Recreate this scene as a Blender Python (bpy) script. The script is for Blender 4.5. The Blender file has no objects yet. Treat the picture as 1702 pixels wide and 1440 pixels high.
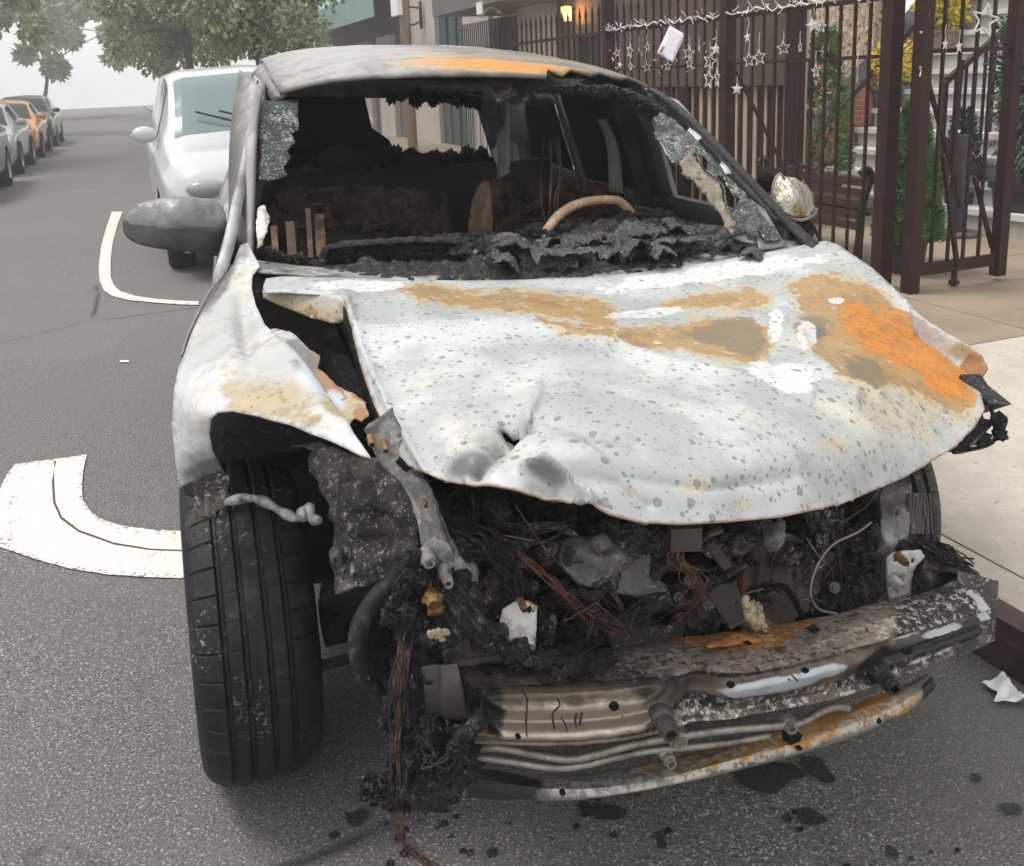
import bpy, math, random
import numpy as np
from mathutils import Vector, Matrix, noise
from mathutils.geometry import delaunay_2d_cdt
S = bpy.context.scene
C = S.collection
R = math.radians
random.seed(4)

# ------------------------------------------------------------------ camera, sky, sun, exposure
F, CX, CY, EYE = 1600., 851., 500., 1.5      # focal length and principal point of the photograph (pixels), eye height (m)
yaw, pit, rol = R(21), R(13.0), R(2.3)
fw = np.array([math.sin(yaw)*math.cos(pit), math.cos(yaw)*math.cos(pit), -math.sin(pit)])
r0 = np.array([math.cos(yaw), -math.sin(yaw), 0]); u0 = np.cross(r0, fw)
rt = math.cos(rol)*r0-math.sin(rol)*u0; up = math.sin(rol)*r0+math.cos(rol)*u0
ORG = np.array([0, 0, EYE])
cd = bpy.data.cameras.new("camera"); cam = bpy.data.objects.new("camera", cd); C.objects.link(cam)
cam.matrix_world = Matrix([[rt[0], up[0], -fw[0], 0], [rt[1], up[1], -fw[1], 0], [rt[2], up[2], -fw[2], EYE], [0, 0, 0, 1]])
cd.sensor_width = 36; cd.lens = 36*F/1702; cd.shift_y = -(720-CY)/1702
cd.clip_start = .05; cd.clip_end = 1000
S.camera = cam
SUN_EL, SUN_AZ = R(64), R(-62)              # azimuth from +y towards +x
w = bpy.data.worlds.new("World"); S.world = w; w.use_nodes = True
nt = w.node_tree; bg = nt.nodes['Background']
sk = nt.nodes.new('ShaderNodeTexSky'); sk.sky_type = 'NISHITA'; sk.sun_disc = False
sk.sun_elevation = SUN_EL; sk.sun_rotation = SUN_AZ; sk.air_density = 1.0; sk.dust_density = 4.0; sk.ozone_density = .6
hs = nt.nodes.new('ShaderNodeHueSaturation'); hs.inputs['Saturation'].default_value = .10; nt.links.new(sk.outputs[0], hs.inputs['Color'])
tcw = nt.nodes.new('ShaderNodeTexCoord'); nzw = nt.nodes.new('ShaderNodeTexNoise'); nzw.inputs['Scale'].default_value = 2.2; nzw.inputs['Detail'].default_value = 6; nt.links.new(tcw.outputs['Generated'], nzw.inputs['Vector'])
mrw = nt.nodes.new('ShaderNodeMapRange'); mrw.inputs[1].default_value = .3; mrw.inputs[2].default_value = .7; mrw.inputs[3].default_value = .62; mrw.inputs[4].default_value = .92; nt.links.new(nzw.outputs[0], mrw.inputs[0])
mxw = nt.nodes.new('ShaderNodeMix'); mxw.data_type = 'RGBA'; nt.links.new(mrw.outputs[0], mxw.inputs[0]); nt.links.new(hs.outputs[0], mxw.inputs[6]); mxw.inputs[7].default_value = (7.2, 7.2, 7.1, 1)   # thin bright cloud cover
nt.links.new(mxw.outputs[2], bg.inputs[0]); bg.inputs[1].default_value = .15
ld = bpy.data.lights.new("sun", 'SUN'); ld.energy = 1.5; ld.angle = R(18); ld.color = (1, .955, .9)
sun = bpy.data.objects.new("sun", ld); C.objects.link(sun)
sd = Vector((math.sin(SUN_AZ)*math.cos(SUN_EL), math.cos(SUN_AZ)*math.cos(SUN_EL), math.sin(SUN_EL)))
sun.rotation_euler = sd.to_track_quat('Z', 'Y').to_euler(); sun.location = (0, 0, 20)
vs = S.view_settings; vs.view_transform = 'Standard'; vs.look = 'None'; vs.gamma = 1; vs.exposure = .46; vs.use_curve_mapping = False

# ------------------------------------------------------------------ measuring helpers
def U(px, py, y=None, x=None, z=None):
    """world point seen at a photograph pixel, on the plane y=, x= or z="""
    d = fw+rt*(px-CX)/F-up*(py-CY)/F
    t = y/d[1] if y is not None else (x/d[0] if x is not None else (z-EYE)/d[2])
    return Vector(ORG+d*t)
CA, SA = math.cos(R(5.5)), math.sin(R(5.5))
def K(u, v, z, lean=.055):
    """wreck frame: u to the viewer's right, v back from the bumper beam"""
    return Vector((.93+u*CA+v*SA, 1.27+v*CA-u*SA, z-lean*u))

# ------------------------------------------------------------------ materials
def lin(c): return tuple(c)+(1,) if len(c) == 3 else c
def mat(name, base, layers=(), rough=.6, metal=0., bump=None, spec=.5, trans=0, alpha=1, emit=None, bump2=None, coat=0):
    m = bpy.data.materials.new(name); m.use_nodes = True; t = m.node_tree; N = t.nodes; L = t.links
    b = N['Principled BSDF']; tc = N.new('ShaderNodeTexCoord')
    b.inputs['Specular IOR Level'].default_value = spec; b.inputs['Metallic'].default_value = metal
    b.inputs['Transmission Weight'].default_value = trans; b.inputs['Alpha'].default_value = alpha
    b.inputs['Coat Weight'].default_value = coat
    if emit: b.inputs['Emission Color'].default_value = lin(emit[0]); b.inputs['Emission Strength'].default_value = emit[1]
    def val(v):
        n = N.new('ShaderNodeValue'); n.outputs[0].default_value = v; return n.outputs[0]
    def math_(op, a, b2, clamp=False):
        n = N.new('ShaderNodeMath'); n.operation = op; n.use_clamp = clamp
        for i, q in enumerate((a, b2)):
            if isinstance(q, (int, float)): n.inputs[i].default_value = q
            else: L.new(q, n.inputs[i])
        return n.outputs[0]
    def coords(st):
        if st is None: return tc.outputs['Object']
        mp = N.new('ShaderNodeMapping'); mp.inputs['Scale'].default_value = st; L.new(tc.outputs['Object'], mp.inputs[0]); return mp.outputs[0]
    def nz(sc, det=6, st=None, ro=.6, off=0):
        n = N.new('ShaderNodeTexNoise'); n.inputs['Scale'].default_value = sc; n.inputs['Detail'].default_value = det; n.inputs['Roughness'].default_value = ro
        co = coords(st)
        if off:
            va = N.new('ShaderNodeVectorMath'); va.operation = 'ADD'; L.new(co, va.inputs[0]); va.inputs[1].default_value = (off, off*.7, off*1.3); co = va.outputs[0]
        L.new(co, n.inputs['Vector']); return n.outputs[0]
    def remap(s, lo, hi):
        n = N.new('ShaderNodeMapRange'); n.inputs[1].default_value = lo; n.inputs[2].default_value = hi; n.interpolation_type = 'SMOOTHSTEP'
        L.new(s, n.inputs[0]); return n.outputs[0]
    def mask(spec_):
        k, a = spec_[0], spec_[1:]
        if k == 'n':   # noise: scale, lo, hi, [detail, stretch, roughness, offset]
            return remap(nz(a[0], *(a[3:] or (6,))), a[1], a[2])
        if k == 'a':   # attribute: name, lo, hi, noise scale, noise amount
            n = N.new('ShaderNodeAttribute'); n.attribute_name = a[0]; s = n.outputs['Fac']
            if len(a) > 3: s = math_('ADD', s, math_('MULTIPLY', math_('SUBTRACT', nz(a[3], 7, None, .65), .5), a[4]))
            return remap(s, a[1], a[2])
        if k == 'v':   # spots: scale, radius, share of cells
            v = N.new('ShaderNodeTexVoronoi'); v.inputs['Scale'].default_value = a[0]; L.new(coords(None), v.inputs['Vector'])
            sp = N.new('ShaderNodeSeparateColor'); L.new(v.outputs['Color'], sp.inputs[0])
            rr = math_('MULTIPLY', math_('SUBTRACT', sp.outputs[0], 1-a[2], False), a[1]/a[2])
            dd = math_('ADD', v.outputs['Distance'], math_('MULTIPLY', nz(a[0]*2.2, 2), .08))
            return remap(math_('SUBTRACT', rr, dd), -.045, .0)
        if k == 'vr':  # rings of the same spots
            v = N.new('ShaderNodeTexVoronoi'); v.inputs['Scale'].default_value = a[0]; L.new(coords(None), v.inputs['Vector'])
            sp = N.new('ShaderNodeSeparateColor'); L.new(v.outputs['Color'], sp.inputs[0])
            rr = math_('MULTIPLY', math_('SUBTRACT', sp.outputs[0], 1-a[2]), a[1]/a[2])
            dd = math_('ADD', v.outputs['Distance'], math_('MULTIPLY', nz(a[0]*2.2, 2), .08))
            return remap(math_('SUBTRACT', rr, dd), .03, .09)
        if k == 'c':   # cracks: scale, width
            v = N.new('ShaderNodeTexVoronoi'); v.feature = 'DISTANCE_TO_EDGE'; v.inputs['Scale'].default_value = a[0]
            va = N.new('ShaderNodeVectorMath'); va.operation = 'ADD'; L.new(coords(a[2] if len(a) > 2 else None), va.inputs[0])
            nn = N.new('ShaderNodeTexNoise'); nn.inputs['Scale'].default_value = a[0]*1.7; nn.inputs['Detail'].default_value = 4
            sc = N.new('ShaderNodeVectorMath'); sc.operation = 'SCALE'; sc.inputs['Scale'].default_value = .5/a[0]
            L.new(nn.outputs['Color'], sc.inputs[0]); L.new(sc.outputs[0], va.inputs[1]); L.new(va.outputs[0], v.inputs['Vector'])
            r_ = remap(v.outputs['Distance'], 0, a[1]); return math_('SUBTRACT', 1, r_)
        if k == 'x':   # product of two masks
            return math_('MULTIPLY', mask(a[0]), mask(a[1]))
        if k == 'brick':
            n = N.new('ShaderNodeTexBrick'); n.inputs['Scale'].default_value = a[0]; n.inputs['Mortar Size'].default_value = .018
            n.inputs['Color1'].default_value = (0, 0, 0, 1); n.inputs['Color2'].default_value = (.25, .25, .25, 1); n.inputs['Mortar'].default_value = (1, 1, 1, 1)
            sx = N.new('ShaderNodeSeparateXYZ'); L.new(tc.outputs['Object'], sx.inputs[0]); cx = N.new('ShaderNodeCombineXYZ')
            L.new(math_('ADD', sx.outputs[0], sx.outputs[1]), cx.inputs[0]); L.new(sx.outputs[2], cx.inputs[1]); L.new(cx.outputs[0], n.inputs['Vector'])
            return n.outputs['Color']
    col = None; rg = None
    if layers:
        rgbn = N.new('ShaderNodeRGB'); rgbn.outputs[0].default_value = lin(base); col = rgbn.outputs[0]; rg = val(rough)
        for ly in layers:
            c2, ms = ly[0], mask(ly[1]); op = ly[2] if len(ly) > 2 else 1; r2 = ly[3] if len(ly) > 3 else None
            if op != 1: ms = math_('MULTIPLY', ms, op)
            mx = N.new('ShaderNodeMix'); mx.data_type = 'RGBA'; L.new(ms, mx.inputs[0]); L.new(col, mx.inputs[6]); mx.inputs[7].default_value = lin(c2); col = mx.outputs[2]
            if r2 is not None:
                mr = N.new('ShaderNodeMix'); mr.data_type = 'FLOAT'; L.new(ms, mr.inputs[0]); L.new(rg, mr.inputs[2]); mr.inputs[3].default_value = r2; rg = mr.outputs[0]
        L.new(col, b.inputs['Base Color']); L.new(rg, b.inputs['Roughness'])
    else:
        b.inputs['Base Color'].default_value = lin(base); b.inputs['Roughness'].default_value = rough
    nrm = None
    for bp in (bump, bump2):
        if bp:      # scale, distance, [detail, stretch] or a mask spec instead of the scale
            bn = N.new('ShaderNodeBump'); bn.inputs['Strength'].default_value = 1; bn.inputs['Distance'].default_value = bp[1]
            h = mask(bp[0]) if isinstance(bp[0], tuple) else nz(bp[0], bp[2] if len(bp) > 2 else 8, bp[3] if len(bp) > 3 else None, .65)
            L.new(h, bn.inputs['Height'])
            if nrm: L.new(nrm, bn.inputs['Normal'])
            nrm = bn.outputs[0]
    if nrm: L.new(nrm, b.inputs['Normal'])
    return m

SPOT = (37, .34, .55)
M = {}
M['asphalt'] = mat('asphalt', (.14, .135, .13), [((.28, .27, .255), ('n', 170, .50, .66, 4)), ((.035, .035, .036), ('n', 150, .52, .68, 4, None, .6, 5)),
    ((.55, .53, .5), ('n', 150, .60, .66, 2, None, .5, 11), .85),
    ((.17, .16, .155), ('n', 1.3, .42, .7, 5), .5), ((.19, .185, .18), ('n', .55, .48, .60, 5), .45), ((.03, .03, .03), ('x', ('c', .23, .006), ('n', .9, .45, .6, 4)), .8), ((.05, .05, .05), ('n', 5, .66, .70, 4, None, .6, 40), .5)], rough=.85, spec=.3, bump=(110, .007, 5), bump2=(9, .006, 3))
M['oil'] = mat('oil', (.028, .028, .028), [((.10, .096, .09), ('n', 90, .5, .8, 4))], rough=.55, bump=(85, .005, 5))
M['walk'] = mat('sidewalk', (.50, .455, .39), [((.40, .36, .305), ('n', 2.2, .4, .7, 5)), ((.57, .53, .47), ('n', 30, .5, .75, 5), .5), ((.16, .14, .12), ('n', 34, .66, .69, 3, None, .5, 3), .6), ((.33, .30, .26), ('n', 1.1, .50, .66, 7, None, .7, 15), .6), ((.28, .25, .21), ('n', 5, .62, .8, 6, None, .7, 9), .5)], rough=.9, bump=(60, .003, 6))
M['walk_far'] = mat('sidewalk_far', (.30, .235, .17), [((.22, .17, .125), ('n', 1.8, .4, .7, 6)), ((.36, .29, .22), ('n', 26, .5, .75, 5), .5), ((.10, .08, .065), ('n', 16, .70, .76, 3, None, .5, 3), .7)], rough=.9, bump=(60, .003, 6))  # browner, darker tone for the farther slabs
M['joint'] = mat('joint', (.09, .075, .06), rough=.95)
M['kerb_steel'] = mat('kerb_steel', (.075, .045, .038), [((.03, .022, .02), ('n', 9, .45, .7, 6)), ((.17, .11, .09), ('n', 22, .55, .75, 6, (1, .15, 1)), .6)], rough=.6, bump=(30, .003))
M['paint_mark'] = mat('road_paint', (.86, .82, .74), [((.12, .11, .105), ('x', ('n', 60, .5, .58, 5), ('a', 'wear', .2, .9))), ((.42, .39, .35), ('c', 14, .03), .75), ((.66, .62, .55), ('n', 8, .5, .72, 6), .6), ((.2, .19, .18), ('n', 45, .68, .73, 3), .8), ((.86, .70, .60), ('n', 2.5, .55, .8, 3), .35)], rough=.8, bump=(50, .003))
M['iron'] = mat('iron', (.026, .0095, .0075), [((.06, .02, .014), ('n', 14, .5, .75, 5)), ((.02, .012, .011), ('n', 40, .55, .75, 5), .6)], rough=.5, spec=.25, bump=(50, .002))
M['iron_black'] = mat('iron_black', (.012, .012, .013), rough=.35, bump=(40, .002))
M['bench_wood'] = mat('bench_wood', (.055, .022, .018), [((.09, .035, .028), ('n', 30, .45, .7, 6, (1, .1, 1)))], rough=.5)
M['star'] = mat('star_white', (.68, .66, .65), [((.5, .48, .46), ('n', 60, .5, .7))], rough=.4)
M['paper'] = mat('paper', (.80, .78, .90), rough=.6)
M['pink'] = mat('pink_print', (.8, .35, .45), rough=.6)
M['tissue'] = mat('tissue', (.85, .84, .85), [((.7, .69, .7), ('n', 20, .5, .8))], rough=.9)
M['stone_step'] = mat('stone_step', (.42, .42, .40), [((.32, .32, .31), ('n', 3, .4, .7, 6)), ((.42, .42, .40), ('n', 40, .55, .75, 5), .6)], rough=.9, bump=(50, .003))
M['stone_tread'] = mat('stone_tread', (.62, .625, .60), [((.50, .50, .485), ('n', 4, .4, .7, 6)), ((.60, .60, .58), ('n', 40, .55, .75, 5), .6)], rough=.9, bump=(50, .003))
M['rough_stone'] = mat('rough_stone', (.50, .38, .25), [((.75, .62, .46), ('n', 16, .5, .62, 6)), ((.10, .05, .03), ('n', 22, .55, .63, 6, None, .6, 6)), ((.30, .15, .07), ('n', 7, .55, .75, 5), .5)], rough=.95, bump=(22, .03))
M['red_brick'] = mat('red_brick', (.42, .13, .06), [((.30, .07, .04), ('n', 5, .45, .6, 3)), ((.45, .38, .32), ('brick', 4.6), .8)], rough=.9, bump=(40, .004))
M['brown_wall'] = mat('brown_wall', (.075, .052, .042), [((.11, .075, .06), ('n', 3, .4, .7, 6)), ((.045, .03, .026), ('n', 30, .5, .75, 5), .6)], rough=.85, bump=(40, .006))
M['dark_door'] = mat('dark_door', (.012, .017, .014), rough=.35)
M['cream_wall'] = mat('cream_wall', (.50, .455, .42), [((.42, .38, .35), ('n', 1.5, .4, .7, 6)), ((.56, .52, .49), ('n', 25, .5, .8, 4), .4)], rough=.85)
M['green_door'] = mat('green_door', (.05, .085, .07), [((.12, .16, .14), ('n', 6, .5, .7, 5, (1, 1, .08)))], rough=.5)
M['taupe'] = mat('taupe_panel', (.16, .145, .14), rough=.7)
M['awning'] = mat('awning', (.22, .34, .32), [((.28, .40, .38), ('n', 3, .4, .7))], rough=.7)
M['slat_tan'] = mat('slat_tan', (.46, .36, .29), [((.36, .27, .21), ('n', 10, .4, .7, 5, (1, 1, .1)))], rough=.8)
M['glass_reflect_green'] = mat('glass_green_reflection', (.010, .022, .015), rough=.08, alpha=.62, spec=.35)  # dark green of reflected trees put into the pane's colour
M['glass_dark'] = mat('glass_dark', (.008, .01, .011), rough=.08)
M['lamp_glow'] = mat('lamp_glow', (.9, .55, .15), emit=((1, .55, .1), 2.6))
M['pole'] = mat('pole_rust', (.26, .18, .14), [((.36, .27, .22), ('n', 5, .4, .7, 5, (1, 1, .2)))], rough=.7)
M['pot_black'] = mat('pot_black', (.018, .018, .02), [((.04, .04, .042), ('n', 30, .5, .8))], rough=.45)
M['pot_stone'] = mat('pot_stone', (.24, .18, .12), [((.1, .09, .07), ('n', 12, .45, .7))], rough=.9)
M['pot_grey'] = mat('pot_grey', (.10, .105, .105), [((.14, .145, .145), ('n', 20, .5, .7))], rough=.8)
M['soil'] = mat('soil', (.02, .014, .01), rough=1)
M['leaf_mid'] = mat('leaf_mid', (.13, .24, .07), [((.26, .40, .15), ('n', 11, .45, .65, 3)), ((.02, .05, .016), ('n', 7, .5, .7, 3, None, .5, 4))], rough=.45)
M['leaf_conifer'] = mat('leaf_conifer', (.08, .24, .055), [((.17, .38, .10), ('n', 14, .45, .65, 3)), ((.012, .045, .012), ('n', 9, .5, .7, 3, None, .5, 4))], rough=.6)
M['leaf_dark'] = mat('leaf_dark', (.03, .08, .038), [((.08, .15, .075), ('n', 9, .48, .66, 3)), ((.008, .02, .01), ('n', 6, .5, .7, 3, None, .5, 4))], rough=.55)
M['leaf_yellow'] = mat('leaf_yellow', (.85, .66, .04), [((.20, .24, .03), ('n', 14, .5, .6, 3)), ((.85, .72, .12), ('n', 18, .55, .7, 3, None, .5, 4))], rough=.5)
M['leaf_tree'] = mat('leaf_tree', (.28, .36, .19), [((.42, .50, .30), ('n', 2.2, .45, .6, 3)), ((.10, .17, .06), ('n', 1.4, .5, .7, 3, None, .5, 4))], rough=.6)
M['bark'] = mat('bark', (.06, .045, .035), rough=.9, bump=(20, .02))
M['red_flower'] = mat('red_flower', (.6, .02, .06), rough=.5)
# the wreck
M['ash_white'] = mat('hood_paint_ash', (.36, .38, .38), [
    ((.50, .52, .53), ('n', 4, .42, .62, 5)), ((.60, .58, .50), ('n', 5.5, .5, .72, 6, None, .6, 7), .7),
    ((.50, .43, .29), ('a', 'cream', .42, .75, 18, 1.7), .6), ((.24, .18, .11), ('x', ('a', 'cream', .35, .8), ('n', 30, .54, .62, 8, None, .75, 6)), .7), ((.47, .37, .23), ('a', 'ochre', .30, .42, 16, 1.6), .75), ((.36, .225, .09), ('a', 'ochre', .49, .56, 22, 1.7), .9), ((.55, .53, .47), ('x', ('a', 'ochre', .5, .7), ('n', 30, .58, .64, 7, None, .75, 17)), .8), ((.27, .16, .07), ('x', ('a', 'ochre', .45, .9), ('n', 13, .47, .62, 8, None, .7)), .75), ((.42, .21, .06), ('a', 'orange', .26, .36, 14, 1.4), .85), ((.19, .15, .10), ('a', 'taupe', .42, .60, 18, 1.2), .85),
    ((.56, .205, .028), ('a', 'orange', .46, .54, 20, 1.5), .95), ((.36, .13, .03), ('x', ('a', 'orange', .4, .6), ('n', 18, .48, .60, 8, None, .75, 5)), .7), ((.18, .10, .05), ('x', ('a', 'orange', .35, .6), ('n', 55, .56, .62, 6, None, .7, 9)), .7), ((.085, .09, .095), ('a', 'soot', .35, .95, 16, .7), .85), ((.70, .705, .70), ('a', 'bare', .45, .6, 16, 1.2), .75),
    ((.30, .20, .10), ('a', 'edge', .45, .9, 22, 1.0), .75),
    ((.24, .235, .22), ('x', ('n', 5, .50, .66, 8, None, .72, 21), ('n', 45, .42, .6, 5)), .5), ((.12, .12, .125), ('v',)+SPOT, .72), ((.27, .28, .29), ('vr',)+SPOT, .5), ((.12, .115, .11), ('v', 66, .36, .95), .62), ((.10, .09, .08), ('v', 115, .33, .6), .5)],
    rough=.42, bump=(160, .0004, 4), bump2=(7, .004, 3), spec=.45)
M['ash_fender'] = mat('fender_paint_ash', (.42, .425, .415), [
    ((.56, .57, .58), ('n', 3.5, .42, .62, 5)), ((.55, .53, .42), ('n', 4.5, .5, .72, 6, None, .6, 3), .6),
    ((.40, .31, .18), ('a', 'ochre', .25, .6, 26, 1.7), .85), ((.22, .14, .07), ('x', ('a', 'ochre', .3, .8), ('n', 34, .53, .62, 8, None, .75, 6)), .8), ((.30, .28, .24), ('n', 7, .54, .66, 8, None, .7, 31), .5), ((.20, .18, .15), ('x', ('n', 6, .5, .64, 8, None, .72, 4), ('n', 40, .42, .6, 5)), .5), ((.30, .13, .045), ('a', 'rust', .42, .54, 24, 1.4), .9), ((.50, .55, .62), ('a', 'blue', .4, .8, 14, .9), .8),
    ((.13, .125, .13), ('a', 'soot', .25, .65, 14, .8), .92), ((.16, .13, .10), ('x', ('v', 75, .35, .6), ('a', 'ochre', .05, .7)), .8), ((.3, .3, .3), ('v', 50, .3, .4), .5)],
    rough=.45, bump=(120, .0012, 4), bump2=(7, .010, 4))
M['char'] = mat('char', (.007, .007, .008), [((.035, .036, .039), ('n', 28, .48, .62, 8)), ((.17, .17, .18), ('n', 65, .555, .63, 8, None, .75, 3), .85), ((.45, .44, .43), ('n', 130, .60, .66, 4, None, .7, 8), .8), ((.09, .05, .03), ('n', 11, .58, .68, 6, None, .6, 13), .5)], rough=.33, bump=(45, .035, 10), bump2=(160, .012, 6), spec=.7)  # pale specks: ash, and specular glints put into the colour
M['char_dark'] = mat('char_dark', (.006, .006, .0065), [((.02, .02, .02), ('n', 18, .5, .8, 8)), ((.12, .12, .12), ('n', 90, .60, .68, 6), .6)], rough=.8, spec=.15, bump=(50, .012))
M['burnt'] = mat('burnt_steel', (.045, .042, .039), [((.11, .10, .088), ('n', 8, .42, .7, 7)), ((.018, .017, .017), ('n', 14, .5, .68, 7, None, .7, 5)), ((.36, .345, .32), ('n', 55, .555, .63, 8, None, .75, 9), .8), ((.19, .10, .045), ('n', 9, .57, .68, 7, None, .6, 12), .6), ((.60, .59, .57), ('n', 120, .60, .66, 4, None, .7, 2), .85)], rough=.48, metal=.35, bump=(60, .006, 8))  # bright flecks: ash, with metal glints painted in as well
M['beam'] = mat('beam_steel', (.125, .10, .078), [((.045, .038, .033), ('n', 9, .47, .62, 7)), ((.40, .33, .275), ('a', 'tan', .3, .75, 18, 1.0), .85), ((.08, .06, .048), ('x', ('n', 34, .50, .60, 8, None, .75, 15), ('a', 'speck', .1, .5)), .85), ((.50, .44, .35), ('a', 'painted_shine', .4, .9, 10, .25), .45, .22), ((.42, .46, .50), ('a', 'galv', .42, .6, 18, .7)),
    ((.52, .22, .04), ('a', 'orange', .42, .62, 20, .8)), ((.02, .02, .021), ('a', 'black', .4, .62, 14, .8)), ((.60, .58, .54), ('x', ('n', 70, .50, .60, 8, None, .78, 9), ('a', 'speck', .1, .6)), .85), ((.025, .022, .02), ('x', ('n', 90, .54, .62, 5, None, .7, 4), ('a', 'speck', .05, .4)), .85), ((.5, .52, .5), ('a', 'flake', .45, .6, 22, 1.1), .8)],
    rough=.33, metal=.55, bump=(80, .0015, 8))
M['beam_low'] = mat('lower_beam_steel', (.30, .29, .275), [((.12, .115, .11), ('n', 11, .45, .65, 8)), ((.52, .24, .045), ('a', 'orange', .4, .6, 16, .9)), ((.62, .60, .54), ('x', ('n', 50, .43, .56, 8, None, .75, 9), ('a', 'speck', .1, .6)), .95), ((.03, .032, .036), ('a', 'black', .4, .6, 14, .8)), ((.05, .04, .03), ('n', 80, .58, .68, 5, None, .7, 4), .7)], rough=.5, metal=.3, bump=(60, .004, 8))
M['pipe'] = mat('pipe_metal', (.33, .31, .27), [((.16, .14, .12), ('n', 30, .45, .7, 6)), ((.5, .48, .44), ('n', 70, .55, .7, 5), .6)], rough=.42, metal=.5, bump=(80, .002))
M['taupe_metal'] = mat('taupe_metal', (.11, .10, .088), [((.075, .068, .06), ('n', 9, .4, .7, 5)), ((.16, .145, .125), ('n', 60, .6, .75, 4), .5)], rough=.5, metal=.4, bump=(60, .001))
M['white_bracket'] = mat('white_bracket', (.62, .61, .58), [((.30, .27, .23), ('n', 20, .48, .62, 7)), ((.45, .22, .08), ('n', 14, .62, .72, 6, None, .6, 5)), ((.05, .05, .05), ('n', 40, .64, .70, 5, None, .6, 9))], rough=.5, metal=.2, bump=(50, .003))
M['ash_plate'] = mat('ash_plate', (.20, .195, .185), [((.42, .41, .39), ('n', 14, .47, .62, 8, None, .7)), ((.05, .048, .046), ('n', 10, .52, .66, 8, None, .7, 5)), ((.62, .6, .56), ('n', 70, .6, .7, 6, None, .7, 9), .8)], rough=.55, metal=.3, bump=(40, .006))
M['rust_panel'] = mat('rust_panel', (.075, .06, .05), [((.24, .10, .045), ('n', 10, .52, .7, 7, (1, 1, .25))), ((.30, .28, .26), ('n', 24, .6, .72, 7, (1, 1, .2), .7, 4), .8)], rough=.6, metal=.2, bump=(40, .006))
M['rust_bolt'] = mat('rust_bolt', (.24, .13, .05), [((.42, .29, .15), ('n', 60, .5, .7)), ((.12, .06, .03), ('n', 40, .55, .7, 4, None, .6, 3))], rough=.5, metal=.4, bump=(80, .003))
M['orange_rust'] = mat('orange_rust', (.40, .16, .045), [((.16, .06, .025), ('n', 24, .46, .62, 6)), ((.08, .07, .06), ('n', 50, .54, .62, 5))], rough=.8, bump=(60, .004))
M['bone'] = mat('melted_cream', (.40, .33, .23), [((.35, .26, .16), ('n', 40, .5, .7, 5))], rough=.6, bump=(60, .004))
M['copper'] = mat('copper', (.24, .105, .07), [((.14, .06, .045), ('n', 50, .5, .65, 5)), ((.6, .42, .35), ('n', 90, .62, .72, 4, None, .6, 4), .6)], rough=.45, metal=.6)
M['wire_dark'] = mat('wire_dark', (.045, .038, .034), [((.2, .17, .15), ('n', 60, .56, .7, 5))], rough=.5, metal=.3)
M['tyre'] = mat('tyre', (.007, .008, .0095), [((.018, .02, .023), ('n', 30, .5, .75, 6)), ((.30, .30, .30), ('x', ('n', 95, .555, .61, 6, None, .75, 5), ('n', 6, .48, .60, 3)), .75), ((.07, .068, .064), ('n', 12, .54, .68, 7, None, .7, 23), .5), ((.09, .08, .07), ('n', 50, .66, .74, 5, None, .7, 9), .5)], rough=.5, bump=(70, .004, 8), spec=.35)
M['roof'] = mat('roof_burnt', (.17, .155, .145), [((.27, .25, .24), ('n', 6, .42, .62, 6)), ((.16, .14, .125), ('n', 9, .5, .7, 6, None, .6, 5), .7), ((.48, .33, .16), ('a', 'orange', .2, .6, 12, .7), .9), ((.60, .27, .05), ('a', 'orange', .45, .9, 14, .7)), ((.26, .13, .05), ('x', ('a', 'orange', .4, .8), ('n', 18, .52, .66, 7, (1, 3, 1), .7)), .7), ((.30, .24, .17), ('a', 'tan', .4, .8, 10, .8), .8), ((.45, .45, .45), ('a', 'pale', .4, .9, 12, .8), .7), ((.05, .05, .055), ('n', 38, .66, .71, 4, None, .6, 2), .9)], rough=.5, metal=.2, bump=(60, .003))
M['pillar'] = mat('pillar_grey', (.19, .185, .18), [((.30, .29, .28), ('n', 12, .45, .65, 6, (1, 1, .3))), ((.08, .075, .075), ('n', 22, .58, .7, 7, None, .7, 5), .8)], rough=.45, metal=.2, bump=(60, .003))
M['body'] = mat('body_grey', (.26, .26, .265), [((.42, .42, .43), ('n', 5, .42, .62, 5)), ((.09, .085, .085), ('n', 9, .55, .72, 6, None, .6, 5), .8)], rough=.35, metal=.2, bump=(30, .004))
M['interior'] = mat('interior_burnt', (.013, .011, .009), [((.07, .05, .03), ('n', 4, .5, .75, 6)), ((.10, .055, .03), ('n', 12, .62, .76, 7, (1, 1, .3), .7, 4), .7)], rough=.7, bump=(30, .008))
M['seat_rust'] = mat('seat_rust', (.085, .058, .036), [((.24, .12, .06), ('n', 14, .5, .68, 7, (1, 1, .25))), ((.22, .18, .13), ('n', 40, .62, .72, 5, None, .7, 4), .8), ((.012, .011, .010), ('n', 6, .5, .65, 5, None, .6, 8))], rough=.7, bump=(40, .008))
M['rag'] = mat('rag_grey', (.20, .19, .165), [((.32, .30, .26), ('n', 12, .5, .7, 6))], rough=.9, bump=(30, .01))
M['tan_foam'] = mat('tan_rim', (.50, .32, .19), [((.66, .55, .43), ('n', 30, .5, .7, 5)), ((.30, .19, .09), ('n', 12, .58, .7, 6, None, .6, 4))], rough=.7, bump=(60, .002))
M['door_trim'] = mat('door_trim', (.012, .02, .019), rough=.4, bump=(20, .004))
M['shard'] = mat('glass_shard', (.13, .16, .15), [((.42, .45, .43), ('n', 14, .52, .62, 6)), ((.04, .05, .048), ('n', 24, .48, .58, 7, None, .7, 5)), ((.02, .03, .03), ('c', 85, .14), .85), ((.03, .035, .035), ('n', 30, .54, .62, 7, None, .7, 2), .8)], rough=.25, bump=(('c', 85, .2), .003))
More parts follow.
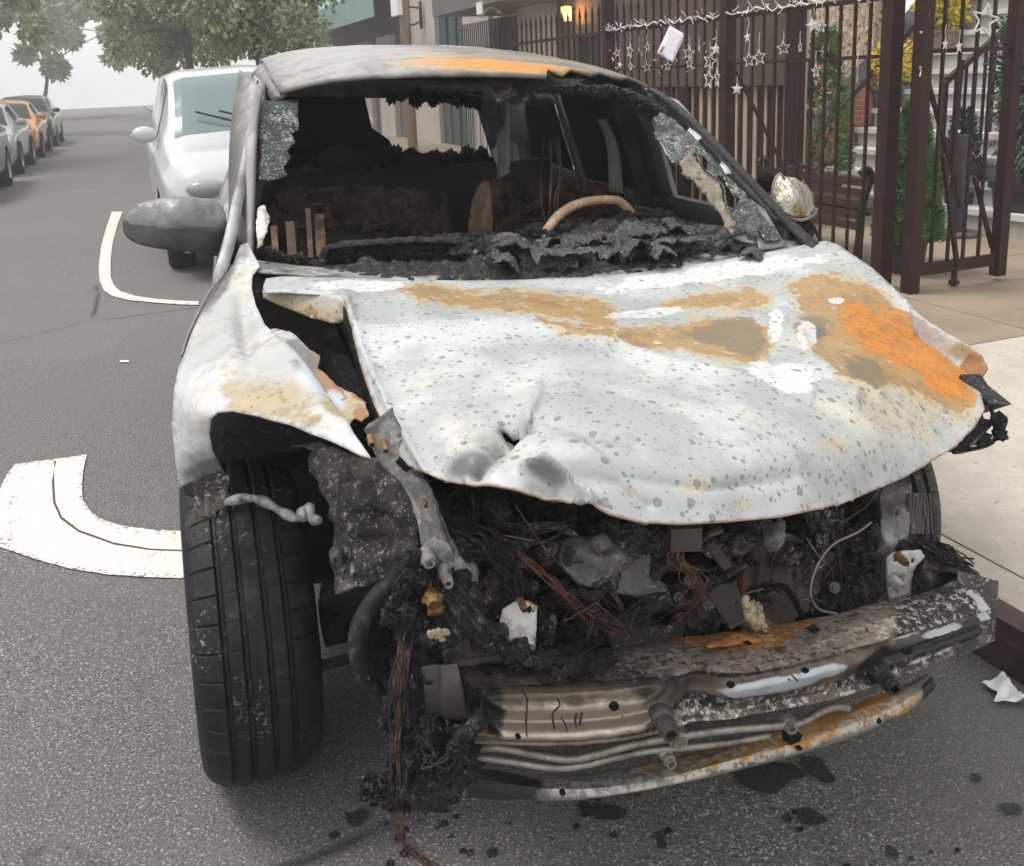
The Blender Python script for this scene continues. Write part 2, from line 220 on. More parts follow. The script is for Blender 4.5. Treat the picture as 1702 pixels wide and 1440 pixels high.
M['glass_ash'] = mat('glass_ash', (.15, .15, .143), [((.26, .26, .25), ('n', 12, .5, .7, 5)), ((.12, .12, .115), ('n', 30, .6, .72, 5, None, .6, 5))], rough=.35)
M['melt_brown'] = mat('melted_trim', (.23, .19, .145), [((.42, .37, .30), ('n', 22, .48, .66, 7)), ((.03, .025, .02), ('n', 30, .55, .64, 7, None, .7, 5))], rough=.55, bump=(40, .012))
M['foil'] = mat('mirror_foil', (.55, .53, .45), [((.75, .75, .72), ('n', 12, .5, .7, 5)), ((.30, .24, .10), ('n', 9, .52, .66, 6, None, .7, 5))], rough=.16, metal=.9, bump=(14, .035, 6))
M['silver'] = mat('silver_shell', (.24, .24, .24), [((.10, .10, .10), ('n', 10, .5, .7))], rough=.3, metal=.3, bump=(14, .008))
M['plastic'] = mat('grey_plastic', (.055, .055, .057), [((.09, .09, .09), ('n', 20, .5, .7))], rough=.5)
M['white_paint'] = mat('white_van_paint', (.50, .52, .53), rough=.3, coat=.4)
M['van_glass'] = mat('pale_glass', (.16, .21, .225), rough=.08)
M['rubber'] = mat('rubber', (.012, .012, .013), [((.05, .05, .052), ('n', 40, .54, .66, 6))], rough=.6, spec=.3, bump=(60, .003))
M['alloy'] = mat('alloy', (.5, .5, .5), rough=.3, metal=.7)
for nm_, c_ in (('car_charcoal', (.05, .052, .058)), ('car_orange', (.62, .24, .05)), ('car_silver', (.40, .41, .42))): M[nm_] = mat(nm_, c_, rough=.25, coat=.5)
M['red_light'] = mat('red_light', (.4, .02, .02), rough=.2)
M['headlight'] = mat('headlight', (.30, .31, .32), rough=.15)
M['white_letter'] = mat('white_letter', (.8, .82, .8), rough=.5)
M['skin'] = mat('skin', (.45, .28, .2), rough=.6); M['cloth_pink'] = mat('cloth_pink', (.5, .2, .22), rough=.9); M['cloth_grey'] = mat('cloth_grey', (.3, .3, .31), rough=.9); M['hair'] = mat('hair', (.03, .02, .015), rough=.7)

M['dash_skin'] = mat('dash_skin', (.02, .021, .023), [((.05, .051, .055), ('n', 9, .48, .62, 7)), ((.24, .24, .25), ('n', 60, .57, .64, 7, None, .75, 3), .8), ((.12, .06, .03), ('n', 8, .58, .7, 6, None, .6, 13), .6)], rough=.32, bump=(60, .008, 8), spec=.7)
# ------------------------------------------------------------------ object helpers
def empty(name, loc, label=None, cat=None, group=None, kind=None, rz=0):
    o = bpy.data.objects.new(name, None); C.objects.link(o); o.location = loc; o.rotation_euler[2] = rz
    o.empty_display_size = .1
    return tag(o, label, cat, group, kind)
def tag(o, label=None, cat=None, group=None, kind=None):
    for k, v in (('label', label), ('category', cat), ('group', group), ('kind', kind)):
        if v: o[k] = v
    return o
def wmat(o):
    m = Matrix.LocRotScale(o.location, o.rotation_euler, o.scale)
    return (wmat(o.parent) @ o.matrix_parent_inverse @ m) if o.parent else m
def link(name, verts, faces, m, parent=None, smooth=True, org=None, attrs=None, sub=0, thick=0, auto=None):
    """one mesh object; verts are world coordinates"""
    me = bpy.data.meshes.new(name); org = Vector(org) if org is not None else Vector((0, 0, 0))
    me.from_pydata([tuple(Vector(v)-org) for v in verts], [], faces); me.update()
    mats = m if isinstance(m, (list, tuple)) else [m]
    for q in mats: me.materials.append(M[q] if isinstance(q, str) else q)
    if smooth: me.polygons.foreach_set('use_smooth', [True]*len(me.polygons))
    if attrs:
        for k, v in attrs.items():
            a = me.attributes.new(k, 'FLOAT', 'POINT'); a.data.foreach_set('value', np.asarray(v, dtype=np.float32))
    o = bpy.data.objects.new(name, me); C.objects.link(o); o.location = org
    if parent: o.parent = parent; o.matrix_parent_inverse = wmat(parent).inverted()
    if thick: md = o.modifiers.new('thickness', 'SOLIDIFY'); md.thickness = abs(thick); md.offset = -1 if thick > 0 else 1
    if auto:
        md = o.modifiers.new('edges', 'EDGE_SPLIT'); md.split_angle = R(auto)
    return o
def cat2(P, n, closed=False):
    """Catmull-Rom through points, n samples per span"""
    P = [np.array(p, float) for p in P]; out = []; m = len(P)
    for i in range(m if closed else m-1):
        if closed: a, b, c, d = P[i-1], P[i], P[(i+1) % m], P[(i+2) % m]
        else: a, b, c, d = P[max(i-1, 0)], P[i], P[i+1], P[min(i+2, m-1)]
        for k in range(n):
            t = k/n; out.append(.5*((2*b)+(c-a)*t+(2*a-5*b+4*c-d)*t*t+(3*b-a-3*c+d)*t**3))
    if not closed: out.append(P[-1])
    return out
class MB:
    def __init__(s): s.v = []; s.f = []; s.mi = []
    def add(s, v, f, mi=0):
        n = len(s.v); s.v += [Vector(q) for q in v]; s.f += [tuple(i+n for i in q) for q in f]; s.mi += [mi]*len(f); return s
    def box(s, a, b, mi=0, T=None, bev=0):
        (x0, y0, z0), (x1, y1, z1) = a, b
        v = [Vector((x, y, z)) for x in (x0, x1) for y in (y0, y1) for z in (z0, z1)]
        if T: v = [T(q) for q in v]
        return s.add(v, [(0, 1, 3, 2), (4, 6, 7, 5), (0, 4, 5, 1), (2, 3, 7, 6), (0, 2, 6, 4), (1, 5, 7, 3)], mi)
    def bar(s, p, q, w, d=None, mi=0, upv=(0, 0, 1)):
        """rectangular bar from p to q"""
        p, q = Vector(p), Vector(q); d = d or w; t = (q-p).normalized(); a = t.cross(Vector(upv))
        if a.length < .1: a = t.cross(Vector((0, 1, 0)))
        a.normalize(); b = a.cross(t); a *= w/2; b *= d/2
        v = [p-a-b, p+a-b, p+a+b, p-a+b, q-a-b, q+a-b, q+a+b, q-a+b]
        return s.add(v, [(0, 3, 2, 1), (4, 5, 6, 7), (0, 1, 5, 4), (1, 2, 6, 5), (2, 3, 7, 6), (3, 0, 4, 7)], mi)
    def tube(s, P, r, seg=8, mi=0, smooth=0, jit=0):
        if smooth: P = cat2(P, smooth)
        P = [Vector(p) for p in P]; n = len(P)
        rr = r if callable(r) else (lambda t: r)
        t0 = (P[1]-P[0]).normalized(); a = t0.orthogonal().normalized(); vs_ = []; 
        for i, p in enumerate(P):
            t = (P[min(i+1, n-1)]-P[max(i-1, 0)]).normalized(); a = (a-t*a.dot(t))
            if a.length < 1e-5: a = t.orthogonal()
            a.normalize(); b = t.cross(a)
            for k in range(seg):
                an = 2*math.pi*k/seg; r_ = rr(i/(n-1))*(1+(random.uniform(-jit, jit) if jit else 0)); vs_.append(p+a*math.cos(an)*r_+b*math.sin(an)*r_)
        f = [(i*seg+k, i*seg+(k+1) % seg, (i+1)*seg+(k+1) % seg, (i+1)*seg+k) for i in range(n-1) for k in range(seg)]
        f += [tuple(range(seg))[::-1], tuple((n-1)*seg+k for k in range(seg))]
        return s.add(vs_, f, mi)
    def lathe(s, prof, org, axis, seg=48, mi=0, close=True):
        """prof: (radius, height along axis)"""
        ax = Vector(axis).normalized(); a = ax.orthogonal().normalized(); b = ax.cross(a); org = Vector(org); n = len(prof)
        v = [org+ax*h+(a*math.cos(2*math.pi*k/seg)+b*math.sin(2*math.pi*k/seg))*r for r, h in prof for k in range(seg)]
        f = [(i*seg+k, i*seg+(k+1) % seg, (i+1)*seg+(k+1) % seg, (i+1)*seg+k) for i in range(n-1) for k in range(seg)]
        if close: f += [tuple(range(seg))[::-1], tuple((n-1)*seg+k for k in range(seg))]
        return s.add(v, f, mi)
    def lump(s, c, r, amp=.35, sub=3, sc=2.5, mi=0, seed=0, sq=(1, 1, 1)):
        """charred lump: a sphere with ridged noise"""
        n = 8*2**(sub-1); v = []; c = Vector(c); r3 = Vector(r) if hasattr(r, '__len__') else Vector((r, r, r))
        for i in range(n+1):
            for k in range(2*n):
                th = math.pi*i/n; ph = math.pi*k/n; d = Vector((math.sin(th)*math.cos(ph), math.sin(th)*math.sin(ph), math.cos(th)))
                q = d*sc+Vector((seed*7.1, seed*3.3, seed)); h = 1+amp*(noise.fractal(q, 1, 2, 4)+.8*(.5-abs(noise.noise(q*2.3))*2))
                v.append(c+Vector((d.x*r3.x, d.y*r3.y, d.z*r3.z))*h)
        m = 2*n
        return s.add(v, [(i*m+k, i*m+(k+1) % m, (i+1)*m+(k+1) % m, (i+1)*m+k) for i in range(n) for k in range(m)], mi)
    def build(s, name, m, parent=None, smooth=False, org=None, auto=None, thick=0):
        o = link(name, s.v, s.f, m, parent, smooth, org, auto=auto, thick=thick)
        if any(s.mi): o.data.polygons.foreach_set('material_index', s.mi)
        return o
def inside(poly, x, y):
    c = False; n = len(poly); j = n-1
    for i in range(n):
        xi, yi = poly[i]; xj, yj = poly[j]
        if (yi > y) != (yj > y) and x < (xj-xi)*(y-yi)/(yj-yi)+xi: c = not c
        j = i
    return c
def resample(P, step):
    out = []; n = len(P)
    for i in range(n):
        a, b = P[i], P[(i+1) % n]; L_ = math.hypot(b[0]-a[0], b[1]-a[1]); k = max(1, int(round(L_/step)))
        for j in range(k): out.append((a[0]+(b[0]-a[0])*j/k, a[1]+(b[1]-a[1])*j/k))
    return out
def tps(ctrl):
    """thin-plate interpolation of (a,b,value)"""
    A = np.array(ctrl, float); X = A[:, :2]/100; n = len(X)
    d = np.linalg.norm(X[:, None]-X[None], axis=2)+1e-9; Km = d*d*np.log(d); Pm = np.hstack([np.ones((n, 1)), X])
    Lm = np.zeros((n+3, n+3)); Lm[:n, :n] = Km+np.eye(n)*.02; Lm[:n, n:] = Pm; Lm[n:, :n] = Pm.T
    wv = np.linalg.solve(Lm, np.concatenate([A[:, 2], [0, 0, 0]]))
    def f(a, b):
        q = np.array([a, b])/100; r_ = np.linalg.norm(X-q, axis=1)+1e-9
        return float((wv[:n]*r_*r_*np.log(r_)).sum()+wv[n]+wv[n+1:]@q)
    return f
def sheet(name, outline, fn, m, parent=None, step=8, holes=(), sm=0, thick=.003, attrs=None, disp=None, label=None, flip=False, jag=0, smooth=True, org=None):
    """pressed-metal sheet: an outline in two parameters, fn(a,b) gives the point in space"""
    if sm: outline = [tuple(p) for p in cat2(outline, sm, True)]
    B = resample(outline, step)
    if jag: B = [(x+random.uniform(-jag, jag), y+random.uniform(-jag, jag)) for x, y in B]
    H = [resample(h, step*.7) for h in holes]
    pts = []; edges = []
    for lp in [B]+H:
        n0 = len(pts); pts += lp; edges += [(n0+i, n0+(i+1) % len(lp)) for i in range(len(lp))]
    xs = [p[0] for p in B]; ys = [p[1] for p in B]; nb = len(pts); Bn = np.array(pts)
    y = min(ys)+step*.5; row = 0
    while y < max(ys):
        x = min(xs)+step*(.5 if row % 2 else .1)
        while x < max(xs):
            if inside(B, x, y) and not any(inside(h, x, y) for h in H) and np.min(np.hypot(Bn[:, 0]-x, Bn[:, 1]-y)) > step*.45: pts.append((x, y))
            x += step
        y += step*.87; row += 1
    res = delaunay_2d_cdt([Vector(p) for p in pts], edges, [], 0, 1e-5)
    V2, Fc = res[0], res[2]; faces = []
    for f in Fc:
        cx_ = sum(V2[i][0] for i in f)/len(f); cy_ = sum(V2[i][1] for i in f)/len(f)
        if inside(B, cx_, cy_) and not any(inside(h, cx_, cy_) for h in H): faces.append(tuple(f)[::-1] if not flip else tuple(f))
    V3 = [fn(a, b) for a, b in V2]
    if disp:
        e = step*.4; out = []
        for (a, b), p in zip(V2, V3):
            n_ = (fn(a+e, b)-fn(a-e, b)).cross(fn(a, b+e)-fn(a, b-e)); n_.normalize(); 
            if n_.dot(Vector(ORG)-p) < 0: n_ = -n_
            out.append(p+n_*disp(a, b, p))
        V3 = out
    at = {k: [g(a, b) for a, b in V2] for k, g in attrs.items()} if attrs else None
    tot = 0
    for f in faces[::max(1, len(faces)//60)]:
        n_ = (V3[f[1]]-V3[f[0]]).cross(V3[f[2]]-V3[f[0]]); tot += n_.dot(Vector(ORG)-V3[f[0]])
    if tot < 0: faces = [f[::-1] for f in faces]      # front side towards the street, thickness behind it
    o = link(name, V3, faces, m, parent, smooth, org, at, thick=abs(thick))
    if label: o['label'] = label
    return o
def px_fn(ctrl):
    g = tps(ctrl); return lambda a, b: U(a, b, y=g(a, b))
def blob(*cs):
    """soft patches: (x, y, rx, ry, angle) in the sheet's own parameters"""
    def f(a, b):
        m_ = 0
        for c in cs:
            x, y, rx, ry = c[:4]; an = R(c[4]) if len(c) > 4 else 0; st = c[5] if len(c) > 5 else 1
            dx, dy = a-x, b-y; u_, v_ = (dx*math.cos(an)+dy*math.sin(an))/rx, (-dx*math.sin(an)+dy*math.cos(an))/ry
            m_ = max(m_, st*math.exp(-.7*(u_*u_+v_*v_)))
        return m_
    return f
def polymask(*polys, soft=14):
    """1 inside the traced patch, falling off around it"""
    def f(a, b):
        best = -99
        for P in polys:
            d = 1e9; n = len(P)
            for i in range(n):
                (x0, y0), (x1, y1) = P[i], P[(i+1) % n]; L2 = (x1-x0)**2+(y1-y0)**2; t = max(0, min(1, ((a-x0)*(x1-x0)+(b-y0)*(y1-y0))/L2)); d = min(d, math.hypot(a-x0-t*(x1-x0), b-y0-t*(y1-y0)))
            best = max(best, d if inside(P, a, b) else -d)
        return max(0, min(1, .5+best/soft/2))
    return f
def fb(p, sc, amp, o=4): return amp*noise.fractal(Vector(p)*sc, 1, 2, o)
def dupe(root, loc, rz=0, label=None, sc=None):
    r = root.copy(); C.objects.link(r); r.location = loc; r.rotation_euler[2] = rz
    if sc: r.scale = (sc, sc, sc)
    if label: r['label'] = label
    for ch in list(root.children):
        c = ch.copy(); C.objects.link(c); c.parent = r
        for g in list(ch.children):
            d = g.copy(); C.objects.link(d); d.parent = c
    return r
# ================================================================== GROUND
def plane(name, pts, m_, kind='structure', z=0, lab=None):
    o = link(name, [(a, b, z) for a, b in pts], [tuple(range(len(pts)))], m_, smooth=False, org=(sum(p[0] for p in pts)/len(pts), sum(p[1] for p in pts)/len(pts), z)); o['kind'] = kind; return o
plane('ground', [(-60, -20), (60, -20), (60, 130), (-60, 130)], 'asphalt', z=-.03)
# the road as a gently uneven sheet
nx, ny = 60, 140; v = []
for j in range(ny):
    for i in range(nx):
        x = -9+10.88*i/(nx-1); y_ = -6+ (j/(ny-1))**1.7*126; v.append((x, y_, .006*noise.noise(Vector((x*.5, y_*.5, 0))) if x < 1.7 else 0))
o = link('road', v, [(j*nx+i, j*nx+i+1, (j+1)*nx+i+1, (j+1)*nx+i) for j in range(ny-1) for i in range(nx-1)], 'asphalt'); o['kind'] = 'structure'
def ground_poly(name, P_, m_, h=.008, step=9, attrs=None, sm=0, kind='structure', jag=0):
    if attrs and 'wear' in attrs:
        w0 = attrs['wear']; attrs = {'wear': lambda a, b: max(w0(a, b), 1.1*math.exp(-min(math.hypot(a-x, b-y) for x, y in RB)/3.2)+.40)}; RB = resample(P_, 6); P_ = resample(P_, 8); step = 6
    o = sheet(name, P_, lambda a, b: U(a, b, z=h), m_, None, step=step, sm=sm, thick=0, attrs=attrs, jag=jag, org=U(*P_[0], z=h)); o['kind'] = kind; return o
big = [(24, 772), (90, 763), (144, 756), (139, 775), (136, 810), (138, 832), (150, 850), (172, 865), (205, 874), (250, 880), (300, 883), (345, 884), (345, 961), (300, 961), (240, 959), (180, 955), (120, 946), (60, 930), (0, 909), (-60, 885), (-90, 860), (-60, 830), (0, 812), (8, 795)]
ground_poly('road_marking', big, 'paint_mark', attrs={'wear': blob((40, 800, 10, 18, 30, .8), (22, 835, 12, 22, 0, .9), (8, 900, 18, 24, 30, .9), (20, 870, 12, 20, 0, .7), (250, 930, 60, 20, 0, .25))}, jag=.5)
lane = [(186, 352), (176, 380), (168, 410), (164, 440), (165, 465), (172, 482), (186, 492), (215, 499), (255, 503), (300, 506), (330, 507), (330, 501), (300, 500), (260, 497), (225, 492), (200, 484), (189, 474), (184, 460), (184, 430), (188, 400), (196, 372), (204, 352)]
ground_poly('road_marking', lane, 'paint_mark', attrs={'wear': blob((180, 450, 5, 5, 0, .3))})
for k, P_ in enumerate(([(90, 758+8), (93, 766), (86, 800), (88, 835), (100, 862), (130, 884), (190, 905), (250, 914), (330, 917), (330, 915), (250, 912), (190, 902), (132, 881), (103, 859), (92, 834), (90, 800)],)): ground_poly('marking_seam', P_, 'joint', h=.010, step=14)
cx0 = U(200, 601, z=.008); ground_poly('road_marking', [(199, 599), (214, 599), (214, 602), (199, 602)], 'paint_mark', step=4)
for P_ in ([(1225, 1268), (1260, 1262), (1320, 1272), (1340, 1290), (1310, 1300), (1290, 1318), (1262, 1316), (1230, 1300), (1222, 1285)], [(1330, 1262), (1362, 1258), (1372, 1275), (1390, 1295), (1375, 1302), (1355, 1290)], [(1325, 1345), (1345, 1342), (1362, 1352), (1375, 1364), (1355, 1370), (1330, 1362)], [(1088, 1385), (1100, 1383), (1108, 1405), (1096, 1410)], [(1662, 1337), (1685, 1334), (1700, 1345), (1690, 1352), (1668, 1348)], [(1470, 1408), (1485, 1407), (1496, 1420), (1480, 1424)], [(1612, 1288), (1625, 1285), (1635, 1296), (1622, 1298)], [(975, 1340), (1010, 1336), (1040, 1345), (1030, 1362), (990, 1360)], [(575, 1355), (600, 1345), (612, 1352), (595, 1372), (580, 1370)], [(1510, 1425), (1520, 1424), (1518, 1432)]):
    ground_poly('oil_stain', [tuple(q) for q in cat2(P_, 3, True)], 'oil', h=.009, step=9, jag=1.2)
# kerb and pavement
def slab(name, a, b, m_, kind='structure'):
    mb = MB(); mb.box(a, b); o = mb.build(name, m_, org=a); o['kind'] = kind; return o
slab('kerb', (1.885, -6, -.02), (1.96, 120, .134), 'kerb_steel')
slab('kerb_stone', (1.963, -6, -.02), (2.10, 120, .130), 'walk')
for y0, y1, m_ in ((-6, 1.55, 'walk'), (1.56, 3.45, 'walk'), (3.46, 5.2, 'walk_far'), (5.21, 8.2, 'walk_far'), (8.21, 11.5, 'walk_far'), (11.51, 120, 'walk_far')):
    slab('pavement', (2.112, y0, -.02), (4.2, y1, .128), m_)
for y0, y1 in ((-6, 3.0), (3.01, 5.0), (5.01, 6.9), (6.91, 120)): slab('pavement', (4.21, y0, -.02), (9, y1, .128), 'walk_far')
slab('pavement_bed', (2.0, -6, -.03), (9.0, 120, .118), 'joint')
# oil and dirt specks on the pavement are in its material; crumbs of char on the road
rb = random.Random(3)
mb = MB()
for k in range(50):
    a, b = rb.choice([(600, 1355), (690, 1400), (1330, 1350), (1090, 1380), (980, 1350), (1520, 1430), (800, 1370)]); a += rb.gauss(0, 60); b += rb.gauss(0, 26)
    p = U(a, min(b, 1600), z=.006); r_ = rb.uniform(.002, .008); mb.lump(p, (r_*1.3, r_, r_*.7), .6, 1, seed=k)
o = mb.build('charred_crumbs', 'char', smooth=True, org=U(700, 1400, z=0)); tag(o, kind='stuff')
# tissue litter by the kerb
ts = [(1631, 1136), (1650, 1130), (1668, 1126), (1678, 1140), (1690, 1158), (1712, 1162), (1712, 1172), (1680, 1168), (1652, 1166), (1658, 1152)]
o = sheet('paper_tissue', ts, lambda a, b: U(a, b, z=.012), 'tissue', step=4, thick=.002, disp=lambda a, b, p: .012*abs(noise.noise(p*38))+.014*math.exp(-((a-b*.9-650)/8)**2), smooth=False, org=U(1670, 1150, z=0))
tag(o, 'crumpled white paper tissue lying on the road by the kerb', 'litter')

# ================================================================== FENCE, GATE
def twisted(mb, x, y_, z0, z1, w_=.022, tw=(0, 0), T=None):
    """square bar, twisted between two heights"""
    zs = [z0]; zz = tw[0]
    while zz < tw[1]: zs.append(zz); zz += .018
    zs += [tw[1], z1] if tw[1] > z0 else [z1]; zs = sorted(set(q for q in zs if z0 <= q <= z1)); v = []
    for z_ in zs:
        an = max(0, min(1, (z_-tw[0])/max(.01, tw[1]-tw[0])))*math.pi*4 if tw[1] > tw[0] else 0
        for k in range(4): v.append(Vector((x+math.cos(an+math.pi/4+k*math.pi/2)*w_*.71, y_+math.sin(an+math.pi/4+k*math.pi/2)*w_*.71, z_)))
    n = len(zs); mb.add(v, [(i*4+k, i*4+(k+1) % 4, (i+1)*4+(k+1) % 4, (i+1)*4+k) for i in range(n-1) for k in range(4)]+[(3, 2, 1, 0), tuple((n-1)*4+k for k in range(4))])
XF = 4.25
def fence_panel(y0, y1, n, spikes, label, post_y, bars_to=1.88):
    f = empty('iron_fence', (XF, y0, .13)); tag(f, label, 'fence', 'iron fence panels along the pavement')
    mb = MB()
    for k in range(1, n): 
        yk = y0+(y1-y0)*k/n; twisted(mb, XF, yk, .24, 2.04 if spikes else bars_to, .017, (.45, .8))
        if spikes: mb.lathe([(.012, 0), (.016, .02), (.001, .12)], (XF, yk, 2.04), (0, 0, 1), 6)
    mb.build('picket', 'iron', f)['kind'] = 'stuff' if False else 'part'
    mb = MB(); mb.box((XF-.018, y0, 1.865), (XF+.018, y1, 1.895)); mb.build('top_rail', 'iron', f)
    mb = MB(); mb.box((XF-.015, y0, 1.53), (XF+.015, y1, 1.552)); mb.build('middle_rail', 'iron', f)
    mb = MB(); mb.box((XF-.02, y0, .20), (XF+.02, y1, .25)); mb.build('bottom_rail', 'iron', f)
    mb = MB()
    for yk in post_y:
        mb.box((XF-.045, yk-.045, .12), (XF+.045, yk+.045, 2.5)); mb.box((XF-.06, yk-.06, 2.5), (XF+.06, yk+.06, 2.54))
    mb.build('post', 'iron', f)
    mb = MB(); mb.bar((XF, y1-.05, 1.5), (XF+.45, y1-.55, .2), .022); mb.build('brace', 'iron', f)
    return f
fence_panel(4.70, 6.30, 12, False, 'brown iron fence panel between the gate and the next post', (4.645,))
fence_panel(6.40, 8.25, 14, True, 'brown iron fence panel hung thickly with stars, holding a paper notice', (6.35,))
fence_panel(8.35, 11.4, 22, True, 'farther brown iron fence panel with spiked bars above the wreck roof', (8.30,))
gt = empty('iron_gate', (4.33, 4.46, .13)); tag(gt, 'open brown iron gate swung inward with diagonal braces', 'gate')
GY = 4.47
mb = MB(); mb.box((4.28, GY-.04, .06), (4.355, GY+.04, 2.6)); mb.build('hinge_stile', 'iron', gt)
mb = MB(); mb.box((4.99, GY-.035, .16), (5.06, GY+.035, 2.6)); mb.build('latch_stile', 'iron', gt)
mb = MB(); mb.box((4.36, GY-.02, .23), (4.99, GY+.02, .30)); mb.build('bottom_rail', 'iron', gt); mb = MB(); mb.box((4.36, GY-.012, 1.545), (4.99, GY+.012, 1.57)); mb.build('middle_rail', 'iron', gt)
mb = MB()
for x in (4.47, 4.60, 4.725, 4.85): twisted(mb, x, GY, .30, 2.6, .017, (.45, .85))
mb.build('picket', 'iron', gt)
mb = MB(); mb.bar((4.36, GY+.02, 1.45), (4.62, GY+.02, .85), .022); mb.bar((4.50, GY-.02, .95), (4.665, GY-.02, .26), .024); mb.bar((4.62, GY+.02, .9), (4.70, GY+.02, .62), .02); mb.bar((4.80, GY+.02, .80), (4.985, GY+.02, .34), .022); mb.bar((4.62, GY+.02, .95), (4.645, GY+.02, 1.5), .016); mb.build('brace', 'iron', gt)
mb = MB(); mb.box((4.655, GY-.012, .14), (4.68, GY+.012, .30)); mb.lathe([(.012, .0), (.035, .01), (.03, .03), (.012, .045)], (4.668, GY, .135), (0, 0, 1), 12); mb.build('drop_bolt', 'iron', gt, auto=30)
# string lights: garland on the top rail, hanging wires, stars
mb = MB()
for (y0, y1, z_) in ((4.7, 6.3, 1.90), (6.4, 8.25, 1.90)):
    P_ = [Vector((XF-.03+.02*math.sin(k*1.7), y0+(y1-y0)*k/36, z_+.012*math.sin(k*2.3)+rb.uniform(-.01, .012))) for k in range(37)]; mb.tube(P_, .0065, 5, smooth=2, jit=.4)
    for k in range(int((y1-y0)*26)):
        c = Vector((XF-.04, rb.uniform(y0, y1), z_+rb.uniform(-.02, .03))); mb.bar(c, c+Vector((rb.uniform(-.03, .03), rb.uniform(-.05, .05), rb.uniform(-.03, .06))), .005)
g_ = mb.build('light_garland', 'star', org=(XF, 4.7, 1.9)); tag(g_, 'white string light garland twisted along the top fence rail', 'garland')
mb = MB()
for (y0, y1, z_) in ((6.4, 8.25, 1.53),):
    for k in range(26): c = Vector((XF-.035, rb.uniform(y0, y1), z_+rb.uniform(-.05, .22))); mb.bar(c, c+Vector((rb.uniform(-.02, .02), rb.uniform(-.04, .04), rb.uniform(-.02, .03))), .006)
g_ = mb.build('light_garland', 'star', org=(XF, 6.4, 1.5)); tag(g_, 'loose white bulbs strung through the starry fence panel below the rail', 'garland')
def star_mesh(r_, hollow):
    mb = MB(); pts = []
    for k in range(10):
        rr_ = r_ if k % 2 == 0 else r_*.42; an = math.pi/2+k*math.pi/5; pts.append(Vector((0, math.cos(an)*rr_, math.sin(an)*rr_)))
    if hollow:
        for k in range(10): mb.bar(pts[k], pts[(k+1) % 10], r_*.09, r_*.09, upv=(1, 0, 0))
    else:
        mb.add([Vector((-r_*.12, 0, 0)), Vector((r_*.12, 0, 0))]+pts, [(0, 2+k, 2+(k+1) % 10) for k in range(10)]+[(1, 2+(k+1) % 10, 2+k) for k in range(10)])
    return mb
stars = [(1025, 88, 1, 8), (1047, 85, 1, 13), (1062, 82, 0, 9), (1076, 78, 1, 8), (1048, 110, 1, 9), (1030, 108, 0, 7), (1145, 88, 1, 12), (1162, 80, 0, 9), (1190, 82, 0, 12), (1146, 105, 1, 10), (1180, 102, 1, 15), (1178, 132, 1, 18), (1192, 130, 1, 18), (1225, 148, 0, 11), (1242, 62, 0, 11), (1245, 100, 1, 13), (1262, 96, 1, 14), (1302, 80, 1, 12), (1330, 78, 1, 10), (1352, 42, 0, 14), (1366, 44, 1, 11), (1425, 130, 0, 13), (1356, 118, 1, 12), (1075, 112, 1, 8), (1110, 110, 1, 8)]
gstars = [(1539, 55, 0, 13, 4.44), (1571, 74, 0, 11, 4.44), (1594, 78, 0, 13, 4.44), (1637, 34, 1, 27, 4.44), (1534, 118, 1, 13, 4.44)]
adj = ['small', 'thin', 'pale', 'faint', 'slim', 'bright']
near = {0: 'leftmost at the wreck roof', 1: 'beside the leftmost star on the top rail', 2: 'solid, left of the paper notice', 3: 'just left of the paper notice', 4: 'low by the wreck roof, second from left', 5: 'solid and low, nearest the wreck roof', 6: 'just right of the paper notice', 7: 'solid, second right of the paper notice', 8: 'solid, beside the thick fence post', 9: 'below the outline star right of the notice', 10: 'above a pair near the thick fence post', 11: 'left of a low hanging pair', 12: 'right of a low hanging pair', 13: 'solid, lowest, right of the thick post', 14: 'solid and high, right of the thick post', 15: 'on the middle rail right of the thick post', 16: 'second on the middle rail right of the thick post', 17: 'on the rail over the brown slats', 18: 'at the edge of the speckled stone wall', 19: 'solid and high, before the speckled stone wall', 20: 'high before the stone wall, right of a solid one', 21: 'solid, left of the yellow shrub pot', 22: 'over the red flowering shrub', 23: 'low, left of the paper notice', 24: 'below the paper notice'}
gnear = ['solid, high on the gate before yellow leaves', 'solid, second on the gate rail', 'solid, third on the gate rail', 'large outline hanging on the open gate', 'slim outline below the gate rail']
smesh = {0: star_mesh(.5, False).build('tmp', 'star'), 1: star_mesh(.5, True).build('tmp', 'star')}
cnt = 0
def put_star(a, b, h, r_, plane_, lab):
    p = U(a, b, **plane_); d = (p-Vector(ORG)).length; s_ = .9*r_*d/1600
    root = empty('star_light', p); tag(root, lab, 'star light', 'white star lights hung on the iron fence and gate')
    rz = rb.uniform(-.9, .9) if 'x' in plane_ else math.pi/2+rb.uniform(-.3, .3); tl = rb.uniform(-.25, .25)
    o_ = bpy.data.objects.new('star', smesh[h].data); C.objects.link(o_); o_.parent = root; o_.scale = (2*s_,)*3; o_.rotation_euler = (tl, 0, rz)
    L_ = .04+rb.random()*.08; mb = MB(); mb.tube([Vector((0, 0, s_*.9)), Vector((rb.uniform(-.01, .01), rb.uniform(-.01, .01), s_+L_*.5)), Vector((0, 0, s_+L_))], .002, 4)
    w_ = mb.build('hanging_wire', 'star'); w_.parent = root
for i, (a, b, h, r_) in enumerate(stars): put_star(a, b, h, r_, {'x': XF-.05}, 'white star light '+('' if not h else 'outline ')+near[i].replace('outline star', 'outline'))
for i, (a, b, h, r_, y_) in enumerate(gstars): put_star(a, b, h, r_, {'y': y_}, 'white star light '+gnear[i])
for q in smesh.values(): bpy.data.objects.remove(q)
